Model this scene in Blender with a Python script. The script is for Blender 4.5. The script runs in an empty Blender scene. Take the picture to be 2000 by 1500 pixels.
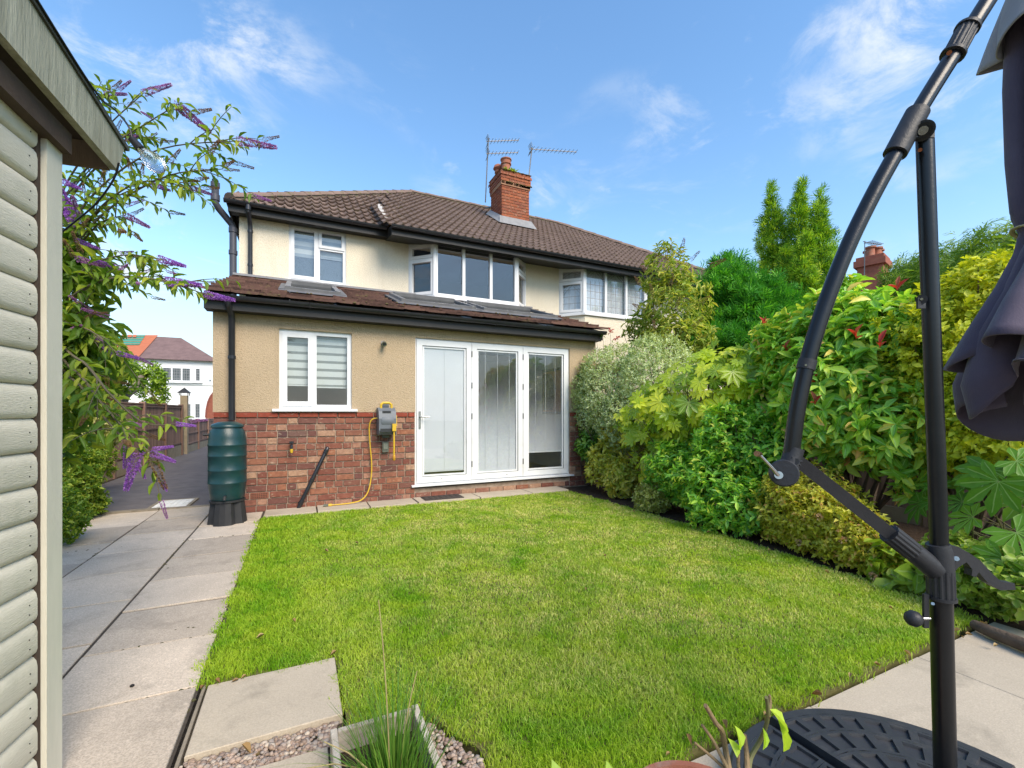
import bpy, bmesh, math, random
import numpy as np
from mathutils import Vector, Matrix, noise

random.seed(11)
rng = np.random.default_rng(11)
scene = bpy.context.scene
col = scene.collection

# ---------------------------------------------------------------- camera
F, HZ, H = 870.0, 806.0, 1.25            # focal length in photo pixels, horizon row, eye height (m)
YAW = math.atan(870 / 1830)
CY, SY = math.cos(YAW), math.sin(YAW)
cam = bpy.data.cameras.new('camera')
cam.sensor_width = 36
cam.lens = F / 2000 * 36
cam.shift_y = (HZ - 750) / 2000
cam.clip_start = 0.05
cam.clip_end = 2000
camo = bpy.data.objects.new('camera', cam)
camo.location = (0, 0, H)
camo.rotation_euler = (math.pi / 2, 0, -YAW)
col.objects.link(camo)
scene.camera = camo

# ---------------------------------------------------------------- sky, sun, exposure
SUN_EL, SUN_AZ = math.radians(43), math.radians(166)      # azimuth clockwise from +Y
w = bpy.data.worlds.new('World')
scene.world = w
w.use_nodes = True
nt = w.node_tree
nt.nodes.clear()
N = nt.nodes.new
out = N('ShaderNodeOutputWorld')
sky = N('ShaderNodeTexSky')
sky.sky_type = 'NISHITA'
sky.sun_disc = False
sky.sun_elevation = SUN_EL
sky.sun_rotation = SUN_AZ
sky.air_density = 1.35
sky.dust_density = 0.4
sky.ozone_density = 2.6
bg = N('ShaderNodeBackground')
bg.inputs[1].default_value = 0.15
hsv = N('ShaderNodeHueSaturation')
hsv.inputs['Saturation'].default_value = 1.15
nt.links.new(sky.outputs[0], hsv.inputs['Color'])
nt.links.new(hsv.outputs[0], bg.inputs[0])
tc = N('ShaderNodeTexCoord')
sep = N('ShaderNodeSeparateXYZ')
nt.links.new(tc.outputs['Generated'], sep.inputs[0])
def wmath(op, a, b=None):
    n = N('ShaderNodeMath'); n.operation = op
    for i, x in enumerate((a, b)):
        if x is None: continue
        if isinstance(x, (int, float)): n.inputs[i].default_value = x
        else: nt.links.new(x, n.inputs[i])
    return n.outputs[0]
den = wmath('MAXIMUM', wmath('ADD', sep.outputs[2], 0.12), 0.05)
comb = N('ShaderNodeCombineXYZ')
nt.links.new(wmath('DIVIDE', sep.outputs[0], den), comb.inputs[0])
nt.links.new(wmath('DIVIDE', sep.outputs[1], den), comb.inputs[1])
def wnoise(scale, detail, rough, dist=0.0):
    n = N('ShaderNodeTexNoise')
    n.inputs['Scale'].default_value = scale; n.inputs['Detail'].default_value = detail
    n.inputs['Roughness'].default_value = rough; n.inputs['Distortion'].default_value = dist
    va = N('ShaderNodeVectorMath'); va.operation = 'ADD'; va.inputs[1].default_value = (55.5, 28.5, 0)
    nt.links.new(comb.outputs[0], va.inputs[0]); nt.links.new(va.outputs[0], n.inputs['Vector'])
    return n.outputs['Fac']
def wramp(x, a, b):
    n = N('ShaderNodeMapRange'); n.interpolation_type = 'SMOOTHSTEP'
    n.inputs[1].default_value = a; n.inputs[2].default_value = b
    nt.links.new(x, n.inputs[0])
    return n.outputs[0]
big = wramp(wnoise(1.1, 3, .5), .44, .66)
wisp = wramp(wnoise(3.0, 9, .66, .5), .46, .68)
small = wramp(wnoise(7, 6, .6, .3), .64, .80)
cl = wmath('MINIMUM', wmath('ADD', wmath('MULTIPLY', wmath('MULTIPLY', big, wisp), 0.95), wmath('MULTIPLY', small, .22)), 0.85)
hz = wmath('MULTIPLY', wramp(sep.outputs[2], .34, -.02), .88)      # bright haze low in the sky
bgc = N('ShaderNodeBackground')
bgc.inputs[0].default_value = (.90, .95, 1, 1)
bgc.inputs[1].default_value = 0.60
bgh = N('ShaderNodeBackground')
bgh.inputs[0].default_value = (.74, .86, 1, 1)
bgh.inputs[1].default_value = 0.46
mh = N('ShaderNodeMixShader')
nt.links.new(hz, mh.inputs[0]); nt.links.new(bg.outputs[0], mh.inputs[1]); nt.links.new(bgh.outputs[0], mh.inputs[2])
mx = N('ShaderNodeMixShader')
nt.links.new(cl, mx.inputs[0]); nt.links.new(mh.outputs[0], mx.inputs[1]); nt.links.new(bgc.outputs[0], mx.inputs[2])
nt.links.new(mx.outputs[0], out.inputs[0])

sl = bpy.data.lights.new('sun', 'SUN')
sl.energy = 2.8
sl.angle = math.radians(34)
sl.color = (1, .87, .70)
so = bpy.data.objects.new('sun', sl)
sd = Vector((math.sin(SUN_AZ) * math.cos(SUN_EL), math.cos(SUN_AZ) * math.cos(SUN_EL), math.sin(SUN_EL)))
so.rotation_euler = sd.to_track_quat('Z', 'Y').to_euler()
so.location = sd * 50
col.objects.link(so)

vs = scene.view_settings
vs.view_transform = 'Standard'
vs.look = 'None'
vs.gamma = 1
vs.use_curve_mapping = False
vs.exposure = 0.88
scene.render.engine = 'CYCLES'
scene.cycles.use_denoising = True
scene.cycles.max_bounces = 7
scene.cycles.diffuse_bounces = 3
scene.cycles.transparent_max_bounces = 12
scene.cycles.caustics_reflective = False
scene.cycles.caustics_refractive = False

# ---------------------------------------------------------------- pixel -> world helpers
def ray(px, py):
    u = (px - 1000) / F
    return Vector((u * CY + SY, CY - u * SY, (HZ - py) / F))
def PT(px, py, t): return Vector((0, 0, H)) + ray(px, py) * t
def PG(px, py, z=0.0):
    r = ray(px, py); return PT(px, py, (z - H) / r.z)
def PX(px, py, x):
    r = ray(px, py); return PT(px, py, x / r.x)
def PY(px, py, y):
    r = ray(px, py); return PT(px, py, y / r.y)
CAM = Vector((0, 0, H))

# ---------------------------------------------------------------- materials
def nodes(name):
    m = bpy.data.materials.new(name); m.use_nodes = True
    t = m.node_tree
    return m, t, t.nodes['Principled BSDF']
def mixcol(t, fac, a, b, mode='MIX'):
    n = t.nodes.new('ShaderNodeMix'); n.data_type = 'RGBA'; n.blend_type = mode
    for sock, v in ((n.inputs[0], fac), (n.inputs[6], a), (n.inputs[7], b)):
        if isinstance(v, (int, float)): sock.default_value = v
        elif isinstance(v, tuple): sock.default_value = (*v[:3], 1)
        else: t.links.new(v, sock)
    return n.outputs[2]
def wpos(t, stretch=None):
    g = t.nodes.new('ShaderNodeNewGeometry')
    if not stretch: return g.outputs['Position']
    mp = t.nodes.new('ShaderNodeMapping'); mp.inputs['Scale'].default_value = stretch
    t.links.new(g.outputs['Position'], mp.inputs[0]); return mp.outputs[0]
def noi(t, vec, scale, detail=4, rough=.55, dist=0):
    n = t.nodes.new('ShaderNodeTexNoise')
    n.inputs['Scale'].default_value = scale; n.inputs['Detail'].default_value = detail
    n.inputs['Roughness'].default_value = rough; n.inputs['Distortion'].default_value = dist
    t.links.new(vec, n.inputs['Vector']); return n.outputs['Fac']
def rng_(t, x, a, b, c=0.0, d=1.0):
    n = t.nodes.new('ShaderNodeMapRange')
    n.inputs[1].default_value = a; n.inputs[2].default_value = b; n.inputs[3].default_value = c; n.inputs[4].default_value = d
    t.links.new(x, n.inputs[0]); return n.outputs[0]
def orand(t):
    return t.nodes.new('ShaderNodeObjectInfo').outputs['Random']
def attr(t, name):
    n = t.nodes.new('ShaderNodeAttribute'); n.attribute_name = name; return n.outputs['Fac']
def ramp(t, x, stops, interp='LINEAR'):
    n = t.nodes.new('ShaderNodeValToRGB'); n.color_ramp.interpolation = interp
    e = n.color_ramp.elements
    while len(e) < len(stops): e.new(.5)
    for i, (p, c) in enumerate(stops): e[i].position = p; e[i].color = (*c, 1)
    t.links.new(x, n.inputs[0]); return n.outputs[0]
def bump(t, b, h, strength, dist=.01):
    n = t.nodes.new('ShaderNodeBump'); n.inputs['Strength'].default_value = strength; n.inputs['Distance'].default_value = dist
    t.links.new(h, n.inputs['Height']); t.links.new(n.outputs[0], b.inputs['Normal'])
def MAT(name, c1, c2=None, scale=6, rough=.6, bmp=0, bscale=60, spec=.35, metal=0, objvar=0, stretch=None, dist=.01, dirt=None, dscale=2.2, dlo=.52, dhi=.72, bstretch=None, coat=0, spk=0, sscale=140):
    m, t, b = nodes(name)
    c2 = c2 or tuple(x * .75 for x in c1)
    v = wpos(t, stretch)
    c = mixcol(t, rng_(t, noi(t, v, scale, 6, .6), .3, .7), c1, c2)
    if dirt: c = mixcol(t, rng_(t, noi(t, wpos(t), dscale, 7, .65, .4), dlo, dhi), c, dirt)
    if spk:
        c = mixcol(t, rng_(t, noi(t, wpos(t), sscale, 3, .7), .38, .62, 0, spk), c, tuple(x*.45 for x in c2))
        c = mixcol(t, rng_(t, noi(t, wpos(t), sscale*.35, 3, .7), .55, .75, 0, spk*.8), c, tuple(min(.9, x*1.3) for x in c1))
    if objvar:
        hs = t.nodes.new('ShaderNodeHueSaturation')
        t.links.new(rng_(t, orand(t), 0, 1, 1 - objvar, 1 + objvar), hs.inputs['Value']); t.links.new(c, hs.inputs['Color']); c = hs.outputs[0]
    t.links.new(c, b.inputs['Base Color'])
    b.inputs['Roughness'].default_value = rough
    b.inputs['Specular IOR Level'].default_value = spec
    b.inputs['Metallic'].default_value = metal
    b.inputs['Coat Weight'].default_value = coat
    if bmp: bump(t, b, noi(t, wpos(t, bstretch or stretch), bscale, 5, .6), bmp, dist)
    return m
def LEAF(name, stops, edge=None, elo=.55, ehi=.8, rough=.42, trans=.3, spec=.4, tcol=None, vein=None, gain=1.9):
    """leaf: per-leaf colour from 'rnd' (+ object random), optional pale margin from 'edge'"""
    m, t, b = nodes(name)
    stops = [(q, tuple(min(.85, x * gain * k) for x, k in zip(c, (1.3, 1.0, .62) if c[1] > c[0] * 1.05 else (1, 1, 1)))) for q, c in stops]
    if vein: vein = tuple(min(.8, x * gain * .8) for x in vein)
    trans = trans + .08
    add = t.nodes.new('ShaderNodeMath'); add.operation = 'ADD'
    t.links.new(attr(t, 'rnd'), add.inputs[0]); t.links.new(orand(t), add.inputs[1])
    fr = t.nodes.new('ShaderNodeMath'); fr.operation = 'FRACT'; t.links.new(add.outputs[0], fr.inputs[0])
    c = ramp(t, fr.outputs[0], stops)
    c = mixcol(t, rng_(t, noi(t, wpos(t), 35, 3), .35, .75, 0, .2), c, (.03, .055, .012))
    if vein: c = mixcol(t, rng_(t, attr(t, 'edge'), .14, .0), c, vein)
    if edge:
        ad = t.nodes.new('ShaderNodeMath'); ad.operation = 'ADD'
        t.links.new(attr(t, 'edge'), ad.inputs[0])
        t.links.new(rng_(t, noi(t, wpos(t), 60, 2), .3, .7, -.25, .25), ad.inputs[1])
        c = mixcol(t, rng_(t, ad.outputs[0], elo, ehi), c, edge)
    t.links.new(c, b.inputs['Base Color'])
    b.inputs['Roughness'].default_value = rough
    b.inputs['Specular IOR Level'].default_value = spec
    tr = t.nodes.new('ShaderNodeBsdfTranslucent')
    tcn = mixcol(t, 1.0, c, tcol or (1.25, 1.3, .55), 'MULTIPLY')
    t.links.new(tcn, tr.inputs[0])
    ms = t.nodes.new('ShaderNodeMixShader'); ms.inputs[0].default_value = trans
    t.links.new(b.outputs[0], ms.inputs[1]); t.links.new(tr.outputs[0], ms.inputs[2])
    t.links.new(ms.outputs[0], t.nodes['Material Output'].inputs[0])
    return m
def GLASS(name, ior=1.7, tint=(.95, .96, .965), rough=0.0, bmp=0):
    m, t, b = nodes(name); t.nodes.remove(b)
    tr = t.nodes.new('ShaderNodeBsdfTransparent'); tr.inputs[0].default_value = (*tint, 1)
    gl = t.nodes.new('ShaderNodeBsdfGlossy'); gl.inputs['Roughness'].default_value = rough
    fr = t.nodes.new('ShaderNodeFresnel'); fr.inputs[0].default_value = ior
    g = t.nodes.new('ShaderNodeNewGeometry')      # the same on both sides of the sheet
    mulb = t.nodes.new('ShaderNodeMath'); mulb.operation = 'MULTIPLY_ADD'
    t.links.new(g.outputs['Backfacing'], mulb.inputs[0]); mulb.inputs[1].default_value = 1 / ior - ior; mulb.inputs[2].default_value = ior
    t.links.new(mulb.outputs[0], fr.inputs[0])
    bp = t.nodes.new('ShaderNodeBump'); bp.inputs['Strength'].default_value = max(bmp, .012); bp.inputs['Distance'].default_value = .02
    t.links.new(noi(t, wpos(t), 3 if not bmp else 90, 2), bp.inputs['Height']); t.links.new(bp.outputs[0], gl.inputs['Normal'])
    ms = t.nodes.new('ShaderNodeMixShader')
    t.links.new(fr.outputs[0], ms.inputs[0]); t.links.new(tr.outputs[0], ms.inputs[1]); t.links.new(gl.outputs[0], ms.inputs[2])
    t.links.new(ms.outputs[0], t.nodes['Material Output'].inputs[0])
    return m
def EMIT(name, c, s):
    m, t, b = nodes(name)
    b.inputs['Base Color'].default_value = (*c, 1); b.inputs['Emission Color'].default_value = (*c, 1); b.inputs['Emission Strength'].default_value = s
    return m

# ---------------------------------------------------------------- object helpers
INV = {}
def link(o, parent=None):
    col.objects.link(o)
    if parent is not None:
        o.parent = parent
        o.matrix_parent_inverse = INV.get(parent.name, Matrix())
    return o
def tag(o, label, cat=None, group=None, kind=None):
    if label: o['label'] = label
    if cat: o['category'] = cat
    if group: o['group'] = group
    if kind: o['kind'] = kind
    return o
def thing(name, label, cat, loc=(0, 0, 0), group=None):
    o = bpy.data.objects.new(name, None)
    o.empty_display_size = .1
    o.location = loc
    col.objects.link(o)
    INV[o.name] = Matrix.Translation(-Vector(loc))
    return tag(o, label, cat, group)
def inst(name, me, M, parent):
    o = bpy.data.objects.new(name, me); link(o, parent); o.matrix_basis = M; return o

class MB:
    def __init__(s): s.v = []; s.f = []
    def add(s, v, f):
        k = len(s.v); s.v += [tuple(x) for x in v]; s.f += [tuple(i + k for i in q) for q in f]; return s
    def box(s, x0, x1, y0, y1, z0, z1):
        return s.add([(x0,y0,z0),(x1,y0,z0),(x1,y1,z0),(x0,y1,z0),(x0,y0,z1),(x1,y0,z1),(x1,y1,z1),(x0,y1,z1)],
                     [(0,3,2,1),(4,5,6,7),(0,1,5,4),(1,2,6,5),(2,3,7,6),(3,0,4,7)])
    def beam(s, p, q, wd, ht, up=(0, 0, 1)):
        p, q = Vector(p), Vector(q); d = (q - p).normalized(); sd = d.cross(Vector(up)).normalized(); u = sd.cross(d)
        a, b = sd * wd / 2, u * ht / 2
        return s.add([p-a-b, p+a-b, p+a+b, p-a+b, q-a-b, q+a-b, q+a+b, q-a+b],
                     [(0,1,2,3),(7,6,5,4),(1,0,4,5),(2,1,5,6),(3,2,6,7),(0,3,7,4)])
    def tube(s, pts, r, n=8, caps=True, sx=1.0):
        pts = [Vector(p) for p in pts]; m = len(pts)
        rs = r if isinstance(r, (list, tuple)) else [r] * m
        d0 = (pts[1] - pts[0]).normalized()
        e = Vector((0, 0, 1)) if abs(d0.z) < .9 else Vector((1, 0, 0))
        e1 = (e - d0 * e.dot(d0)).normalized()
        V = []
        for i in range(m):
            d = (pts[min(i + 1, m - 1)] - pts[max(i - 1, 0)]).normalized()
            e1 = (e1 - d * e1.dot(d)).normalized(); e2 = d.cross(e1)
            for k in range(n):
                a = 2 * math.pi * k / n
                V.append(pts[i] + (e1 * math.cos(a) * sx + e2 * math.sin(a)) * rs[i])
        Fc = [(i*n+k, i*n+(k+1) % n, (i+1)*n+(k+1) % n, (i+1)*n+k) for i in range(m-1) for k in range(n)]
        if caps: Fc += [tuple(range(n))[::-1], tuple((m-1)*n+k for k in range(n))]
        return s.add(V, Fc)
    def lathe(s, prof, cx, cy, n=24, cz=0, sx=1, sy=1):
        V = [(cx + r*math.cos(2*math.pi*k/n)*sx, cy + r*math.sin(2*math.pi*k/n)*sy, cz+z) for r, z in prof for k in range(n)]
        m = len(prof)
        Fc = [(i*n+k, i*n+(k+1) % n, (i+1)*n+(k+1) % n, (i+1)*n+k) for i in range(m-1) for k in range(n)]
        Fc += [tuple(range(n))[::-1], tuple((m-1)*n+k for k in range(n))]
        return s.add(V, Fc)
    def quad(s, a, b, c, d): return s.add([a, b, c, d], [(0, 1, 2, 3)])
    def prism(s, poly, vec):
        """polygon (list of points) extruded by vec"""
        vec = Vector(vec); P = [Vector(p) for p in poly]; n = len(P)
        return s.add(P + [p + vec for p in P], [tuple(range(n))[::-1], tuple(range(n, 2*n))] + [(i, (i+1) % n, n+(i+1) % n, n+i) for i in range(n)])
    def frame(s, x0, x1, z0, z1, wd, y0, y1):
        """window frame ring in an xz plane"""
        s.box(x0, x0+wd, y0, y1, z0, z1); s.box(x1-wd, x1, y0, y1, z0, z1)
        s.box(x0+wd, x1-wd, y0, y1, z0, z0+wd); s.box(x0+wd, x1-wd, y0, y1, z1-wd, z1); return s
    def xf(s, M):
        s.v = [tuple(M @ Vector(p)) for p in s.v]; return s
    def mesh(s, name, mat, smooth=False):
        me = bpy.data.meshes.new(name); me.from_pydata(s.v, [], s.f)
        bm = bmesh.new(); bm.from_mesh(me); bmesh.ops.recalc_face_normals(bm, faces=bm.faces); bm.to_mesh(me); bm.free()
        if mat: me.materials.append(mat)
        if smooth:
            me.polygons.foreach_set('use_smooth', [True] * len(me.polygons)); me.set_sharp_from_angle(angle=.7)
        me.update(); return me
    def build(s, name, mat, parent=None, smooth=False, kind=None):
        o = bpy.data.objects.new(name, s.mesh(name, mat, smooth)); link(o, parent)
        if kind: o['kind'] = kind
        return o

def npmesh(name, V, T, mat, attrs=None, smooth=True):
    me = bpy.data.meshes.new(name)
    V = np.ascontiguousarray(V, dtype=np.float32); T = np.ascontiguousarray(T, dtype=np.int32)
    me.vertices.add(len(V)); me.vertices.foreach_set('co', V.ravel())
    me.loops.add(T.size); me.loops.foreach_set('vertex_index', T.ravel())
    me.polygons.add(len(T)); me.polygons.foreach_set('loop_start', np.arange(0, T.size, 3, dtype=np.int32))
    me.polygons.foreach_set('use_smooth', np.full(len(T), smooth))
    me.update(calc_edges=True)
    for k, a in (attrs or {}).items():
        at = me.attributes.new(k, 'FLOAT', 'POINT'); at.data.foreach_set('value', np.ascontiguousarray(a, dtype=np.float32))
    if mat: me.materials.append(mat)
    return me

# ---------------------------------------------------------------- leaves
def tmpl_leaf(rows=((.3, .8), (.62, .95)), fold=.18, droop=.12):
    """ovate leaf, length 1 along y, half width 1 along x (scaled later); returns verts, tris, edge"""
    v = [(0, 0, 0)]; e = [0.0]; t = []
    for y, wd in rows:
        z = -droop * y * y
        v += [(-wd, y, z + fold * wd), (0, y, z), (wd, y, z + fold * wd)]; e += [1, 0, 1]
    v.append((0, 1, -droop)); e.append(.6)
    t += [(0, 2, 1), (0, 3, 2)]
    for i in range(len(rows) - 1):
        a, b = 1 + 3*i, 4 + 3*i
        t += [(a, a+1, b+1), (a, b+1, b), (a+1, a+2, b+2), (a+1, b+2, b+1)]
    a = 1 + 3 * (len(rows) - 1); k = len(v) - 1
    t += [(a, a+1, k), (a+1, a+2, k)]
    return np.array(v, float), np.array(t), np.array(e)
L8 = tmpl_leaf()
L8W = tmpl_leaf(((.22, .62), (.5, 1.0), (.8, .62)), .2, .2)
L4 = tmpl_leaf(((.45, 1.0),), .22, .1)
def palmate(n=8, spread=250):
    V, T, E = [], [], []
    for i in range(n):
        a = math.radians(-spread/2 + spread*i/(n-1)); ln = 1 - .38*abs(i-(n-1)/2)/((n-1)/2)
        v, t, e = tmpl_leaf(((.30, .42), (.62, 1.0), (.86, .5)), .16, .16)
        v = v * [ .17*ln**.5, ln, .3 ]
        ca, sa = math.cos(a), math.sin(a)
        v = np.stack([v[:,0]*ca + v[:,1]*sa, -v[:,0]*sa + v[:,1]*ca, v[:,2]], 1)
        T.append(t + sum(len(x) for x in V)); V.append(v); E.append(e)
    return np.concatenate(V), np.concatenate(T), np.concatenate(E)
PALM = palmate()
def unit(a): return a / np.maximum(np.linalg.norm(a, axis=-1, keepdims=True), 1e-9)
def leaf_mesh(name, tm, pos, d, n, ln, wd, mat, rnd=None):
    tv, tt, te = tm
    d = unit(d); sd = unit(np.cross(d, n)); n = np.cross(sd, d)
    ln = np.broadcast_to(ln, len(pos)); wd = np.broadcast_to(wd, len(pos))
    V = (pos[:, None, :] + tv[None, :, 0, None] * sd[:, None, :] * wd[:, None, None]
         + tv[None, :, 1, None] * d[:, None, :] * ln[:, None, None] + tv[None, :, 2, None] * n[:, None, :] * ln[:, None, None])
    k = len(tv)
    T = (tt[None] + (np.arange(len(pos)) * k)[:, None, None]).reshape(-1, 3)
    rnd = rng.random(len(pos)) if rnd is None else rnd
    return npmesh(name, V.reshape(-1, 3), T, mat, {'rnd': np.repeat(rnd, k), 'edge': np.tile(te, len(pos))})
def leaf_single(name, tm, ln, wd, mat):
    tv, tt, te = tm
    return npmesh(name, tv * [wd, ln, ln], tt, mat, {'rnd': np.zeros(len(tv)), 'edge': te})
def leaf_objects(me, pos, d, n, scale, parent, name='leaf'):
    d = unit(d); sd = unit(np.cross(d, n)); n = np.cross(sd, d)
    for i in range(len(pos)):
        M = Matrix(((sd[i,0]*scale[i], d[i,0]*scale[i], n[i,0]*scale[i], pos[i,0]), (sd[i,1]*scale[i], d[i,1]*scale[i], n[i,1]*scale[i], pos[i,1]),
                    (sd[i,2]*scale[i], d[i,2]*scale[i], n[i,2]*scale[i], pos[i,2]), (0, 0, 0, 1)))
        inst(name, me, M, parent)
def rosettes(P, A, k, lo, hi, droop=0.1, back=.03, lift=0.0):
    """k leaves round each tip P with axis A -> pos, dir, normal"""
    n = len(P); A = unit(A)
    ref = np.where(np.abs(A[:, 2:3]) < .9, np.array([[0, 0, 1.]]), np.array([[1., 0, 0]]))
    e1 = unit(np.cross(A, ref)); e2 = np.cross(A, e1)
    ph0 = rng.random(n) * 6.28
    pos, D, Nn = [], [], []
    for j in range(k):
        ph = ph0 + j * 2.4 + rng.normal(0, .25, n)
        pr = np.cos(ph)[:, None] * e1 + np.sin(ph)[:, None] * e2
        ta = np.radians(rng.uniform(lo, hi, n))[:, None]
        d = A * np.cos(ta) + pr * np.sin(ta); d[:, 2] += -droop * rng.random(n) + lift
        nn = A * np.sin(ta) - pr * np.cos(ta); nn[:, 2] += .35
        pos.append(P - A * (back * (j / max(k - 1, 1)) * 2)[..., None] if np.ndim(back) else P - A * back * 2 * j / max(k - 1, 1)); D.append(unit(d)); Nn.append(nn)
    return np.concatenate(pos), np.concatenate(D), np.concatenate(Nn)
def blob_tips(blobs, n, depth=.16, nfreq=1.6, namp=.22, upb=.35, zmin=.03, seed=0, facing=-.25):
    """points spread over the shell of a union of ellipsoids, with outward axes"""
    bl = np.array(blobs, float)
    area = bl[:, 3]*bl[:, 4] + bl[:, 3]*bl[:, 5] + bl[:, 4]*bl[:, 5]
    P, A = [], []
    tries = 0
    while len(P) < n and tries < n * 14:
        tries += 1
        b = bl[rng.choice(len(bl), p=area/area.sum())]
        d = unit(rng.normal(size=3))
        c, r = b[:3], b[3:6]
        k = 1 - abs(rng.normal(0, depth)) 
        q = Vector(c + d * r)
        k *= 1 + namp * noise.noise(q * nfreq + Vector((seed*7.1, 0, 0))) + namp*.6 * noise.noise(q * nfreq * 3.1)
        p = c + d * r * k
        if p[2] < zmin: continue
        nn = unit(d / r)
        tocam = unit(np.array(CAM) - p)
        if nn @ tocam < facing and rng.random() > .2: continue
        bad = False
        for o in bl:
            if o is not b and not np.array_equal(o, b) and (((p - o[:3]) / o[3:6]) ** 2).sum() < .55: bad = True; break
        if bad: continue
        P.append(p); a = nn * .75 + rng.normal(0, .28, 3); a[2] += upb; A.append(a)
    return np.array(P), unit(np.array(A))
def stems_mesh(base, P, n, r0, mat, parent, bend=.15, name='stems'):
    mb = MB(); idx = rng.choice(len(P), min(n, len(P)), replace=False)
    for i in idx:
        q = Vector(P[i]); b = Vector(base) + Vector((random.uniform(-.08, .08), random.uniform(-.08, .08), 0))
        m = b.lerp(q, .5) + Vector((random.uniform(-bend, bend), random.uniform(-bend, bend), bend * .6))
        pts = [b * (1-t)**2 + m * 2*t*(1-t) + q * t*t for t in (0, .25, .5, .75, 1)]
        mb.tube(pts, [r0, r0*.85, r0*.65, r0*.45, r0*.2], 5)
    return mb.build(name, mat, parent, True)
def shrub(name, label, cat, blobs, tips, k, tm, ln, wd, mat, stem_mat, lo=35, hi=85, droop=.25, inner=.5, n_obj=0, group=None, depth=.16, namp=.22, nfreq=1.6, upb=.35, back=.03, stems=14, r0=.018, seed=0, lvar=.28, base=None, facing=-.25, inner_tm=None):
    bl = np.array(blobs)
    b0 = base or (bl[:, 0].mean(), bl[:, 1].mean(), 0)
    t = thing(name, label, cat, b0, group)
    P, A = blob_tips(blobs, tips, depth, nfreq, namp, upb, seed=seed, facing=facing)
    pos, d, n = rosettes(P, A, k, lo, hi, droop, back)
    sc = np.clip(rng.normal(1, lvar, len(pos)), .45, 1.7)
    if n_obj:
        dist = np.linalg.norm(pos - np.array(CAM), axis=1) - .0
        outer = np.argsort(dist / sc)[:n_obj]
        me = leaf_single('leaf', tm, ln, wd, mat)
        leaf_objects(me, pos[outer], d[outer], n[outer], sc[outer], t)
        keep = np.ones(len(pos), bool); keep[outer] = False
        pos, d, n, sc = pos[keep], d[keep], n[keep], sc[keep]
    if inner:
        sh = [(*b[:3], b[3]*.74, b[4]*.74, b[5]*.74) for b in blobs]
        P2, A2 = blob_tips(sh, int(tips * inner), .2, nfreq, namp, upb, seed=seed, facing=facing)
        p2, d2, n2 = rosettes(P2, A2, max(2, k - 1), lo, hi, droop, back)
        pos = np.concatenate([pos, p2]); d = np.concatenate([d, d2]); n = np.concatenate([n, n2]); sc = np.concatenate([sc, np.full(len(p2), 1.25)])
    o = bpy.data.objects.new('foliage', leaf_mesh('foliage', tm, pos, d, n, ln * sc, wd * sc, mat)); link(o, t); o['kind'] = 'stuff'
    if stems: stems_mesh(b0, P, stems, r0, stem_mat, t)
    return t
# ================================================================ MATERIALS
def render_mat(name, c1, c2, stain):
    m, t, b = nodes(name)
    v = wpos(t)
    c = mixcol(t, rng_(t, noi(t, v, 1.3, 5), .35, .7), c1, c2)
    c = mixcol(t, rng_(t, noi(t, v, 62, 4, .7), .42, .68, 0, .34), c, tuple(x*.5 for x in c1))
    c = mixcol(t, rng_(t, noi(t, wpos(t, (5, 5, .7)), 1, 6, .65), .52, .76, 0, .6), c, stain)
    t.links.new(c, b.inputs['Base Color']); b.inputs['Roughness'].default_value = .9; b.inputs['Specular IOR Level'].default_value = .15
    bump(t, b, noi(t, v, 62, 4, .7), .9, .02)
    return m
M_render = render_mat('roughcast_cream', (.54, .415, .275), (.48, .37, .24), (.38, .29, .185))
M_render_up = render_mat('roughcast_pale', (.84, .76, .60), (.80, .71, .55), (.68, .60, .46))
def brick_mat(name, stops, pale=.2):
    m, t, b = nodes(name)
    c = ramp(t, orand(t), stops)
    v = wpos(t)
    c = mixcol(t, rng_(t, noi(t, v, 26, 5, .65), .38, .72, 0, .55), c, (.10, .035, .026))
    c = mixcol(t, rng_(t, noi(t, wpos(t, (9, 9, 16)), 1.6, 4, .7), .58, .74, 0, .75), c, (.52, .40, .29))
    t.links.new(c, b.inputs['Base Color']); b.inputs['Roughness'].default_value = .85; b.inputs['Specular IOR Level'].default_value = .2
    bump(t, b, noi(t, v, 70, 5, .65), .5, .006)
    return m
M_brick = brick_mat('brick_mixed', [(0, (.18, .065, .048)), (.2, (.27, .105, .068)), (.38, (.14, .065, .056)), (.55, (.33, .14, .08)), (.68, (.20, .085, .068)), (.84, (.36, .19, .13)), (.965, (.42, .26, .17)), (1, (.10, .055, .055))])
M_brick_red = brick_mat('brick_smooth_red', [(0, (.26, .055, .032)), (1, (.33, .075, .045))])
M_brick_ch = brick_mat('brick_orange', [(0, (.28, .085, .042)), (.4, (.38, .12, .055)), (.7, (.23, .075, .045)), (1, (.33, .13, .075))])
M_mortar = MAT('mortar', (.42, .33, .26), (.24, .18, .14), 14, .95, .5, 80, .1)
M_mortar_ch = MAT('mortar_chimney', (.42, .24, .15), (.34, .18, .11), 14, .95, .5, 80, .1)
M_white = MAT('white_upvc', (.74, .75, .755), (.69, .70, .715), 2, .34, 0, spec=.45, dirt=(.57, .565, .54), dscale=3.5, dlo=.5, dhi=.95)
M_seal = MAT('dark_gasket', (.03, .033, .035), None, 5, .6)
M_black = MAT('black_fascia', (.013, .012, .011), (.02, .018, .016), 8, .45, .1, 40, dirt=(.035, .03, .025), dscale=5, dlo=.55, dhi=.85)
M_pipe = MAT('black_pipe', (.014, .015, .02), (.022, .023, .028), 6, .32, spec=.5)
M_pipe_grey = MAT('grey_pipe', (.055, .058, .075), (.075, .078, .095), 6, .45)
M_lead = MAT('lead_flashing', (.19, .19, .20), (.27, .27, .28), 9, .6, .3, 30)
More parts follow.
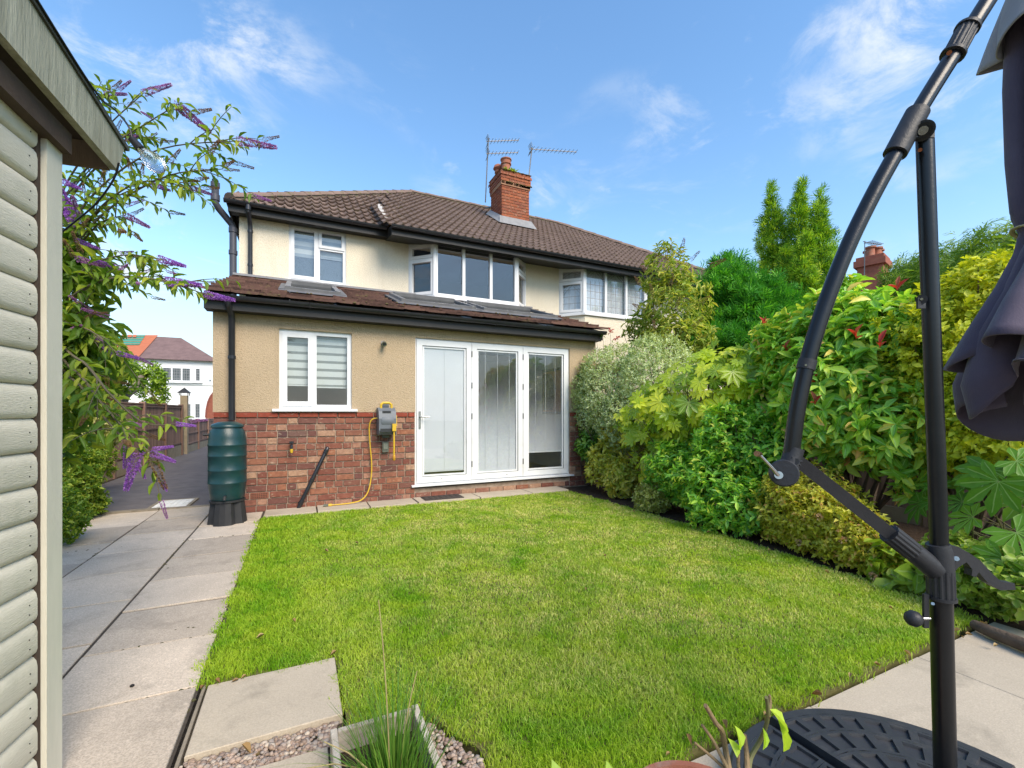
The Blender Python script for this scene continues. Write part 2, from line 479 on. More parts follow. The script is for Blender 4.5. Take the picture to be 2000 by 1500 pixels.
M_mortar_white = MAT('pale_pointing', (.52, .50, .46), (.38, .36, .33), 20, .9, .5, 60)
def tile_mat(name, c1, c2, moss, mlo):
    m, t, b = nodes(name)
    v = wpos(t)
    c = mixcol(t, orand(t), c1, c2)
    c = mixcol(t, rng_(t, noi(t, v, 2.3, 4), .35, .7, 0, .6), c, tuple(x*.62 for x in c1))
    c = mixcol(t, rng_(t, noi(t, v, 30, 5, .7), .5, .75, 0, .5), c, tuple(min(1, x*1.7) for x in c2))
    c = mixcol(t, rng_(t, noi(t, v, 7, 7, .72), mlo, mlo+.1, 0, .85), c, moss)
    t.links.new(c, b.inputs['Base Color']); b.inputs['Roughness'].default_value = .85; b.inputs['Specular IOR Level'].default_value = .22
    bump(t, b, noi(t, v, 45, 5, .65), .5, .008)
    return m
M_tile = tile_mat('concrete_tile_brown', (.125, .085, .066), (.235, .168, .135), (.13, .105, .045), .58)
M_tile_lean = tile_mat('tile_red_brown', (.065, .036, .030), (.18, .10, .078), (.16, .12, .06), .56)
M_ridge = tile_mat('ridge_tile', (.20, .14, .115), (.24, .17, .14), (.15, .14, .06), .54)
M_under = MAT('roof_underlay', (.02, .017, .015), None, 5, .9)
M_glass = GLASS('window_glass', 1.75)
M_glass_obs = GLASS('obscured_glass', 1.6, (.55, .62, .68), .08, .5)
M_blind = MAT('white_slat', (.74, .77, .79), (.70, .73, .76), 3, .5)
M_roller = MAT('roller_blind', (.62, .66, .64), (.56, .60, .58), 5, .8)
M_roller_dk = MAT('roller_blind_sheer', (.22, .25, .24), (.19, .21, .2), 5, .8)
M_iwall = MAT('interior_plaster', (.80, .78, .72), (.75, .73, .68), 2, .8)
M_ifloor = MAT('interior_floor', (.42, .33, .24), (.32, .25, .18), 3, .5, stretch=(1, 9, 1))
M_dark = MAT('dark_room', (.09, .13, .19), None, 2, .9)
M_steel = MAT('brushed_steel', (.42, .42, .41), None, 20, .35, metal=1.0)
M_copper = MAT('grey_metal', (.28, .27, .26), None, 20, .4, metal=.8)
M_terr = MAT('terracotta', (.36, .13, .075), (.28, .10, .06), 9, .8, .3, 40, dirt=(.34, .24, .18), dscale=6)
M_lace = MAT('net_curtain', (.86, .88, .9), (.55, .60, .66), 22, .9, stretch=(3, 3, .5))
M_concrete = MAT('concrete_slab', (.60, .505, .40), (.48, .405, .32), 2.6, .9, .55, 130, .2, objvar=.2, dirt=(.28, .24, .19), dscale=3.5, dlo=.52, dhi=.8, dist=.004, spk=.5)
M_patio = MAT('patio_concrete', (.52, .445, .34), (.45, .385, .295), 2.2, .9, .4, 150, .2, objvar=.05, dirt=(.27, .235, .18), dscale=3, dlo=.54, dhi=.8, dist=.003, spk=.28)
M_joint = MAT('joint_soil', (.045, .036, .028), (.08, .066, .05), 30, .95, .5, 60)
M_asphalt = MAT('asphalt', (.11, .10, .104), (.155, .143, .148), 5, .9, .8, 220, .2, dirt=(.16, .145, .14), dscale=1.2, dist=.006)
M_kerb = MAT('kerb_concrete', (.30, .25, .185), (.2, .17, .125), 6, .9, .5, 60, dirt=(.10, .085, .06), dscale=5)
M_soil = MAT('soil', (.050, .033, .022), (.085, .058, .04), 16, .95, 1, 40, .15, dist=.03, dirt=(.14, .09, .06), dscale=14, dlo=.58, dhi=.75)
M_earth = MAT('lawn_earth', (.115, .12, .04), (.16, .14, .06), 9, .95, .6, 60, .1)
M_ground = MAT('ground_far', (.10, .13, .05), (.14, .14, .07), .5, .95)
M_fence = MAT('fence_wood', (.20, .118, .09), (.30, .19, .145), 5, .8, .5, 40, .25, objvar=.25, stretch=(6, 6, .6))
M_gboard = MAT('gravel_board', (.34, .27, .185), (.25, .2, .13), 5, .9, .4, 50)
M_stem = MAT('bark_brown', (.13, .095, .065), (.075, .055, .038), 20, .85, .5, 60)
M_stem_g = MAT('green_stem', (.16, .17, .06), (.12, .11, .05), 20, .7)
M_trunk = MAT('bark_pale', (.27, .22, .17), (.15, .12, .09), 9, .9, .8, 30)
M_shed = MAT('sage_paint', (.62, .575, .46), (.56, .525, .42), 4, .5, .3, 9, .35, objvar=.05, dirt=(.47, .45, .35), dscale=9, dlo=.5, dhi=.8, stretch=(1, 1, 4), bstretch=(5, 5, 30))
M_shed_trim = MAT('sage_paint_trim', (.62, .59, .48), (.55, .53, .43), 4, .5, .25, 9, .4, stretch=(6, 6, 1), bstretch=(40, 40, 4))
M_shed_fas = MAT('sage_paint_barge', (.44, .43, .32), (.23, .225, .155), 1.2, .55, .5, 6, .4, stretch=(26, 26, 2.2), bstretch=(30, 30, 3))
M_shed_dark = MAT('shed_timber_dark', (.075, .05, .035), (.05, .034, .024), 6, .85, .4, 30)
M_felt = MAT('roofing_felt', (.05, .055, .045), (.07, .075, .06), 30, .95, .6, 120)
M_nail = MAT('nail_hole', (.02, .018, .014), None, 5, .8)
M_cable = MAT('cable_black', (.012, .012, .013), None, 5, .45)

# ================================================================ GROUND
def sheet(name, poly, z, mat, thick=.12, parent=None):
    mb = MB(); mb.prism([(x, y, z - thick) for x, y in poly], (0, 0, thick)); o = mb.build(name, mat, parent); o['kind'] = 'structure'; return o
mb = MB(); mb.quad((-400, -60, -.13), (400, -60, -.13), (400, 700, -.13), (-400, 700, -.13))
g = mb.build('ground', M_ground); tag(g, 'rough green ground stretching away behind the houses and gardens', kind='structure')

YF, YM, XL, XR = 6.40, 8.97, -.953, 4.66
LAWN = [(-.42, 6.0), (3.86, 6.0), (3.9, 3.8), (3.85, 2.4), (3.72, 1.22), (.62, 1.2), (.60, 1.55), (.47, 1.83), (.17, 1.86), (.17, 2.42), (-.42, 2.45)]
lw = sheet('lawn', LAWN, .0, M_earth); tag(lw, 'thin soil under the mown lawn')
bed = sheet('planting_bed', [(3.86, 6.4), (4.66, 6.4), (4.66, 9.0), (9, 9), (9, -1.5), (3.75, -1.5), (3.72, 1.1), (3.9, 3.8)], -.012, M_soil); tag(bed, 'dark bare soil of the shrub border beside the lawn')
lb = sheet('planting_bed', [(-2.3, 2.0), (-1.95, 4.6), (-2.3, 7.0), (-3.2, 8.6), (-3.2, 14), (-8, 14), (-8, 2)], -.02, M_soil); tag(lb, 'soil of the shrubbery behind the shed and along the drive')

def slabs(root, xs, ys, z, mat, th=.05, gap=.016, skip=None, jit=.004):
    cache = {}
    for i in range(len(xs) - 1):
        yy = ys[i] if isinstance(ys[0], list) else ys
        for j in range(len(yy) - 1):
            x0, x1, y0, y1 = xs[i], xs[i+1], yy[j], yy[j+1]
            if skip and skip((x0+x1)/2, (y0+y1)/2): continue
            key = (round(x1-x0, 3), round(y1-y0, 3))
            if key not in cache:
                a, b = (x1-x0)/2 - gap/2, (y1-y0)/2 - gap/2; e = .003
                m = MB(); m.add([(-a,-b,-th),(a,-b,-th),(a,b,-th),(-a,b,-th),(-a,-b,-e),(a,-b,-e),(a,b,-e),(-a,b,-e),(-a+e,-b+e,0),(a-e,-b+e,0),(a-e,b-e,0),(-a+e,b-e,0)],
                                [(0,3,2,1),(0,1,5,4),(1,2,6,5),(2,3,7,6),(3,0,4,7),(4,5,9,8),(5,6,10,9),(6,7,11,10),(7,4,8,11),(8,9,10,11)])
                cache[key] = m.mesh('paving_slab', mat)
            M = Matrix.Translation(((x0+x1)/2, (y0+y1)/2, z + random.uniform(-jit, jit))) @ Matrix.Rotation(random.uniform(-.004, .004), 4, 'X') @ Matrix.Rotation(random.uniform(-.004, .004), 4, 'Y')
            inst('paving_slab', cache[key], M, root)
path = sheet('path', [(-2.25, .5), (-.40, .5), (-.40, 7.08), (-2.25, 7.08)], .004, M_joint); tag(path, 'concrete slab path running beside the shed to the drive')
slabs(path, [-2.23, -1.615, -1.005, -.415], [[1.6, 2.2, 2.9, 3.55, 4.2, 4.85, 5.5, 6.2, 7.06], [1.3, 1.9, 2.5, 3.12, 3.75, 4.4, 5.05, 5.75, 6.42, 7.06], [1.25, 1.85, 2.43, 2.975, 3.53, 4.09, 4.68, 5.275, 5.83, 6.38]], .012, M_concrete)
st = sheet('door_path', [(-.40, 6.0), (3.78, 6.0), (4.0, 6.42), (-.40, 6.42)], .0, M_joint); tag(st, 'narrow strip of slabs along the foot of the house wall')
slabs(st, [-.40, .19, .82, 1.45, 2.35, 3.2, 3.86], [6.0, 6.39], .03, M_patio)
pd = sheet('patio', [(1.05, 1.19), (6, 1.19), (6, -4), (-2.9, -4), (-2.9, .5), (-.4, .5), (-.4, 1.2), (.6, 1.2), (.6, 1.19)], -.03, M_joint); tag(pd, 'concrete patio under the parasol')
slabs(pd, [1.07 + .9*i for i in range(5)], [-2.4, -1.5, -.6, .28, 1.18], -.008, M_patio, gap=.008)
slabs(pd, [-.40, .1, 1.06], [-1.8, -.9, 0, .6], -.008, M_patio)
sg = sheet('stepping_path', [(-.41, 1.2), (.15, 1.2), (.17, 2.43), (-.41, 2.46)], -.025, M_joint); tag(sg, 'short path of two broad slabs split by a gravel strip')
slabs(sg, [-.385, .165], [1.945, 2.425], .015, M_patio)
slabs(sg, [-.385, .10], [1.22, 1.795], .012, M_patio)
MB().box(-.412, -.388, 1.2, 2.44, -.03, .004).build('mortar_strip', M_kerb, sg)['kind'] = 'structure'
jm = MB()
for i in range(900):      # moss and grit caught in the path joints
    if random.random() < .6: x, y = random.choice((-1.615, -1.005, -.43)) + random.gauss(0, .006), random.uniform(1.6, 7.0)
    else: x, y = random.uniform(-2.2, -.43), random.choice((2.43, 2.975, 4.09, 5.275, 3.12, 4.4, 5.75, 2.9, 4.2, 6.2)) + random.gauss(0, .008)
    if noise.noise(Vector((x*1.3, y*1.3, 2))) < -.05: continue
    r = random.uniform(.004, .012); jm.lathe([(r, 0), (r*.8, r*.35), (r*.3, r*.5)], x, y, 5, .006)
jm.build('joint_moss', MAT('joint_moss', (.055, .06, .02), (.09, .075, .04), 40, .95), path)['kind'] = 'stuff'
drive = sheet('driveway', [(-3.3, 7.1), (XL, 7.1), (XL, 24), (-3.3, 24)], -.03, M_asphalt); tag(drive, 'dark tarmac driveway running down the side of the house')
road = sheet('road', [(-90, 24), (60, 24), (60, 33), (-90, 33)], -.05, M_asphalt); tag(road, 'tarmac street between the drive and the white house')
k = MB()
k.box(-2.55, -1.63, 7.03, 7.13, -.1, .03); k.box(-1.62, -.98, 7.02, 7.12, -.1, .025)
o = k.build('kerb', M_kerb); tag(o, 'low concrete kerb between the slab path and the tarmac drive', kind='structure')
o = MB().beam((-2.62, 5.3, 0), (-2.5, 7.08, .0), .07, .12).build('bed_edging', M_kerb); tag(o, 'concrete edging along the shrub bed by the slab path', kind='structure')

M_manhole = MAT('manhole_pale', (.74, .74, .72), (.62, .62, .60), 12, .75, dirt=(.25, .24, .22), dscale=9)
mh = thing('manhole_cover', 'pale grey rectangular manhole cover set in the tarmac drive', 'manhole cover', (-1.6, 7.6, -.03))
MB().frame(-1.83, -1.36, 7.2, 7.98, .04, -.03, -.012).xf(Matrix(((1,0,0,0),(0,0,1,0),(0,1,0,0),(0,0,0,1)))).build('frame', M_kerb, mh)
mb = MB()
mb.box(-1.79, -1.40, 7.24, 7.94, -.03, -.016)
for i in range(6):
    for j in range(9): mb.box(-1.78 + i*.064, -1.78 + i*.064+.045, 7.26 + j*.076, 7.26+j*.076+.05, -.016, -.012)
mb.build('cover_plate', M_manhole, mh)

# grass: real blades, one mass
def in_poly(x, y, poly):
    ins = np.zeros(len(x), bool); n = len(poly)
    for i in range(n):
        x0, y0 = poly[i]; x1, y1 = poly[(i+1) % n]
        c = ((y0 > y) != (y1 > y)) & (x < (x1-x0)*(y-y0)/(y1-y0+1e-12)+x0); ins ^= c
    return ins
def M_grass_():
    m, t, b = nodes('grass')
    v = wpos(t)
    p1 = rng_(t, noi(t, v, 2.4, 8, .74, .8), .36, .62, .15, .92)
    c = mixcol(t, attr(t, 'rnd'), (.095, .31, .004), (.20, .45, .010))
    c = mixcol(t, p1, c, (.47, .59, .05))
    gy = t.nodes.new('ShaderNodeMath'); gy.operation = 'MULTIPLY'
    t.links.new(rng_(t, noi(t, v, 2.6, 7, .72, .4), .40, .60), gy.inputs[0]); t.links.new(attr(t, 'dry'), gy.inputs[1])
    c = mixcol(t, gy.outputs[0], c, (.80, .72, .30))
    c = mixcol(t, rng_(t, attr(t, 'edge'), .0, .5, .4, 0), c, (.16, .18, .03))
    t.links.new(c, b.inputs['Base Color']); b.inputs['Roughness'].default_value = .5; b.inputs['Specular IOR Level'].default_value = .25
    tr = t.nodes.new('ShaderNodeBsdfTranslucent'); t.links.new(mixcol(t, 1.0, c, (1.2, 1.25, .6), 'MULTIPLY'), tr.inputs[0])
    ms = t.nodes.new('ShaderNodeMixShader'); ms.inputs[0].default_value = .45
    t.links.new(b.outputs[0], ms.inputs[1]); t.links.new(tr.outputs[0], ms.inputs[2]); t.links.new(ms.outputs[0], t.nodes['Material Output'].inputs[0])
    return m
M_grass = M_grass_()
def grass():
    n = 1500000
    x = rng.uniform(-.47, 3.95, n); y = rng.uniform(1.1, 6.1, n)
    t = x * SY + y * CY
    keep = rng.random(n) < np.clip(1.35 / t, 0, 1) ** 1.45 * .88
    jx, jy = rng.normal(0, .02, n), rng.normal(0, .02, n)
    jx += .025 * np.sin(y*9) * np.sin(y*23+1); jy += .02*np.sin(x*11)*np.sin(x*27)
    keep &= in_poly(x + jx, y + jy, LAWN)
    vis = np.abs(x * CY - y * SY) < t * 1.22
    keep &= vis
    x, y, t = x[keep], y[keep], t[keep]; n = len(x)
    edge = np.minimum.reduce([x + .42, 3.87 - x, 6.0 - y, np.abs(y - 1.2) + .02])
    lush = np.exp(-np.maximum(x + .42, 0) / .8) + .5*np.exp(-np.maximum(y - 1.2, 0)/.35)
    hgt = rng.uniform(.012, .029, n) * (1 + .5 * np.clip(lush, 0, 1)) * (1 + .25*np.sin(x*3.1+1)*np.sin(y*2.7))
    wd = rng.uniform(.0011, .0021, n) * np.maximum(1, t / 1.7)
    a = rng.uniform(0, 6.283, n); lean = rng.uniform(.15, 1.15, n) * hgt
    sx, sy_ = np.cos(a), np.sin(a)
    b = rng.uniform(0, 6.283, n); lx, ly = np.cos(b) * lean, np.sin(b) * lean
    z = np.zeros(n)
    V = np.empty((n, 5, 3), np.float32)
    V[:, 0] = np.stack([x - sx*wd, y - sy_*wd, z - .004], 1); V[:, 1] = np.stack([x + sx*wd, y + sy_*wd, z - .004], 1)
    V[:, 2] = np.stack([x - sx*wd*.8 + lx*.35, y - sy_*wd*.8 + ly*.35, hgt*.6], 1); V[:, 3] = np.stack([x + sx*wd*.8 + lx*.35, y + sy_*wd*.8 + ly*.35, hgt*.6], 1)
    V[:, 4] = np.stack([x + lx, y + ly, hgt * (1 - .28*(lean/hgt)**2)], 1)
    T = np.array([(0, 1, 3), (0, 3, 2), (2, 3, 4)])
    Tt = (T[None] + (np.arange(n)*5)[:, None, None]).reshape(-1, 3)
    rnd = rng.random(n)
    dry = (rng.random(n) < .72) * np.clip(1.15 - lush*1.6, 0, 1) * rng.uniform(.4, 1.0, n)
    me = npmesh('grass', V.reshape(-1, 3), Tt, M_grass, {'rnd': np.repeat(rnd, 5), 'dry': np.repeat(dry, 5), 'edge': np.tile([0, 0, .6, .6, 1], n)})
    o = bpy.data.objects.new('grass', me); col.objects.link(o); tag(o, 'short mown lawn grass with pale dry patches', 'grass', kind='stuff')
    print('grass blades', n)
grass()
# ================================================================ HOUSE
house = thing('house', 'cream rendered semi-detached house with brown tiled hipped roof and brick-based rear extension', 'house', (1.8, YF, 0))
# --- ground-floor extension: rendered wall above brick plinth, with openings cut out as wall pieces
DX0, DX1, DZ0, DZ1 = 1.50, 4.125, .195, 2.335
WX0, WX1, WZ0, WZ1 = -.244, .632, 1.30, 2.325
BT = 1.257
mb = MB()
y0, y1 = YF, YF + .26
mb.box(XL, WX0, y0, y1, BT, 2.62); mb.box(WX0, WX1, y0, y1, WZ1, 2.62); mb.box(WX0, WX1, y0, y1, BT, WZ0-.03)
mb.box(WX1, DX0, y0, y1, BT, 2.62); mb.box(DX0, DX1, y0, y1, DZ1, 2.62); mb.box(DX1, XR, y0, y1, BT, 2.62)
mb.box(XL, XL+.24, y1, YM, 0, 2.62); mb.box(XR-.2, XR, y1, YM, 0, 2.62)
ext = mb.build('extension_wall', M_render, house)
mb = MB()
mb.box(XL+.006, DX0-.004, YF+.012, y1, -.05, BT-.004); mb.box(DX1+.004, XR-.006, YF+.012, y1, -.05, BT-.004); mb.box(DX0-.004, DX1+.004, YF+.02, y1, -.05, DZ0-.045)
plinth = mb.build('brick_plinth', M_mortar, house)
GA = (BT - .07 - .0) / 14
bcache = {}
def brick_mesh(L, Hh, D, mat, key):
    kk = (round(L, 3), round(Hh, 3), key)
    if kk not in bcache:
        e = .004; a, h = L/2, Hh/2
        bcache[kk] = MB().add([(-a,0,-h),(a,0,-h),(a,0,h),(-a,0,h),(-a+e,-D,-h+e),(a-e,-D,-h+e),(a-e,-D,h-e),(-a+e,-D,h-e)],
                              [(0,1,5,4),(1,2,6,5),(2,3,7,6),(3,0,4,7),(4,5,6,7)]).mesh('brick', mat)
    return bcache[kk]
def course(xa, xb, z, hh, lens, parent, mat, key, y, D=.016, joint=.009, axis='x'):
    x = xa + joint/2; i = 0
    while x < xb - .03:
        L = lens(i); i += 1
        L = min(L, xb - joint/2 - x)
        if xb - joint/2 - (x + L) < .05: L = xb - joint/2 - x
        me = brick_mesh(L, hh, D + random.choice((0, 0, .001, .002, .003)), mat, key)
        c = x + L/2
        if axis == 'x': M = Matrix.Translation((c, y, z))
        else: M = Matrix.Translation((y, c, z)) @ Matrix.Rotation(-math.pi/2, 4, 'Z')
        inst('brick', me, M, parent); x += L + joint
VENTS = [(-.56, -.36, .14, .215), (1.03, 1.25, .14, .21)]
for r in range(15):
    z = GA * (r + .5)
    if r == 14:
        for a, b in ((XL+.002, DX0-.006), (DX1+.006, XR)): course(a, b, BT - .035, .062, lambda i: .225, plinth, M_brick_red, 'r', YF+.014, .026)
        continue
    seqs = [[.222, .222, .105], [.105, .222, .222], [.222, .105, .105], [.105, .222, .105, .222]]
    sq = seqs[r % 4] if r % 3 else [.105, .215, .105, .105]
    off = random.randrange(4)
    fl = lambda i: sq[(i + off) % len(sq)]
    if r == 2:
        course(XL+.002, VENTS[0][0]-.01, z, GA-.012, fl, plinth, M_brick, 'b', YF+.014); course(VENTS[0][1]+.01, VENTS[1][0]-.01, z, GA-.012, fl, plinth, M_brick, 'b', YF+.014); course(VENTS[1][1]+.01, DX0-.006, z, GA-.012, fl, plinth, M_brick, 'b', YF+.014)
    else: course(XL+.002, DX0-.006, z, GA-.012, fl, plinth, M_brick, 'b', YF+.014)
    course(DX1+.006, XR, z, GA-.012, fl, plinth, M_brick, 'b', YF+.014)
    if r == 0: course(DX0, DX1, z+.01, GA-.012, lambda i: .222, plinth, M_brick, 'b', YF+.022)
M_airbrick = MAT('air_brick', (.20, .07, .045), (.26, .1, .06), 20, .8)
for a, b, c, dd in VENTS:
    v = MB().box(a, b, YF-.002, YF+.02, GA*2+.006, GA*3-.006).build('air_brick', M_airbrick, house)
    h = MB()
    for i in range(9):
        for j in range(3): h.box(a+.014+i*(b-a-.02)/9, a+.014+i*(b-a-.02)/9+.010, YF-.004, YF+.0, GA*2+.014+j*.021, GA*2+.026+j*.021)
    h.build('vent_hole', M_nail, v)

# --- window builder (axis-aligned, faces -y)
def window(name, label, x0, x1, z0, z1, y, divs, parent=house, fw=.055, sash=True, glass=M_glass):
    fr = MB().frame(x0, x1, z0, z1, fw, y, y+.07).build(name, M_white, parent)
    if label: fr['label'] = label
    return fr
win = window('window', 'white two-light kitchen window with striped roller blinds', WX0, WX1, WZ0, WZ1, YF+.035, None)
MB().box(.140, .196, YF+.036, YF+.104, WZ0+.055, WZ1-.055).build('mullion', M_white, win)
# opening casement on the left light
MB().frame(WX0+.035, .150, WZ0+.04, WZ1-.04, .058, YF+.022, YF+.075).build('casement', M_white, win)
MB().box(WX0+.09, .095, YF+.055, YF+.06, WZ0+.095, WZ1-.095).build('pane', M_glass, win)
MB().box(.196, WX1-.055, YF+.075, YF+.08, WZ0+.055, WZ1-.055).build('pane', M_glass, win)
MB().box(WX0-.075, WX1+.07, YF-.055, YF+.11, WZ0-.034, WZ0-.001).build('sill', M_white, win)
for (a, b, zb) in ((WX0+.085, .13, 1.62), (.20, WX1-.055, 1.60)):
    o = MB(); o2 = MB(); z = WZ1 - .05; i = 0
    while z > zb:
        h = .072 if i % 2 else .036
        (o if i % 2 else o2).box(a, b, YF+.125, YF+.128, max(z - h, zb), z); z -= h; i += 1
    o.box(a, b, YF+.12, YF+.133, zb-.018, zb); o.build('roller_blind', M_roller, win); o2.build('sheer_stripe', M_roller_dk, win)

# --- bifold doors
bf = MB()
bf.frame(DX0, DX1, DZ0+.02, DZ1, .03, YF+.03, YF+.10)
bif = bf.build('bifold_door', M_white, house); bif['label'] = 'white three-panel glazed bifold door with venetian blinds inside the glass'
MB().add([(DX0-.06, YF-.05, DZ0-.012), (DX1+.06, YF-.05, DZ0-.012), (DX1+.06, YF-.05, DZ0+.008), (DX0-.06, YF-.05, DZ0+.008), (DX0-.06, YF+.11, DZ0-.012), (DX1+.06, YF+.11, DZ0-.012), (DX1+.06, YF+.11, DZ0+.028), (DX0-.06, YF+.11, DZ0+.028)],
         [(0,1,2,3),(1,5,6,2),(5,4,7,6),(4,0,3,7),(3,2,6,7),(0,4,5,1)]).build('threshold', M_white, bif)
PXS = [(DX0+.024, 2.366), (2.372, 3.243), (3.249, DX1-.024)]
for i, (a, b) in enumerate(PXS):
    z0, z1 = DZ0+.035, DZ1-.022
    leafp = MB().frame(a, b, z0, z1, .082, YF+.012, YF+.078).build('door_panel', M_white, bif)
    MB().frame(a+.082, b-.082, z0+.082, z1-.082, .006, YF+.026, YF+.05).build('gasket', M_seal, leafp)
    MB().frame(a+.088, b-.088, z0+.088, z1-.088, .024, YF+.030, YF+.066).build('glazing_bead', M_white, leafp)
    MB().box(a+.108, b-.108, YF+.036, YF+.040, z0+.108, z1-.108).build('pane', M_glass, leafp)
    bl = MB(); A, B = a+.114, b-.114; zt, zb = z1-.116, (z0+.15, z0+.118, z0+.37)[i]
    ang = math.radians((64, 16, 4)[i]); sw = .0165; pitch = .0135
    z = zt
    dy, dz = math.cos(ang)*sw/2, math.sin(ang)*sw/2
    yc = YF+.052
    while z > zb + .01:
        ang = math.radians((64, 4 + 62*min(1, max(0, (1.75-z)/1.3))**1.2, 2 + 40*min(1, max(0, (1.5-z)/1.0)))[i]); dy, dz = math.cos(ang)*sw/2, math.sin(ang)*sw/2
        bl.add([(A, yc-dy, z-dz), (B, yc-dy, z-dz), (B, yc, z+.0012), (A, yc, z+.0012), (B, yc+dy, z+dz), (A, yc+dy, z+dz)], [(0,1,2,3),(3,2,4,5)]); z -= pitch
    bl.box(A, B, yc-.008, yc+.008, zb-.004, zb+.010)
    bl.build('venetian_blind', M_blind, leafp)
    cd = MB()
    for q in ((.5,), (.18, .5, .82), (.2, .5, .8))[i]: cd.box(A+(B-A)*q-.002, A+(B-A)*q+.002, YF+.041, YF+.0425, zb, zt)
    cd.build('ladder_cord', M_white, leafp)
    sc = MB(); xx = (a+b)/2 + (-.05 if i == 0 else .15)
    if i < 2: sc.tube([(xx, YF+.012, z0+.04), (xx, YF+.006, z0+.04)], .008, 8); sc.build('screw_cap', M_copper, leafp)
    if i == 0:
        hd = MB(); hx = a+.042
        hd.box(hx-.014, hx+.014, YF-.002, YF+.013, 1.02, 1.27)
        hb = hd.build('handle', M_steel, leafp)
        hl = MB(); hl.tube([(hx, YF-.002, 1.19), (hx, YF-.045, 1.19), (hx+.02, YF-.052, 1.19), (hx+.125, YF-.05, 1.188)], .009, 8); hl.build('handle_lever', M_steel, leafp, True)
    if i > 0:
        hg = MB()
        for zz in (.42, 1.15, 1.62, 2.1): hg.box(a-.010, a+.004, YF+.004, YF+.02, zz, zz+.09)
        hg.build('hinge', M_seal, leafp)
# --- room behind the glass
rm = MB()
def room(mb, x0, x1, y0, y1, z0, z1):
    mb.quad((x0,y1,z0),(x1,y1,z0),(x1,y1,z1),(x0,y1,z1)); mb.quad((x0,y0,z0),(x0,y1,z0),(x0,y1,z1),(x0,y0,z1)); mb.quad((x1,y0,z0),(x1,y1,z0),(x1,y1,z1),(x1,y0,z1)); mb.quad((x0,y0,z1),(x1,y0,z1),(x1,y1,z1),(x0,y1,z1)); return mb
SKYL = [(PY(px0, 575, 7.3).x, PY(px1, 590, 7.3).x, 6.95, 8.0) for px0, px1 in ((558, 662), (775, 915), (930, 1070))]
def holed(x0, x1, ya0, ya1, zf, mb):
    """sloping sheet with the roof-window openings left out"""
    def st(a, b, c, d): mb.quad((a, c, zf(c)), (b, c, zf(c)), (b, d, zf(d)), (a, d, zf(d)))
    st(x0, x1, ya0, 6.99); st(x0, x1, 7.9, ya1)
    xs = [x0] + [v for q in SKYL for v in (q[0]+.05, q[1]-.05)] + [x1]
    for i in range(0, len(xs), 2): st(xs[i], xs[i+1], 6.99, 7.9)
    return mb
for xw in (XL+.26, XR-.22): rm.quad((xw, YF+.262, .19), (xw, YM, .19), (xw, YM, 3.5), (xw, YF+.262, 2.68))
room(rm, XL+.26, XR-.22, YM, 10.2, .19, 2.5)
holed(XL+.26, XR-.22, YF+.1, YM, lambda y: 2.60 + (y-6.4)*.316, rm)
for q in SKYL:
    for xw in (q[0]+.05, q[1]-.05): rm.quad((xw, 6.99, 2.60+.59*.316), (xw, 7.9, 2.60+1.5*.316), (xw, 7.9, 2.66+1.84*.316), (xw, 6.99, 2.66+.93*.316))
rm.build('interior_wall', M_iwall, house)
MB().box(XL+.26, XR-.22, YF+.262, 10.2, .15, .192).build('interior_floor', M_ifloor, house)
pic = thing('framed_picture', 'dark framed abstract picture in black and orange hanging inside the bifold door', 'picture', (4.1, 8.3, 1.3))
PXW = XR - .225
MB().box(PXW-.03, PXW, 7.05, 7.85, 1.22, 2.10).build('frame', MAT('picture_frame', (.012, .010, .010), None, 5, .4), pic)
MB().box(PXW-.034, PXW-.029, 7.10, 7.80, 1.27, 2.05).build('canvas', MAT('canvas_orange', (.52, .20, .06), (.42, .12, .05), 4, .8), pic)
MB().prism([(PXW-.038, 7.42, 1.30), (PXW-.038, 7.78, 1.30), (PXW-.038, 7.78, 2.02), (PXW-.038, 7.48, 2.0), (PXW-.038, 7.3, 1.72), (PXW-.038, 7.36, 1.5)], (.004, 0, 0)).build('dark_shape', MAT('canvas_black', (.02, .018, .02), None, 5, .7), pic)

# --- first floor wall and windows
UX0, UX1, UZ0, UZ1 = -.186, .785, 3.655, 4.67
BX = (1.964, 2.39, 4.18, 4.61); NX = (5.487, 5.91, 7.74, 8.17); BZ0, BZ1, BB = 3.545, 4.645, .43
XE = 11.3
mb = MB()
ya, yb = YM, YM+.26
mb.box(XL, UX0, ya, yb, 2.55, 4.86); mb.box(UX0, UX1, ya, yb, 2.55, UZ0-.03); mb.box(UX0, UX1, ya, yb, UZ1, 4.86); mb.box(UX1, BX[0], ya, yb, 2.55, 4.86)
mb.box(BX[0], BX[3], ya, yb, 2.55, BZ0); mb.box(BX[0], BX[3], ya, yb, BZ1, 4.86); mb.box(BX[3], NX[0], ya, yb, 0, 4.86)
mb.box(NX[0], NX[3], ya, yb, 0, BZ0); mb.box(NX[0], NX[3], ya, yb, BZ1, 4.86); mb.box(NX[3], XE, ya, yb, 0, 4.86)
mb.box(XL, XL+.25, yb, 16.3, 0, 4.86); mb.box(XE-.25, XE, yb, 16.3, 0, 4.86); mb.box(XL, XE, 16.3, 16.55, 0, 4.86)
mb.box(XL+.25, XR, 10.25, 10.4, 0, 2.5)
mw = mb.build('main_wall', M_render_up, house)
uw = MB().frame(UX0, UX1, UZ0, UZ1, .055, YM+.03, YM+.10).build('window', M_white, house); uw['label'] = 'upper white window with obscured lower glass'
UM = .30
MB().box(UM-.03, UM+.03, YM+.031, YM+.099, UZ0+.055, UZ1-.055).build('mullion', M_white, uw)
MB().box(UM+.03, UX1-.055, YM+.028, YM+.096, 4.27, 4.33).build('transom', M_white, uw)
MB().frame(UX0+.03, UM-.008, UZ0+.035, UZ1-.035, .06, YM+.016, YM+.07).build('casement', M_white, uw)
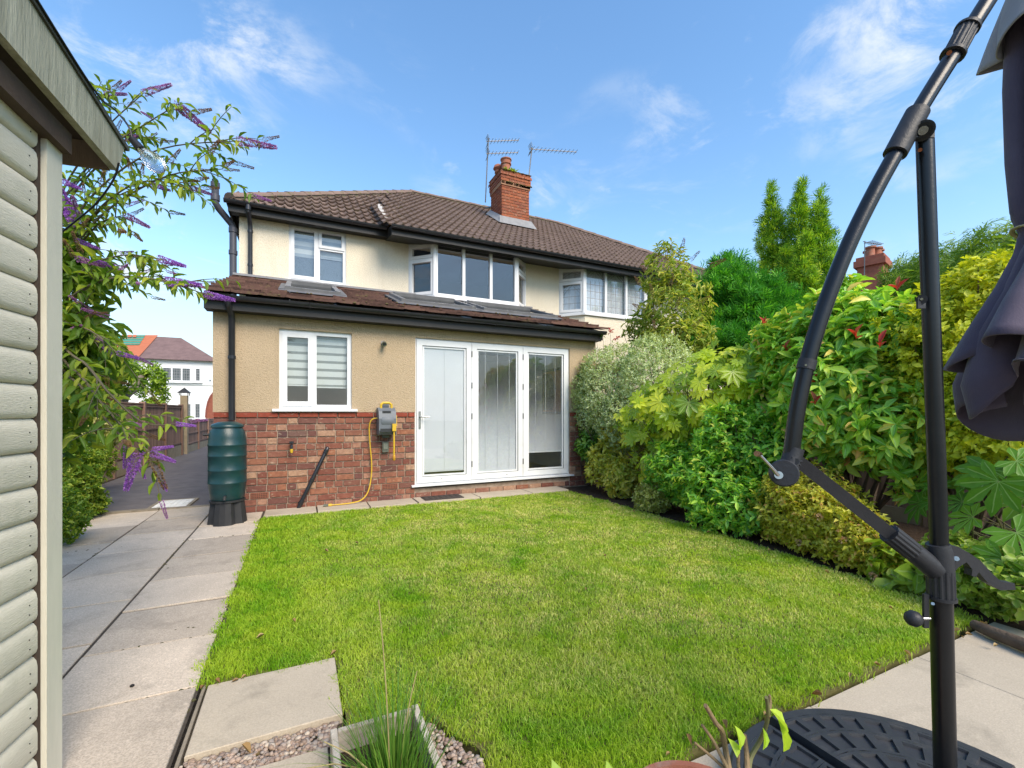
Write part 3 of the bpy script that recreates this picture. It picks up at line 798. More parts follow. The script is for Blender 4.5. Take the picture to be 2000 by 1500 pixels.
MB().frame(UM+.012, UX1-.03, 4.305, UZ1-.03, .05, YM+.012, YM+.07).build('fanlight', M_white, uw)
MB().box(UX0-.06, UX1+.06, YM-.05, YM+.1, UZ0-.033, UZ0-.001).build('sill', M_white, uw)
for a, b, c, d in ((UX0+.085, UM-.064, UZ0+.09, UZ1-.09), (UM+.03, UX1-.055, UZ0+.055, 4.27), (UM+.06, UX1-.078, 4.352, UZ1-.078)):
    MB().box(a, b, YM+.055, YM+.06, c, d).build('pane', M_glass, uw)
for a, b, zb in ((UX0+.085, UM-.06, 4.10), (UM+.04, UX1-.05, 4.14)):
    o = MB(); o2 = MB(); z = UZ1-.05; i = 0
    while z > zb:
        h = .085 if i % 2 else .06
        (o if i % 2 else o2).box(a, b, YM+.125, YM+.128, max(z-h, zb), z); z -= h; i += 1
    o.build('roller_blind', M_roller, uw); o2.build('sheer_stripe', MAT('roller_blind_mid', (.36, .42, .46), None, 4, .8), uw)
MB().box(UX0+.06, UX1-.055, YM+.11, YM+.113, UZ0+.055, 4.12).build('obscured_film', MAT('obscured_blue', (.055, .085, .12), (.10, .14, .18), 45, .5, .6, 60), uw)
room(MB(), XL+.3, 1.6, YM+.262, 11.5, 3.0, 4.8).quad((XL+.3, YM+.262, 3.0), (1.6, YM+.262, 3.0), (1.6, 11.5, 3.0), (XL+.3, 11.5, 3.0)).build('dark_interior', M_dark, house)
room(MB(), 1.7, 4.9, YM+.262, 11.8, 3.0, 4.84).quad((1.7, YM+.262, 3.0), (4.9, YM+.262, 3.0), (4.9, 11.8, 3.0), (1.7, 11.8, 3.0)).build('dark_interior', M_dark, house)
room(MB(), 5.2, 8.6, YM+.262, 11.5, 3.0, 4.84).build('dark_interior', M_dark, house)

def bay(X, label, lights, leaded):
    """splayed bay: left side light, front lights, right side light"""
    root = MB()
    P = [Vector((X[0], YM, 0)), Vector((X[1], YM-BB, 0)), Vector((X[2], YM-BB, 0)), Vector((X[3], YM, 0))]
    top = MB(); pr = MB()
    pts = [(X[0]-.02, YM+.02), (X[1]-.02, YM-BB-.045), (X[2]+.02, YM-BB-.045), (X[3]+.02, YM+.02)]
    pr.prism([(a, b, BZ0-.045) for a, b in pts], (0, 0, .05)); 
    b0 = pr.build('bay_window', M_white, house); b0['label'] = label
    MB().prism([(a, b, BZ1-.03) for a, b in pts], (0, 0, .035)).build('head_trim', M_white, b0)
    # apron under the bay
    ap = [(X[0]+.02, YM+.02), (X[1]+.01, YM-BB), (X[2]-.01, YM-BB), (X[3]-.02, YM+.02)]
    if leaded: MB().prism([(a, b, 2.4) for a, b in ap], (0, 0, BZ0-.044-2.4)).build('apron', M_render_up, b0)
    else: MB().prism([(a, b, 3.25) for a, b in ap], (0, 0, BZ0-.044-3.25)).build('apron', M_lead, b0)
    z0, z1 = BZ0+.004, BZ1-.03
    for k in range(3):
        p, q = P[k], P[k+1]; L = (q-p).length
        ang = math.atan2((q-p).y, (q-p).x)
        T = Matrix.Translation((p.x, p.y, 0)) @ Matrix.Rotation(ang, 4, 'Z')
        n = lights if k == 1 else 1
        fw = .055
        f = MB().frame(.0, L, z0, z1, fw, 0, .07)
        for j in range(1, n): f.box(L*j/n-.03, L*j/n+.03, .002, .068, z0+fw, z1-fw)
        zt = z0 + (z1-z0)*.70
        if k != 1: f.box(fw, L-fw, .002, .068, zt-.03, zt+.03)
        fo = f.xf(T).build('frame', M_white, b0)
        cells = [(L*j/n+(.03 if j else fw), L*(j+1)/n-(.03 if j < n-1 else fw), z0+fw, z1-fw) for j in range(n)] if k == 1 else [(fw, L-fw, z0+fw, zt-.03), (fw, L-fw, zt+.03, z1-fw)]
        for a, b, c, d in cells:
            if k != 1:
                MB().frame(a-.022, b+.022, c-.018, d+.018, .058, -.014, .05).xf(T).build('casement', M_white, b0); a += .036; b -= .036; c += .04; d -= .04
            MB().box(a, b, .036, .04, c, d).xf(T).build('pane', M_glass, b0)
            if leaded:
                ld = MB(); nx = 3 if k != 1 else 4
                for i in range(1, nx): ld.box(a+(b-a)*i/nx-.004, a+(b-a)*i/nx+.004, .030, .034, c, d-(.24 if k == 1 else 0))
                zz = c + .15
                while zz < d-.05: ld.box(a, b, .030, .0345, zz-.004, zz+.004); zz += .16
                if d - c > .5 or k != 1:
                    mxx = (a+b)/2; hh = min(.22, (d-c)*.7)
                    for sg_ in (-1, 1):
                        for q_ in (0, .09): ld.beam((mxx+sg_*(.0+q_), .0318, d-.005), (mxx+sg_*((b-a)/2-.005), .0318, d-hh+q_*.6), .006, .008, (0, 1, 0))
                ld.xf(T).build('lead_strip', M_lead, b0)
                MB().box(a-.02, b+.02, .12, .123, c-.05, d+.05).xf(T).build('net_curtain', M_lace, b0)
    for k in (1, 2):
        MB().tube([(P[k].x, P[k].y+.035, z0), (P[k].x, P[k].y+.035, z1)], .052, 10).build('corner_post', M_white, b0, True)
    return b0
bay(BX, 'white bay window with three plain dark panes above the extension roof', 3, False)
bay(NX, 'white bay window with leaded panes and net curtains', 3, True)

# --- main roof: hipped; left part and the deeper-eaved part over the bays
RY, RZ = 12.6, 7.44; HX0, HX1 = 2.79, 7.67
EL = (8.72, 4.80); ER = (8.27, 4.68); XS = 1.52; XC0, XC1 = -1.12, 11.5
def plane_z(y, left): 
    a = EL if left else ER
    return a[1] + (RZ - a[1]) * (y - a[0]) / (RY - a[0])
mb = MB()
mb.add([(XC0, EL[0], EL[1]-.05), (XS, EL[0], EL[1]-.05), (XS, RY, RZ-.05), (HX0, RY, RZ-.05)], [(0, 1, 2, 3)]) if False else None
mb.add([(XC0, EL[0], EL[1]-.04), (XS, EL[0], EL[1]-.04), (HX0-.35, RY-.35, plane_z(RY-.35, True)-.04), (HX0, RY, RZ-.04)], [(0, 1, 2, 3)])
mb.add([(XS, ER[0], ER[1]-.04), (XC1, ER[0], ER[1]-.04), (HX1, RY, RZ-.04), (HX0, RY, RZ-.04)], [(0, 1, 2, 3)])
step = MB().add([(XS-.01, ER[0]+.3, plane_z(ER[0]+.3, False)+.02), (HX0-.05, RY-.05, RZ), (HX0-.4, RY-.35, plane_z(RY-.35, True)-.06), (XS-.01, EL[0], EL[1]-.06)], [(0, 1, 2, 3)])
BYK = 2*RY - 8.5
mb.add([(XC0, EL[0], EL[1]-.04), (HX0, RY, RZ-.04), (XC0, BYK, EL[1]-.04)], [(0, 1, 2)])
mb.add([(XC1, ER[0], ER[1]-.04), (HX1, RY, RZ-.04), (XC1, BYK, EL[1]-.04)], [(0, 1, 2)])
mb.add([(XC0, BYK, EL[1]-.04), (XC1, BYK, EL[1]-.04), (HX1, RY, RZ-.04), (HX0, RY, RZ-.04)], [(0, 1, 2, 3)])
roof = mb.build('main_roof', M_under, house)
step.build('step_cheek', M_ridge, roof)
# double-roman tile: width TW, length TL, two rolls
TW, TLn, GAU = .30, .40, .335
def tile_mesh(name, mat, roll=.040, flat=False, w_=None, TL_=None, thick=.028):
    W = w_ or TW; TL = TL_ or TLn
    m = MB(); n = 12
    prof = []
    for i in range(n+1):
        x = W * i / n
        if flat: z = .006 * (1 if i in (0, 1, n) else 0)
        else:
            ph = (x / W * 2) % 1.0
            z = roll * (max(0, math.sin(ph*math.pi*2 - .6)) ** 1.3 if ph < .62 else 0)
        prof.append((x - W/2, z))
    V = [(x, 0, z + thick) for x, z in prof] + [(x, TL, z) for x, z in prof] + [(x, 0.0, z + .002) for x, z in prof]
    n1 = n + 1
    Fc = [(i, i+1, n1+i+1, n1+i) for i in range(n)] + [(2*n1+i, 2*n1+i+1, i+1, i) for i in range(n)] + [(0, n1, 2*n1), (n, 2*n1+n, n1+n)]
    m.add(V, Fc)
    return m
tile_me = tile_mesh('tile', M_tile).mesh('tile', M_tile, True)
stuffV, nobj = MB(), 0
tm_ = tile_mesh('tile', M_tile)
def place_tiles(x0f, x1f, eave, left, limit):
    global nobj
    sl = math.hypot(RY - eave[0], RZ - eave[1]); pit = math.atan2(RZ - eave[1], RY - eave[0])
    rows = int(sl / GAU) + 1
    for r in range(rows):
        d = r * GAU - .04
        y = eave[0] + math.cos(pit)*d; z = eave[1] + math.sin(pit)*d
        if y > RY - .1: break
        xa, xb = x0f(y), x1f(y)
        k0, k1 = math.ceil((xa - .1) / TW), math.floor((xb + .16) / TW)
        for k in range(k0, k1 + 1):
            x = k * TW
            if x - TW/2 < xa - .19 or x + TW/2 > xb + .19: continue
            if CHX[0]+.05 < x < CHX[1]-.05 and CHY[0]+.05 < y < CHY[1]-.1: continue
            M = Matrix.Translation((x, y, z + random.uniform(0, .005))) @ Matrix.Rotation(random.uniform(-.008, .008), 4, 'Z') @ Matrix.Rotation(pit - .045, 4, 'X')
            if (left and x < 2.6) and nobj < limit: inst('tile', tile_me, M, roof); nobj += 1
            else: stuffV.add([M @ Vector(p) for p in tm_.v], tm_.f)
CHX, CHY, CHZ = (4.74, 5.55), (10.59, 11.33), 7.60
place_tiles(lambda y: XC0 + (y - EL[0]) * (HX0-XC0)/(RY-EL[0]), lambda y: XS + max(0, (y - EL[0] - .9)) * .33, EL, True, 150)
place_tiles(lambda y: XS + max(0, (y - ER[0] - 1.35)) * .33 if y < RY else HX0, lambda y: XC1 - (y - ER[0]) * (XC1-HX1)/(RY-ER[0]), ER, False, 0)
so_ = stuffV.build('roof_tiles', M_tile, roof, True); so_['kind'] = 'stuff'
# ridge and hip tiles
def ridge_run(p, q, n):
    p, q = Vector(p), Vector(q); d = (q-p)/n; dd = d.normalized()
    up = Vector((0, 0, 1)); sd_ = dd.cross(up).normalized(); u = sd_.cross(dd)
    L = d.length
    m = MB(); seg = 7; V = []
    for e_, lift in ((0, .012), (1.04*L, 0)):
        for i in range(seg):
            a = math.pi * i / (seg-1); V.append((math.cos(a)*.12, e_, math.sin(a)*.085 - .02 + lift))
    Fc = [(i, i+1, seg+i+1, seg+i) for i in range(seg-1)] + [tuple(range(seg))]
    me = m.add(V, Fc).mesh('ridge_tile', M_ridge, True)
    for i in range(n):
        R = Matrix((sd_, dd, u)).transposed().to_4x4(); R.translation = p + d*i
        inst('ridge_tile', me, R, roof)
ridge_run((HX0, RY, RZ+.03), (HX1, RY, RZ+.03), 11)
ridge_run((XC0+.05, EL[0]+.02, EL[1]+.045), (HX0, RY, RZ+.03), 14)
hb_ = MB(); hb_.beam((XC0+.08, EL[0]+.05, EL[1]-.005), (HX0, RY, RZ-.01), .20, .09); hb_.beam((XC1-.08, ER[0]+.05, ER[1]-.005), (HX1, RY, RZ-.01), .20, .09); hb_.beam((HX0, RY, RZ-.005), (HX1, RY, RZ-.005), .2, .08); hb_.build('ridge_bedding', MAT('bedding_mortar', (.20, .155, .12), (.12, .11, .06), 14, .95, .8, 40), roof)
ridge_run((XC1-.05, ER[0]+.02, ER[1]+.045), (HX1, RY, RZ+.04), 14)
# pale mortar patch where the two roof planes step
fl = MB()
for i in range(5):
    d = .05 + i*.24
    fl.beam((XS-.02+random.uniform(-.02, .02), EL[0]+.02+d*.83, plane_z(EL[0]+.02+d*.83, True)+.14), (XS-.03+i*.012, EL[0]+.25+d*.83, plane_z(EL[0]+.25+d*.83, True)+.14), .17-.022*i, .05)
fl.build('verge_pointing', M_mortar_white, roof)
# fascia, soffit, gutters
def gutter(x0, x1, y, z, parent, r=.055):
    m = MB(); seg = 8; V = []
    for x in (x0, x1):
        for i in range(seg+1): a = math.pi * i / seg; V.append((x, y - math.cos(a)*r, z - math.sin(a)*r))
        for i in range(seg+1): a = math.pi * (seg-i) / seg; V.append((x, y - math.cos(a)*(r-.006), z - math.sin(a)*(r-.006)))
    k = 2*(seg+1)
    m.add(V, [(i, (i+1) % k, k+(i+1) % k, k+i) for i in range(k)] + [tuple(range(k)), tuple(range(k, 2*k))])
    o = m.build('gutter', M_pipe, parent, True)
    u = MB()
    x = x0 + .3
    while x < x1:
        u.tube([(x, y+r*1.1, z-.0), (x, y+r*.7, z-r*.8), (x, y, z-r-.006), (x, y-r*.75, z-r*.72), (x, y-r-.006, z+.004)], .007, 5); x += .85
    u.build('gutter_bracket', M_pipe, o)
    return o
MB().box(XC0+.03, XS, EL[0]+.02, EL[0]+.045, 4.62, 4.80).build('fascia', M_black, house)
MB().box(XC0+.03, XC0+.055, EL[0]+.05, BYK, 4.62, 4.80).build('fascia', M_black, house)
MB().box(XC0+.06, XS, EL[0]+.05, YM, 4.64, 4.66).build('soffit', M_black, house)
MB().box(XS-.01, XC1, ER[0]+.02, ER[0]+.045, 4.505, 4.67).build('fascia', M_black, house)
MB().add([(XS-.01, ER[0]+.05, 4.51), (XC1, ER[0]+.05, 4.51), (XC1, YM-.005, 4.625), (XS-.01, YM-.005, 4.625), (XS-.01, ER[0]+.05, 4.68), (XC1, ER[0]+.05, 4.68), (XC1, YM-.005, 4.80), (XS-.01, YM-.005, 4.80)],
         [(0,3,2,1),(4,5,6,7),(0,1,5,4),(1,2,6,5),(2,3,7,6),(3,0,4,7)]).build('soffit', M_black, house)
gutter(XC0-.02, XS-.03, EL[0]-.05, 4.775, house)
gutter(XS-.03, XC1, ER[0]-.05, 4.655, house)
# --- lean-to roof
LE, LT = (6.125, 2.648), (8.97, 3.585); LX0, LX1 = -1.03, 4.74
lpit = math.atan2(LT[1]-LE[1], LT[0]-LE[0]); LSL = math.hypot(LT[1]-LE[1], LT[0]-LE[0])
def lz(y): return LE[1] + (y-LE[0])*math.tan(lpit)
mb = holed(LX0+.02, LX1-.02, LE[0]+.03, LT[0], lambda y: lz(y)-.008, MB())
lroof = mb.build('lean_to_roof', M_under, house)
lrows = 9; lg = LSL / lrows
lt_src = tile_mesh('tile', M_tile_lean, flat=True, w_=.288, TL_=lg+.07, thick=.034)
lt_me = lt_src.mesh('tile', M_tile_lean)
for r in range(lrows):
    y = LE[0] - .02 + math.cos(lpit)*lg*r; z = lz(y) + .012
    n = 20; off = 0
    for k in range(n):
        x = LX0 + .15 + k*.2885
        if any(a-.02 < x < b+.02 and ya_-.1 < y+.2 < yb_ for a, b, ya_, yb_ in SKYL): continue
        M = Matrix.Translation((x + random.uniform(-.003, .003), y + random.uniform(-.006, .006), z + random.uniform(0, .006))) @ Matrix.Rotation(lpit-.075, 4, 'X')
        inst('tile', lt_me, M, lroof)
MB().box(LX0, LX1-.03, LT[0]-.14, LT[0]-.002, 3.588, 3.625).xf(Matrix.Translation((0, 0, 0))).build('abutment_flashing', M_lead, lroof)
ms = MB()
for i in range(170):     # moss cushions lodged in the tile laps
    y = LE[0] + math.cos(lpit)*lg*random.randrange(lrows) + random.uniform(-.03, .05); x = random.uniform(LX0+.05, LX1-.1); r = random.uniform(.008, .026)
    ms.lathe([(r, 0), (r*.85, r*.5), (r*.4, r*.8)], x, y, 6, lz(y)+.03)
mo = ms.build('moss', MAT('moss', (.09, .075, .03), (.13, .10, .045), 60, .95, .8, 120), lroof); mo['kind'] = 'stuff'
MB().box(XL-.06, LX1-.10, YF-.19, YF-.165, 2.468, 2.64).build('fascia', M_black, house)
MB().box(XL-.06, LX1-.10, YF-.165, YF+.02, 2.470, 2.49).build('soffit', M_black, house)
MB().prism([(XL-.055, YF-.165, 2.49), (XL-.055, YM, 3.35), (XL-.055, YM, 3.56), (XL-.055, YF-.165, 2.64)], (.03, 0, 0)).build('barge_board', M_black, house)
MB().prism([(XR+.0, YF-.165, 2.49), (XR+.0, YM, 2.9), (XR+.0, YM, 3.56), (XR+.0, YF-.165, 2.64)], (.03, 0, 0)).build('barge_board', M_black, house)
gutter(LX0-.01, LX1-.06, YF-.248, 2.622, house)
# --- roof windows on the lean-to
M_velux = MAT('grey_cladding', (.13, .13, .135), (.19, .19, .19), 8, .45, spec=.5)
M_lead_dk = MAT('dark_flashing', (.10, .10, .105), (.16, .155, .15), 9, .6)
def skylight(x0, x1, ya_, yb_):
    R = Matrix.Translation((0, ya_, lz(ya_)+.02)) @ Matrix.Rotation(lpit, 4, 'X')
    L = (yb_-ya_)/math.cos(lpit)
    f = MB(); f.box(x0, x0+.07, 0, L, .0, .075); f.box(x1-.07, x1, 0, L, 0, .075); f.box(x0+.07, x1-.07, 0, .07, 0, .065); f.box(x0+.07, x1-.07, L-.13, L, 0, .10)
    o = f.xf(R).build('roof_window', M_velux, house)
    MB().box(x0+.07, x1-.07, .07, L-.13, .04, .046).xf(R).build('pane', M_rooflight, o)
    MB().add([(x0-.08, -.14, .012), (x1+.08, -.14, .012), (x1+.08, 0, .03), (x0-.08, 0, .03)], [(0,1,2,3)]).xf(R).build('apron_flashing', M_lead_dk, o)
    s = MB(); s.box(x0-.08, x0, -.02, L, .012, .034); s.box(x1, x1+.08, -.02, L, .012, .034); s.xf(R).build('side_flashing', M_lead_dk, o)
M_rooflight = GLASS('rooflight_glass', 1.9, (.75, .78, .80))
for q_ in SKYL: skylight(*q_)
# --- pipes
def pipe(name, pts, r, mat, label=None, collars=(), parent=house, n=12):
    o = MB().tube(pts, r, n).build(name, mat, parent, True)
    if label: o['label'] = label
    for (p, q) in collars: MB().tube([p, q], r*1.22, n).build('collar', mat, o, True)
    return o
pipe('downpipe', [(-.77, YF-.25, 2.58), (-.768, YF-.24, 2.52), (-.752, YF-.11, 2.45), (-.748, YF-.075, 2.39), (-.748, YF-.075, 1.16)], .036, M_pipe, 'black downpipe draining into the water butt', [((-.748, YF-.075, 1.9), (-.748, YF-.075, 1.94))])
pipe('downpipe', [(-.79, EL[0]-.05, 4.72), (-.79, EL[0]-.045, 4.64), (-.785, YM-.11, 4.54), (-.78, YM-.075, 4.45), (-.78, YM-.075, 3.62)], .036, M_pipe, 'black downpipe from the main gutter to the lean-to roof', [((-.78, YM-.075, 4.36), (-.78, YM-.075, 4.40)), ((-.78, YM-.075, 3.78), (-.78, YM-.075, 3.82)), ((-.79, EL[0]-.05, 4.66), (-.79, EL[0]-.05, 4.74))])
sx = XL - .085
pipe('soil_pipe', [(sx-.01, YM+.05, 3.2), (sx-.01, YM+.05, 4.42), (sx-.03, YM+.05, 4.50), (sx-.20, YM-.1, 4.68), (sx-.24, YM-.15, 4.75), (sx-.24, YM-.15, 5.07)], .055, M_pipe_grey, 'grey soil vent pipe rising past the eaves', [((sx-.01, YM+.05, 3.98), (sx-.01, YM+.05, 4.05)), ((sx-.01, YM+.05, 4.36), (sx-.01, YM+.05, 4.44)), ((sx-.24, YM-.15, 4.78), (sx-.24, YM-.15, 4.88)), ((sx-.24, YM-.15, 5.0), (sx-.24, YM-.15, 5.08))])
MB().lathe([(.045, 0), (.05, .03), (.03, .055), (.012, .065)], sx-.24, YM-.15, 12, 5.09).build('vent_cowl', M_pipe, house, True)
pipe('waste_pipe', [(.325, YF-.0, .78), (.322, YF-.035, .775), (.31, YF-.045, .75), (-.005, YF-.05, .06), (-.02, YF-.05, .02)], .024, M_pipe, 'black waste pipe slanting across the brick plinth', [((.318, YF-.045, .765), (.295, YF-.045, .715)), ((-.0, YF-.05, .07), (.02, YF-.05, .115)), ((.13, YF-.048, .355), (.145, YF-.048, .39))])
# --- chimney
ch = MB(); ch.box(CHX[0]+.012, CHX[1]-.012, CHY[0]+.012, CHY[1]-.012, 5.8, CHZ-.02)
ch.box(CHX[0]-.02, CHX[1]+.02, CHY[0]-.02, CHY[1]+.02, CHZ-.40, CHZ-.05)
chim = ch.build('chimney', M_mortar_ch, house); chim['label'] = 'orange-red brick chimney stack with two clay pots'
cg = .0765
nr = int((CHZ - 5.9) / cg)
for r in range(nr):
    z = CHZ - cg*(r+.5)
    out_ = .035 if r in (2, 3) else (.055 if r < 2 else (.02 if r == 4 else 0))
    if r == 0: out_ = .03
    x0_, x1_, y0_, y1_ = CHX[0]-out_, CHX[1]+out_, CHY[0]-out_, CHY[1]+out_
    f_ = [.222, .105] if r % 2 else [.105, .222]
    course(x0_, x1_, z, cg-.009, lambda i: f_[min(i, 1)] if i == 0 else .222, chim, M_brick_ch, 'c', y0_+.014, .014, .009)
    course(y0_-(0), y1_, z, cg-.009, lambda i: f_[min(i, 1)] if i == 0 else .222, chim, M_brick_ch, 'c', x0_+.014, .014, .009, 'y')
MB().add([(CHX[0]-.05, CHY[0]-.05, CHZ-.01), (CHX[1]+.05, CHY[0]-.05, CHZ-.01), (CHX[1]+.05, CHY[1]+.05, CHZ-.01), (CHX[0]-.05, CHY[1]+.05, CHZ-.01), (CHX[0]+.1, CHY[0]+.1, CHZ+.06), (CHX[1]-.1, CHY[0]+.1, CHZ+.06), (CHX[1]-.1, CHY[1]-.1, CHZ+.06), (CHX[0]+.1, CHY[1]-.1, CHZ+.06)],
         [(0,3,2,1),(4,5,6,7),(0,1,5,4),(1,2,6,5),(2,3,7,6),(3,0,4,7)]).build('flaunching', M_kerb, chim)
# stepped right-hand lead flashing round the stack
ff = MB(); zb_ = plane_z(CHY[0], False)
ff.add([(CHX[0]-.14, CHY[0]-.17, plane_z(CHY[0]-.17, False)+.075), (CHX[1]+.14, CHY[0]-.17, plane_z(CHY[0]-.17, False)+.075), (CHX[1]+.06, CHY[0]-.012, zb_+.22), (CHX[0]-.06, CHY[0]-.012, zb_+.22)], [(0,1,2,3)])
for xs_, sg_ in ((CHX[0], -1), (CHX[1], 1)):
    ff.add([(xs_+sg_*.14, CHY[0]-.17, plane_z(CHY[0]-.17, False)+.075), (xs_+sg_*.14, CHY[1], plane_z(CHY[1], False)+.075), (xs_+sg_*.012, CHY[1], plane_z(CHY[1], False)+.2), (xs_+sg_*.012, CHY[0]-.012, zb_+.22)], [(0,1,2,3)])
ff.build('lead_flashing', MAT('pale_lead', (.27, .27, .27), (.20, .20, .20), 9, .5, .2, 30), chim)
def pot(cx, cy, h, r, name='chimney_pot', hood=False):
    o = MB().lathe([(r*1.0, 0), (r*.98, .05), (r*.86, .07), (r*.84, h*.62), (r*1.02, h*.64), (r*1.02, h*.72), (r*.9, h*.74), (r*.92, h*.92), (r*1.08, h*.94), (r*1.08, h), (r*.8, h), (r*.78, h*.6)], cx, cy, 20, CHZ+.03).build(name, M_terr, chim, True)
    if hood: MB().lathe([(r*1.0, 0), (r*1.15, .02), (r*.9, .10), (r*.3, .15)], cx-.03, cy, 16, CHZ+.03+h).build('cowl', M_terr, o, True)
pot(4.98, 10.85, .40, .14); pot(4.92, 11.16, .26, .125, hood=True)
pl = thing('fern', 'small green fern sprouting from the chimney top', 'plant', (4.92, 10.62, CHZ-.02))
P_ = np.array([[4.88+.06*i, 10.60+.02*(i % 2), CHZ-.02] for i in range(5)]); A_ = np.tile([0, -.35, 1.0], (5, 1))
pp, dd_, nn_ = rosettes(P_, A_, 14, 15, 80, .3, .0)
M_fern = LEAF('fern_leaf', [(0, (.10, .22, .02)), (1, (.2, .32, .05))])
o = bpy.data.objects.new('fronds', leaf_mesh('fronds', L8, pp, dd_, nn_, rng.uniform(.08, .17, len(pp)), .014, M_fern)); link(o, pl)
mo = MB()
for i in range(46):
    x = random.uniform(CHX[0]-.05, CHX[1]+.05); r_ = random.uniform(.015, .035)
    mo.lathe([(r_, 0), (r_*.8, r_*.5), (r_*.3, r_*.8)], x, CHY[0]-.045, 6, CHZ-.02-random.choice((0, .0, .30, .31)))
mo = mo.build('moss', MAT('moss_dry', (.17, .13, .05), (.10, .10, .03), 50, .95), chim); mo['kind'] = 'stuff'
# --- aerials
M_al = MAT('aerial_metal', (.13, .13, .135), (.2, .2, .2), 20, .45, metal=.6)
def aerial(label, base, top, booms):
    a = thing('tv_aerial', label, 'aerial', base, 'television aerials on the chimney')
    MB().tube([base, top], .017, 8).build('mast', M_al, a, True)
    for p, q, n, el in booms:
        p, q = Vector(p), Vector(q)
        b = MB().tube([p, q], .012, 6).build('boom', M_al, a, True)
        e = MB(); d = (q-p).normalized(); s2 = Vector((-d.y, d.x, 0)).normalized()
        for i in range(n):
            c = p.lerp(q, .06+.92*i/(n-1)); ll = el * (1.0 if i > 1 else 1.25)
            e.tube([c - s2*ll, c + s2*ll], .006, 5); e.tube([c - Vector((0, 0, .035)), c + Vector((0, 0, .035))], .006, 5)
        e.build('element', M_al, b)
        r = MB()
        for sgn in (-1, 1):
            for q_ in range(4): c_ = p + d*(.05-.012*q_) + Vector((0, 0, sgn*(.03+.035*q_))); r.tube([c_ - s2*.12, c_ + s2*.12], .006, 5)
            r.tube([p + d*.06, p + d*.01 + Vector((0, 0, sgn*.15))], .006, 5)
        r.build('reflector', M_al, b)
    return a
ty = 11.42
m0, m1 = PY(948, 395, ty), PY(954, 270, ty)
aerial('tall twin-boom television aerial strapped to the left of the chimney', tuple(m0), tuple(m1), [(PY(950, 276, ty), PY(1013, 274, ty-.1), 10, .12), (PY(950, 300, ty), PY(1012, 298, ty-.1), 9, .12)])
ba = MB(); ba.beam((m0.x, m0.y, 6.9), (CHX[0], CHY[1]-.05, 6.9), .03, .03); ba.beam((m0.x, m0.y, 6.7), (CHX[0], CHY[1]-.05, 6.7), .03, .03); ba.build('aerial_bracket', M_al, chim)
m2, m3 = PY(1031, 336, 11.1), PY(1039, 288, 11.1)
aerial('single-boom television aerial leaning above the chimney top', (m2.x, 11.1, CHZ+.0), tuple(m3), [(PY(1034, 291, 11.1), PY(1126, 297, 11.0), 12, .13)])
# interior pendant lamp glimpsed through the bay
lmp = thing('pendant_lamp', 'lit pendant lamp with small bulbs glimpsed through the bay window', 'lamp', (2.9, 10.1, 4.84))
lc = PY(874, 500, 10.1)
MB().tube([(lc.x, lc.y, 4.84), (lc.x, lc.y, lc.z+.04)], .006, 6).build('flex', M_cable, lmp)
MB().tube([(lc.x-.16, lc.y, lc.z+.03), (lc.x+.16, lc.y, lc.z+.03)], .01, 6).build('bar', M_copper, lmp)
M_bulb = EMIT('warm_bulb', (1, .55, .28), 9)
for dx in (-.15, .0, .15): MB().lathe([(.004, -.03), (.024, -.012), (.024, .012), (.004, .03)], lc.x+dx, lc.y+.02, 10, lc.z).build('bulb', M_bulb, lmp, True)
# security light and outdoor socket
sl_ = thing('wall_light', 'small round metal light fixed to the cream wall beside the window', 'light', (1.05, YF, 2.21))
MB().tube([(1.05, YF+.005, 2.22), (1.05, YF-.012, 2.22)], .035, 14).build('back_plate', M_copper, sl_, True)
MB().tube([(1.05, YF-.012, 2.22), (1.05, YF-.05, 2.215), (1.045, YF-.12, 2.19)], [.02, .03, .034], 14).build('head', M_steel, sl_, True)
MB().tube([(1.045, YF-.12, 2.19), (1.045, YF-.122, 2.189)], .025, 14).build('lens', M_seal, sl_)
so2 = thing('outdoor_socket', 'small grey-green outdoor socket box on the brick below the hose reel', 'socket', (1.07, YF, .76))
MB().box(1.03, 1.115, YF-.05, YF+.0, .70, .84).build('box', MAT('socket_grey', (.14, .15, .12), None, 8, .6), so2)
MB().box(1.043, 1.102, YF-.06, YF-.05, .74, .825).build('flap', MAT('socket_flap', (.22, .23, .19), None, 8, .4), so2)
tp = thing('garden_tap', 'dark garden tap with yellow hose connector on the brick wall', 'tap', (-.1, YF, .8))
MB().tube([(-.1, YF+.0, .84), (-.1, YF-.06, .84), (-.1, YF-.10, .83), (-.1, YF-.105, .79)], .016, 8).build('body', M_pipe, tp, True)
MB().box(-.125, -.075, YF-.085, YF-.055, .86, .885).build('lever', M_pipe, tp)
M_yel = MAT('hose_yellow', (.62, .40, .03), (.55, .35, .03), 6, .45)
MB().lathe([(.018, 0), (.02, -.02), (.013, -.05)], -.1, YF-.105, 10, .79).build('connector', M_yel, tp, True)
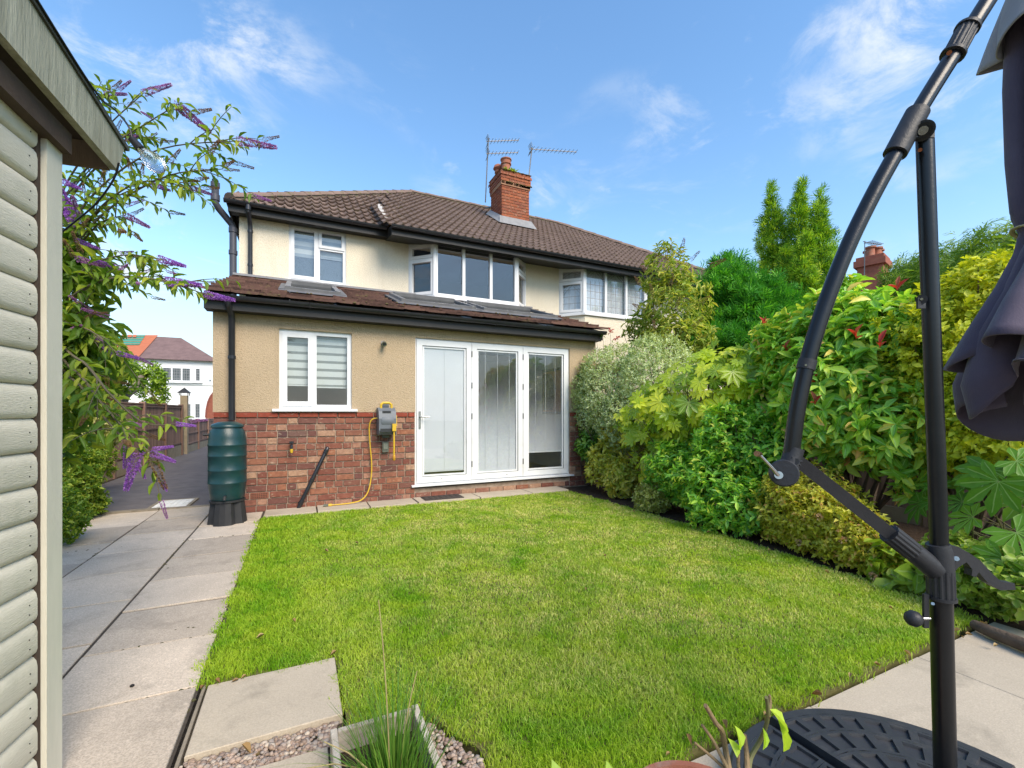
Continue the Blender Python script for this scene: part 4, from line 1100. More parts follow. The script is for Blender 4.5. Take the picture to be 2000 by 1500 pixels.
# ================================================================ THINGS BY THE HOUSE
M_butt = MAT('butt_green', (.006, .036, .040), (.009, .046, .050), 5, .38, .1, 60, .5)
M_stand = MAT('stand_black', (.018, .019, .021), (.03, .03, .032), 8, .6)
BXc, BYc = -.742, 5.93
wb = thing('water_butt', 'dark green plastic water butt on black stand at the house corner', 'water butt', (BXc, BYc, 0))
SH = .27
prof = [(.150, SH), (.165, SH+.015), (.176, SH+.10)]
for zz in (.20, .34, .50, .62):
    prof += [(.186, SH+zz-.012), (.1905, SH+zz-.006), (.1905, SH+zz+.004), (.187, SH+zz+.010)]
prof += [(.182, SH+.70), (.166, SH+.775), (.150, SH+.80), (.146, SH+.815)]
MB().lathe(prof, BXc, BYc, 40).build('barrel', M_butt, wb, True)
MB().lathe([(.152, SH+.812), (.160, SH+.816), (.160, SH+.838), (.150, SH+.85), (.09, SH+.875), (.05, SH+.88)], BXc, BYc, 40).build('lid', M_butt, wb, True)
stn = MB(); seg = 20
prof_s = []
for z_, r_ in ((0, .195), (SH-.02, .165)):
    for k_ in range(seg):
        a = 2*math.pi*k_/seg; rr = r_ * (1 if k_ % 5 not in (2,) else .80); prof_s.append((BXc+rr*math.cos(a), BYc+rr*math.sin(a), z_))
stn.add(prof_s, [(i, (i+1) % seg, seg+(i+1) % seg, seg+i) for i in range(seg)] + [tuple(range(seg, 2*seg))])
stn.lathe([(.168, SH-.02), (.176, SH-.015), (.176, SH+.004), (.155, SH+.005)], BXc, BYc, 30)
stn.build('stand', M_stand, wb)
ta = MB(); ta.tube([(BXc, BYc-.17, SH+.06), (BXc, BYc-.235, SH+.06), (BXc, BYc-.24, SH+.03)], .014, 8); ta.build('tap', M_stand, wb, True)
MB().tube([(BXc-.16, BYc, SH+.735), (BXc-.23, BYc-.02, SH+.735)], .014, 8).build('overflow_spout', M_stand, wb, True)

M_reel = MAT('reel_grey', (.14, .155, .175), (.11, .125, .14), 5, .5, .1, 30)
hr = thing('hose_reel', 'grey and yellow wall-mounted hose reel on the brick plinth', 'hose reel', (1.07, YF, .95))
def rbox(x0, x1, yF_, yB_, pts):
    return MB().prism([(x0, y, z) for y, z in pts], (x1-x0, 0, 0))
rbox(.955, 1.185, 0, 0, [(YF-.02, .97), (YF-.08, .94), (YF-.20, .955), (YF-.235, 1.01), (YF-.235, 1.17), (YF-.20, 1.27), (YF-.12, 1.32), (YF-.02, 1.32)]).build('housing', M_reel, hr)
MB().lathe([(.11, 0), (.115, .01), (.115, .16), (.11, .17)], 0, 0, 24).xf(Matrix.Translation((.985, YF-.13, 1.13)) @ Matrix.Rotation(math.pi/2, 4, 'Y')).build('drum', M_reel, hr, True)
MB().box(.975, 1.165, YF-.242, YF-.234, .985, 1.035).build('hose_slot', M_seal, hr)
MB().box(1.005, 1.115, YF-.215, YF-.195, 1.245, 1.275).build('grip_recess', M_seal, hr)
MB().tube([(1.0, YF-.12, 1.31), (1.0, YF-.12, 1.36), (1.03, YF-.12, 1.385), (1.11, YF-.12, 1.385), (1.14, YF-.12, 1.36), (1.14, YF-.12, 1.31)], .017, 8).build('carry_handle', M_yel, hr, True)
MB().box(1.03, 1.12, YF-.04, YF+.005, .90, 1.38).build('wall_bracket', M_reel, hr)
hn = MB(); hn.box(1.125, 1.175, YF-.275, YF-.235, 1.0, 1.10); hn.build('hose_stop', M_yel, hr)
MB().tube([(1.15, YF-.25, 1.02), (1.15, YF-.25, .62)], .012, 8).build('spray_lance', M_yel, hr, True)
MB().lathe([(.014, .60), (.02, .61), (.02, .66), (.014, .67)], 1.15, YF-.25, 10).build('nozzle', MAT('nozzle_orange', (.55, .28, .02), None, 6, .5), hr, True)
MB().tube([(1.182, YF-.12, 1.26), (1.20, YF-.14, 1.2), (1.20, YF-.16, 1.1), (1.19, YF-.2, 1.06)], .009, 8).build('crank_strap', M_yel, hr, True)
hz_ = [(.965, YF-.1, 1.17), (.91, YF-.10, 1.17), (.865, YF-.09, 1.13), (.85, YF-.07, 1.03), (.865, YF-.05, .8), (.885, YF-.05, .55), (.875, YF-.06, .35), (.83, YF-.09, .17), (.74, YF-.12, .075), (.6, YF-.14, .05), (.42, YF-.15, .046), (.33, YF-.15, .047)]
def smooth(pts, n=6):
    P = [Vector(p) for p in pts]; out_ = []
    for i in range(len(P)-1):
        a, b, c, d = P[max(i-1, 0)], P[i], P[i+1], P[min(i+2, len(P)-1)]
        for k in range(n):
            t = k/n; out_.append(.5*((2*b) + (-a+c)*t + (2*a-5*b+4*c-d)*t*t + (-a+3*b-3*c+d)*t**3))
    return out_ + [P[-1]]
hs = thing('garden_hose', 'yellow garden hose looping from the reel down to the slabs', 'hose', (.6, YF-.14, .03))
MB().tube(smooth(hz_), .0085, 8).build('hose', M_yel, hs, True)
MB().tube([(.34, YF-.15, .047), (.27, YF-.15, .047)], .017, 10).build('connector', MAT('connector_grey', (.12, .13, .1), None, 6, .5), hs, True)
MB().tube([(.37, YF-.15, .047), (.33, YF-.15, .047)], .019, 10).build('collar', M_yel, hs, True)
M_mat = MAT('door_mat', (.05, .04, .035), (.085, .07, .06), 60, .95, .9, 200)
dm = thing('door_mat', 'small dark brown door mat on the slabs before the bifold door', 'door mat', (1.85, 6.2, .03))
MB().box(1.56, 2.12, 6.06, 6.33, .031, .043).build('mat', M_mat, dm)
mm = MB()
for i in range(7): mm.box(1.575+i*.078, 1.575+i*.078+.055, 6.075, 6.315, .043, .048)
mm.build('bristle_row', M_mat, dm)

# ================================================================ FENCE, FAR HOUSE
fn = thing('fence', 'dark brown boarded fence with posts along the drive', 'fence', (-3.27, 12, 0))
def fence_run(root, y0, y1, top, x, panel=1.83, gb=.28):
    bh = top - gb
    me = MB().add([(-.012, -.055, 0), (.0, -.055, 0), (.014, .055, 0), (-.012, .055, 0), (-.012, -.055, bh), (.0, -.055, bh), (.014, .055, bh), (-.012, .055, bh)], [(0,3,2,1),(4,5,6,7),(0,1,5,4),(1,2,6,5),(2,3,7,6),(3,0,4,7)]).mesh('board', M_fence)
    y = y0
    while y < y1 - .1:
        MB().box(x-.05, x+.06, y-.05, y+.05, -.03, top+.06).build('post', M_fence, root)
        ye = min(y + panel, y1)
        MB().box(x-.035, x+.025, y+.05, ye-.05, -.03, gb).build('gravel_board', M_gboard, root)
        r = MB()
        for z in (gb+.06, gb+bh*.5, top-.04): r.box(x+.012, x+.035, y+.05, ye-.05, z-.018, z+.018)
        r.box(x-.03, x+.04, y+.05, ye-.05, top, top+.03)
        r.build('rail', M_fence, root)
        yy = y + .10
        while yy < ye - .06:
            inst('board', me, Matrix.Translation((x+random.uniform(-.004, .004), yy, gb+random.uniform(-.006, .004))), root); yy += .102
        y = ye
    MB().box(x-.05, x+.06, y1-.05, y1+.05, -.03, top+.06).build('post', M_fence, root)
fence_run(fn, 9.2, 16.5, 1.44, -3.27)
f2 = thing('fence', 'lower brown boarded fence beyond the lantern post', 'fence', (-3.27, 19, 0))
fence_run(f2, 17.1, 22.6, .98, -3.27, gb=.2)
lp = thing('gate_post', 'pale wooden post topped by a small pitched lantern on the fence line', 'post', (-3.25, 16.8, 0))
MB().box(-3.33, -3.15, 16.72, 16.9, -.03, 1.78).build('post', M_gboard, lp)
MB().add([(-3.40, 16.65, 1.86), (-3.08, 16.65, 1.86), (-3.08, 16.97, 1.86), (-3.40, 16.97, 1.86), (-3.24, 16.81, 2.03)], [(0,3,2,1),(0,1,4),(1,2,4),(2,3,4),(3,0,4)]).build('cap', M_stand, lp)
lq = MB()
for a, b in ((-3.36, 16.7), (-3.14, 16.7), (-3.36, 16.91), (-3.14, 16.91)): lq.box(a, a+.02, b, b+.02, 1.78, 1.86)
lq.build('lantern_bar', M_stand, lp)

M_wh = MAT('white_render', (.80, .80, .79), (.74, .74, .73), 1, .85, .3, 60)
M_roofp = tile_mat('far_tile_purple', (.16, .105, .10), (.20, .13, .12), (.13, .11, .06), .7)
M_roofo = MAT('far_tile_orange', (.50, .16, .075), (.38, .12, .06), 3, .8, .5, 12, stretch=(1, 1, 5), bstretch=(6, 6, 40))
M_memb = MAT('roof_membrane_green', (.035, .22, .17), (.05, .28, .2), 3, .7)
M_darkglass = MAT('far_window_glass', (.045, .055, .06), (.11, .13, .14), 3, .1, spec=.8)
wy = 40.0
wA, wB = PY(150, 700, wy).x, PY(419, 700, wy).x
wh = thing('white_house', 'white rendered semi-detached house across the street with half-stripped orange and purple roof', 'house', ((wA+wB)/2, wy, 0))
ze, zr = 5.1, PY(330, 657, wy+3.5).z
MB().box(wA, wB, wy, wy+8, -.05, ze).build('wall', M_wh, wh)
def hip(x0, x1, y0, y1, z0, z1, inset, over=.35):
    x0 -= over; x1 += over; y0 -= over; y1 += over; ym = (y0+y1)/2
    return [(x0,y0,z0),(x1,y0,z0),(x1,y1,z0),(x0,y1,z0),(x0+inset,ym,z1),(x1-inset,ym,z1)], [(0,1,5,4),(1,2,5),(2,3,4,5),(3,0,4),(0,3,2,1)]
V_, F_ = hip(wA, wB, wy, wy+8, ze, zr, 3.2)
MB().add(V_, F_).build('roof', M_roofp, wh)
# the neighbour half being re-roofed: orange tiles with a strip of bare green membrane
def on_roof(px, py, lift=.06):
    r = ray(px, py); a = Vector(V_[0]); b = Vector(V_[1]); c = Vector(V_[5]); n_ = (b-a).cross(c-a).normalized()
    t = (a - CAM).dot(n_) / r.dot(n_); return CAM + r*t - n_*0 + Vector((0, -.02, lift))
MB().quad(on_roof(150, 702), on_roof(268, 702), on_roof(309, 656), on_roof(150, 656)).build('new_tiles', M_roofo, wh)
MB().quad(on_roof(205, 677, .1), on_roof(272, 676, .1), on_roof(284, 657, .1), on_roof(205, 657, .1)).build('membrane', M_memb, wh)
bt = MB()
for i in range(4): bt.beam(on_roof(200, 660+i*5, .13), on_roof(282-i*3, 660+i*5, .13), .05, .05)
bt.build('batten', M_gboard, wh)
for i, (a, b) in enumerate(((238, 246), (249, 257), (259, 266))): MB().quad(on_roof(a, 663, .17), on_roof(b, 663, .17), on_roof(b+1, 658, .17), on_roof(a+1, 658, .17)).build('tile_stack', M_roofo, wh)
def fwin(px0, px1, pya, pyb, n, lead=False):
    a, b = PY(px0, pya, wy-.06), PY(px1, pyb, wy-.06)
    x0, x1, z1, z0 = a.x, b.x, a.z, b.z
    f = MB().frame(x0, x1, z0, z1, .09, wy-.1, wy+.02)
    for i in range(1, n): f.box(x0+(x1-x0)*i/n-.05, x0+(x1-x0)*i/n+.05, wy-.098, wy+.02, z0+.09, z1-.09)
    o = f.build('window', M_white, wh)
    for i in range(n): MB().box(x0+(x1-x0)*i/n+.05, x0+(x1-x0)*(i+1)/n-.05, wy-.05, wy-.03, z0+.06, z1-.06).build('pane', M_darkglass, o)
    l = MB()
    for i in range(1, n*4): l.box(x0+(x1-x0)*i/(n*4)-.012, x0+(x1-x0)*i/(n*4)+.012, wy-.06, wy-.05, z0+.09, z1-.09)
    for i in range(1, 5): l.box(x0+.09, x1-.09, wy-.062, wy-.05, z0+(z1-z0)*i/5-.012, z0+(z1-z0)*i/5+.012)
    l.build('lead_strip', M_lead, o)
    MB().box(x0-.1, x1+.1, wy-.2, wy+.02, z0-.1, z0-.001).build('sill', M_white, o)
fwin(316, 374, 716, 746, 3); fwin(380, 393, 718, 746, 1); fwin(352, 375, 787, 815, 1); fwin(379, 393, 787, 818, 1); fwin(240, 300, 787, 815, 3)
MB().box(wA, wB, wy-.06, wy-.001, PY(350, 750, wy).z-.06, PY(350, 750, wy).z+.06).build('string_course', M_wh, wh)
MB().box(PY(409, 730, wy).x, PY(413, 730, wy).x, wy-.14, wy, PY(409, 742, wy).z, PY(409, 734, wy).z).build('alarm_box', M_white, wh)
gate = thing('brick_wall', 'low red brick wall with curved top before the white house', 'wall', (PY(409, 800, 34).x, 34, 0))
mb = MB()
ga, gb_ = PY(402, 800, 34).x, PY(424, 800, 34).x
pts_ = [(ga, 34, -.05), (gb_, 34, -.05), (gb_, 34, 2.6)]
for i in range(6): a = i/5*math.pi/2; pts_.append((gb_-(gb_-ga)*math.sin(a), 34, .9+1.7*math.cos(a)))
mb.prism(pts_, (0, .25, 0)); mb.build('wall', MAT('far_brick', (.30, .10, .06), (.22, .07, .045), 8, .9), gate)
mb = MB()
for i in range(5): a = i/5*math.pi/2; b_ = (i+1)/5*math.pi/2; mb.beam((gb_-(gb_-ga)*math.sin(a), 34.12, .93+1.7*math.cos(a)), (gb_-(gb_-ga)*math.sin(b_), 34.12, .93+1.7*math.cos(b_)), .32, .09)
mb.build('coping', MAT('coping_red', (.24, .07, .05), None, 4, .8), gate)
# house behind the hedge on the right, only its chimney shows
hb = thing('brick_house', 'brick house behind the hedge showing only its chimney stack with clay pots', 'house', PT(1705, 806, 22))
hb.location.z = 0; INV[hb.name] = Matrix.Translation(-Vector(hb.location))
c0 = PT(1705, 540, 22); c0.y -= 3.4
M_fb = MAT('far_brick_orange', (.34, .12, .075), (.25, .08, .055), 6, .9)
MB().box(c0.x-4, c0.x+4, c0.y+.0, c0.y+7, -.05, 4.6).build('wall', M_fb, hb)
V2, F2 = hip(c0.x-4, c0.x+4, c0.y, c0.y+7, 4.6, 6.9, 3.4); MB().add(V2, F2).build('roof', M_roofp, hb)
def stack(z0, z1, hw, hd): 
    R = Matrix.Translation((c0.x, c0.y+3.4, 0)) @ Matrix.Rotation(.25, 4, 'Z')
    return MB().box(-hw, hw, -hd, hd, z0, z1).xf(R)
pz = lambda py: H + (HZ-py)/F*22
ck = stack(5.5, pz(524), .62, .5).build('chimney', M_fb, hb)
stack(pz(524), pz(512), .76, .62).build('corbel', M_fb, ck); stack(pz(512), pz(505), .66, .54).build('cap_course', M_fb, ck)
for dx, dy in ((-.42, -.1), (.0, -.18), (.42, -.05), (.1, .25)):
    MB().lathe([(.21, 0), (.18, .05), (.17, .36), (.23, .40), (.23, .47), (.14, .47)], c0.x+dx, c0.y+3.4+dy, 14, pz(505)).build('chimney_pot', M_terr, ck, True)
ae = thing('tv_aerial', 'thin television aerial beside the distant chimney behind the hedge', 'aerial', (c0.x-.95, c0.y+3.3, pz(540)))
MB().tube([(c0.x-.95, c0.y+3.3, pz(545)), (c0.x-.92, c0.y+3.3, pz(478))], .02, 6).build('mast', M_al, ae)
MB().tube([(c0.x-1.05, c0.y+3.3, pz(480)), (c0.x+.3, c0.y+3.2, pz(479))], .02, 6).build('boom', M_al, ae)
e_ = MB()
for i in range(8): e_.tube([(c0.x-.7+.13*i, c0.y+3.05, pz(479)), (c0.x-.7+.13*i, c0.y+3.45, pz(479))], .012, 5)
e_.build('element', M_al, ae)

# ================================================================ SHED
W2 = Vector((.1269, .9919, 0)); N2 = Vector((.9919, -.1269, 0))
SC = PT(97, 806, 1.52); SC.z = 0
shed = thing('shed', 'sage green timber shed with rounded lap boards and overhanging roof', 'shed', SC)
def SP(along, outw, z): return SC + W2*along + N2*outw + Vector((0, 0, z))
Rsh = Matrix((W2, -N2, Vector((0, 0, 1)))).transposed().to_4x4()   # local x along wall, y into the shed
BH = .1085
prof_b = [(.0, -.004), (-.012, -.002), (-.0195, .006), (-.0225, .018), (-.0225, .070), (-.0195, .088), (-.012, .100), (-.003, .106), (.004, .108)]
def board(Lb):
    m = MB(); n = len(prof_b)
    V = [(-Lb, y, z) for y, z in prof_b] + [(0, y, z) for y, z in prof_b]
    return m.add(V, [(i, i+1, n+i+1, n+i) for i in range(n-1)] + [tuple(range(n)), tuple(range(n, 2*n))]).mesh('board', M_shed, True)
bme = board(2.2)
z = .909 - BH*8; i = 0
Z0 = z
nl = MB()
while z < 2.16:
    M = Rsh.copy(); M.translation = SP(-.10, 0, z + random.uniform(-.001, .001)); inst('board', bme, M, shed)
    for q in (.032, .062):
        for a in (-.135, -.72):
            c = SP(a + random.uniform(-.003, .003), .0228, z + q)
            nl.tube([c, c + N2*.0012], .0022, 6)
    z += BH
nl.build('nail_heads', M_nail, shed)['kind'] = 'stuff'
MB().add([SP(-2.4, -.012, .0), SP(-.01, -.012, .0), SP(-.01, -.012, 2.2), SP(-2.4, -.012, 2.45), SP(-2.4, -.05, .0), SP(-.01, -.05, .0), SP(-.01, -.05, 2.2), SP(-2.4, -.05, 2.45)], [(0,1,2,3),(7,6,5,4),(1,0,4,5),(2,1,5,6),(3,2,6,7),(0,3,7,4)]).build('wall_lining', M_shed_dark, shed)
def pbox(a0, a1, o0, o1, z0, z1, name, mat, par=shed):
    return MB().add([SP(a0,o0,z0), SP(a1,o0,z0), SP(a1,o1,z0), SP(a0,o1,z0), SP(a0,o0,z1), SP(a1,o0,z1), SP(a1,o1,z1), SP(a0,o1,z1)], [(0,3,2,1),(4,5,6,7),(0,1,5,4),(1,2,6,5),(2,3,7,6),(3,0,4,7)]).build(name, mat, par)
pbox(-.098, -.07, -.01, .018, -.02, 2.17, 'corner_trim', M_shed_dark)
pbox(-.078, .0, -.01, .034, -.02, 2.19, 'corner_post', M_shed_trim)
pbox(-.05, .0, -1.6, -.01, -.02, 2.17, 'side_wall', M_shed)
# barge board and roof
tip_t, tip_b, sl_t, sl_b = 2.325, 2.200, .245, .105
def zt(a): return tip_t + (.235-a)*sl_t
def zb2(a): return tip_b + (.235-a)*sl_b
aa = -1.6; e2 = .262
barge = MB().add([SP(aa, .10, zb2(aa)), SP(.21, .10, tip_b), SP(e2, .10, tip_t-.0), SP(aa, .10, zt(aa)), SP(aa, .075, zb2(aa)), SP(.21, .075, tip_b), SP(e2, .075, tip_t), SP(aa, .075, zt(aa))],
         [(0,1,2,3),(7,6,5,4),(1,0,4,5),(2,1,5,6),(3,2,6,7),(0,3,7,4)]).build('barge_board', M_shed_fas, shed)
MB().add([SP(aa, .108, zt(aa)-.012), SP(e2+.012, .108, zt(e2)-.005), SP(e2+.012, -1.7, zt(e2)-.005), SP(aa, -1.7, zt(aa)-.012), SP(aa, .108, zt(aa)+.008), SP(e2+.012, .108, zt(e2)+.014), SP(e2+.012, -1.7, zt(e2)+.014), SP(aa, -1.7, zt(aa)+.008)],
         [(0,3,2,1),(4,5,6,7),(0,1,5,4),(1,2,6,5),(2,3,7,6),(3,0,4,7)]).build('roof', M_felt, shed)
MB().add([SP(aa, .075, zt(aa)-.045), SP(e2, .075, zt(e2)-.04), SP(e2, -1.7, zt(e2)-.04), SP(aa, -1.7, zt(aa)-.045), SP(aa, .075, zt(aa)-.02), SP(e2, .075, zt(e2)-.014), SP(e2, -1.7, zt(e2)-.014), SP(aa, -1.7, zt(aa)-.02)],
         [(0,3,2,1),(4,5,6,7),(0,1,5,4),(1,2,6,5),(2,3,7,6),(3,0,4,7)]).build('roof_boarding', M_shed_dark, shed)
pbox(.19, .21, -1.6, .074, 2.195, 2.29, 'eaves_board', MAT('eaves_timber', (.17, .105, .06), (.12, .075, .045), 6, .8, .4, 30, stretch=(9, 9, 1)))
MB().add([SP(-2.2, -.0, 2.28), SP(.0, .0, 2.14), SP(.0, .06, 2.14), SP(-2.2, .06, 2.28), SP(-2.2, .0, 2.36), SP(.0, .0, 2.21), SP(.0, .06, 2.21), SP(-2.2, .06, 2.36)], [(0,3,2,1),(4,5,6,7),(0,1,5,4),(1,2,6,5),(2,3,7,6),(3,0,4,7)]).build('wall_plate', M_shed_dark, shed)
# string light hung from the barge end
lt = thing('string_light', 'clear glass festoon bulb on a black cable hung from the shed roof corner', 'light', PT(262, 275, 1.72))
tt_ = 1.70
MB().tube(smooth([SP(-1.2, .112, zt(-1.2)+.012), SP(-.5, .112, zt(-.5)+.012), SP(.0, .112, zt(0)+.012), PT(225, 215, tt_), PT(250, 245, tt_), PT(258, 268, tt_)], 5), .0035, 6).build('cable', M_cable, lt, True)
MB().tube(smooth([PT(232, 318, tt_), PT(222, 350, 1.72), PT(190, 395, 1.75), PT(150, 430, 1.8), PT(108, 462, 1.86), PT(70, 480, 1.9)], 5), .0035, 6).build('cable', M_cable, lt, True)
p0, p1 = PT(258, 272, tt_), PT(276, 293, tt_)
MB().tube([p0, p1], [.013, .0165], 12).build('socket', M_cable, lt, True)
ax = (PT(318, 333, tt_) - p1); L_ = ax.length; ad = ax.normalized()
pb = [p1 + ad*L_*q for q in (0, .12, .3, .5, .7, .85, .95, 1.0)]
M_bulbglass, t_, b_ = nodes('bulb_glass'); b_.inputs['Transmission Weight'].default_value = 1; b_.inputs['Roughness'].default_value = .02; b_.inputs['IOR'].default_value = 1.25; b_.inputs['Base Color'].default_value = (.96, .97, .97, 1)
bump(t_, b_, noi(t_, wpos(t_), 60, 3), .6, .01)
MB().tube(pb, [.014, .018, .027, .033, .033, .026, .016, .004], 18).build('bulb', M_bulbglass, lt, True)
MB().tube([p1, p1+ad*.03, p1+ad*.05+Vector((.006, 0, 0)), p1+ad*.06-Vector((.006, 0, 0)), p1+ad*.04], .0016, 5).build('filament', M_copper, lt)

# ================================================================ PARASOL
M_para = MAT('parasol_black', (.006, .0065, .008), (.010, .011, .013), 7, .28, .05, 60, .4)
M_plas = MAT('parasol_plastic', (.017, .018, .022), (.026, .027, .031), 9, .5, .15, 90, .4)
M_chrome = MAT('chrome', (.55, .55, .55), None, 10, .2, metal=1)
M_rust = MAT('rust_plug', (.33, .10, .03), (.22, .06, .02), 40, .8)
PT_ = 1.25
PB = PT(1850, 806, PT_); PB.z = 0
def Q(px, py, dt=0): return PT(px, py, PT_ + dt)
par = thing('cantilever_parasol', 'black cantilever parasol with closed purple-grey canopy on a plate base', 'parasol', PB)
MB().tube([PB + Vector((0, 0, .03)), Q(1846, 1500), Q(1838, 1170)], .0255, 24).build('lower_pole', M_para, par, True)
upr = MB().tube([Q(1838, 1190), Q(1829, 900), Q(1817, 580), Q(1806, 262)], .0205, 24, sx=1.0).build('upper_pole', M_para, par, True)
MB().tube(smooth([Q(1545, 890), Q(1557, 800), Q(1575, 715), Q(1597, 638), Q(1626, 556), Q(1662, 468), Q(1708, 375), Q(1758, 284), Q(1790, 224), Q(1832, 155), Q(1872, 92), Q(1905, 40), Q(1950, -28), Q(2015, -105), Q(2090, -165), Q(2160, -200)], 5), .0208, 20).build('arched_boom', M_para, par, True)
def fluted(p, q, r, n, name, mat, parent=par):
    p, q = Vector(p), Vector(q); m = MB(); d = (q-p).normalized(); e = Vector((0, 0, 1)) if abs(d.z) < .9 else Vector((1, 0, 0)); e1 = (e-d*e.dot(d)).normalized(); e2_ = d.cross(e1)
    V = []
    for c in (p, q):
        for k in range(n*4): a = 2*math.pi*k/(n*4); rr = r*(1 if k % 4 < 2 else .93); V.append(c + (e1*math.cos(a)+e2_*math.sin(a))*rr)
    N4 = n*4
    return m.add(V, [(i, (i+1) % N4, N4+(i+1) % N4, N4+i) for i in range(N4)] + [tuple(range(N4)), tuple(range(N4, 2*N4))]).build(name, mat, parent)
MB().tube([Q(1573, 722), Q(1578, 703)], .0235, 20).build('boom_band', M_plas, par, True)
MB().tube([Q(1574, 713, -.0215), Q(1574, 713, -.0235)], .003, 8).build('rivet', M_chrome, par)
MB().tube([Q(1748, 301), Q(1785, 232), Q(1792, 219)], .029, 24).build('boom_sleeve', M_plas, par, True)
fluted(Q(1862, 106), Q(1889, 56), .026, 14, 'boom_grip', M_plas)
MB().tube([Q(1860, 109), Q(1863, 104)], .0295, 20).build('grip_rim', M_plas, par, True); MB().tube([Q(1888, 58), Q(1891, 53)], .0295, 20).build('grip_rim', M_plas, par, True)
MB().tube([Q(1854, 103, -.017), Q(1854, 103, -.0215)], .006, 10).build('rust_plug', M_rust, par, True)
MB().tube([Q(1797, 293, -.018), Q(1797, 293, -.0225)], .005, 10).build('rust_plug', M_rust, par, True)
# pivot at the pole head
pv = MB(); pv.tube([Q(1803, 255, -.024), Q(1803, 255, .024)], .026, 24); pivot = pv.build('pivot', M_plas, par, True)
MB().tube([Q(1803, 255, -.024), Q(1803, 255, -.030)], .020, 20).build('pivot_ring', M_para, pivot, True)
MB().tube([Q(1803, 255, -.030), Q(1803, 255, -.033)], .011, 16).build('bolt', M_chrome, pivot, True)
rb = MB()
for py_, qx, qy in ((262, 1766, 276), (256, 1770, 264), (249, 1776, 252), (242, 1780, 242), (236, 1787, 229)): rb.beam(Q(1795, py_, -.012), Q(qx, qy, -.012), .02, .006, ray(1800, 250))
rb.build('rib', M_plas, pivot)
MB().prism([Q(1785, 268, -.022), Q(1826, 268, -.022), Q(1826, 250, -.022), Q(1812, 232, -.022), Q(1796, 240, -.022)], ray(1805, 255)*.044).build('pole_cap', M_plas, par)
MB().tube([Q(1800, 585, -.021), Q(1800, 585, -.027)], .013, 16).build('strap_button', M_plas, par, True)
MB().tube([Q(1800, 584, -.027), Q(1800, 584, -.029)], .0035, 10).build('rivet', M_chrome, par)
MB().box(-.008, .013, -.003, .003, -.018, .012).xf(Matrix.Translation(Q(1797, 590, -.022)) @ Matrix.Rotation(-YAW, 4, 'Z')).build('strap_tab', M_plas, par)
# crank
MB().tube([Q(1552, 875), Q(1543, 905), Q(1536, 920)], [.0245, .025, .03], 20).build('crank_socket', M_plas, par, True)
ck_ = MB().tube([Q(1531, 924, -.03), Q(1531, 924, -.026), Q(1531, 924, .026)], [.034, .0375, .0375], 28).build('crank_housing', M_plas, par, True)
MB().tube([Q(1521, 928, -.03), Q(1521, 928, -.05)], .0105, 16).build('crank_hub', M_chrome, par, True)
MB().tube([Q(1520, 928, -.045), Q(1512, 918, -.052), Q(1484, 888, -.055)], [.0065, .0045, .004], 10).build('crank_handle', M_chrome, par, True)
MB().tube([Q(1484, 888, -.045), Q(1478, 886, -.07)], .0075, 12).build('crank_knob', MAT('brass_knob', (.38, .22, .14), None, 9, .35, metal=1), par, True)
hg = MB()
for k in range(8):
    a = k*math.pi/4; c = Q(1555, 901, -.02); e1 = Vector((CY, -SY, 0)); hg.tube([c, c + e1*math.cos(a)*.017 + Vector((0, 0, math.sin(a)*.017))], .003, 6)
hg.tube([Q(1555, 901, -.026), Q(1555, 901, .02)], .008, 12); hg.build('hinge_wheel', M_plas, par, True)
MB().beam(Q(1556, 898), Q(1748, 1050), .034, .026, ray(1650, 970)).build('strut', M_plas, par)
fluted(Q(1736, 1041), Q(1781, 1076), .0275, 14, 'strut_grip', M_plas)
MB().tube([Q(1779, 1074), Q(1800, 1091), Q(1826, 1112)], [.0265, .027, .029], 20).build('strut_socket', M_plas, par, True)
MB().tube([Q(1831, 1062), Q(1834, 1078), Q(1837, 1120)], [.0265, .030, .0305], 24).build('pole_clamp', M_plas, par, True)
fluted(Q(1836, 1112), Q(1838, 1168), .0315, 14, 'clamp_grip', M_plas)
MB().tube([Q(1838, 1164), Q(1838, 1170)], .034, 24).build('clamp_rim', M_plas, par, True)
MB().tube([Q(1822, 1179, -.024), Q(1822, 1179, -.029)], .004, 10).build('rivet', M_chrome, par)
lev = [(1850, 1066), (1872, 1068), (1893, 1080), (1915, 1095), (1935, 1117), (1955, 1136), (1982, 1140), (1984, 1152), (1955, 1153), (1930, 1139), (1912, 1118), (1906, 1127), (1898, 1125), (1899, 1112), (1888, 1098), (1872, 1108), (1862, 1120), (1850, 1122)]
MB().prism([Q(a, b, -.011) for a, b in lev], Vector((SY, CY, 0))*.022).build('lever', M_plas, par)
MB().tube([Q(1868, 1091, -.012), Q(1868, 1091, -.0165)], .0065, 12).build('lever_pin', M_chrome, par, True)
kb = MB(); kc = Q(1784, 1208)
n_ = 12
e1 = Vector((CY, -SY, 0))
kb.tube([kc - e1*.021, kc - e1*.019, kc - e1*.012, kc, kc + e1*.012, kc + e1*.018, kc + e1*.023], [.004, .011, .0185, .0225, .0185, .012, .008], 22); kb.build('knob', M_plas, par, True)
MB().tube([kc + e1*.02, kc + e1*.045], .0055, 10).build('knob_shaft', M_chrome, par, True)
MB().beam(Q(1808, 1160), Q(1808, 1226), .007, .014, e1).build('knob_bracket', M_plas, par)
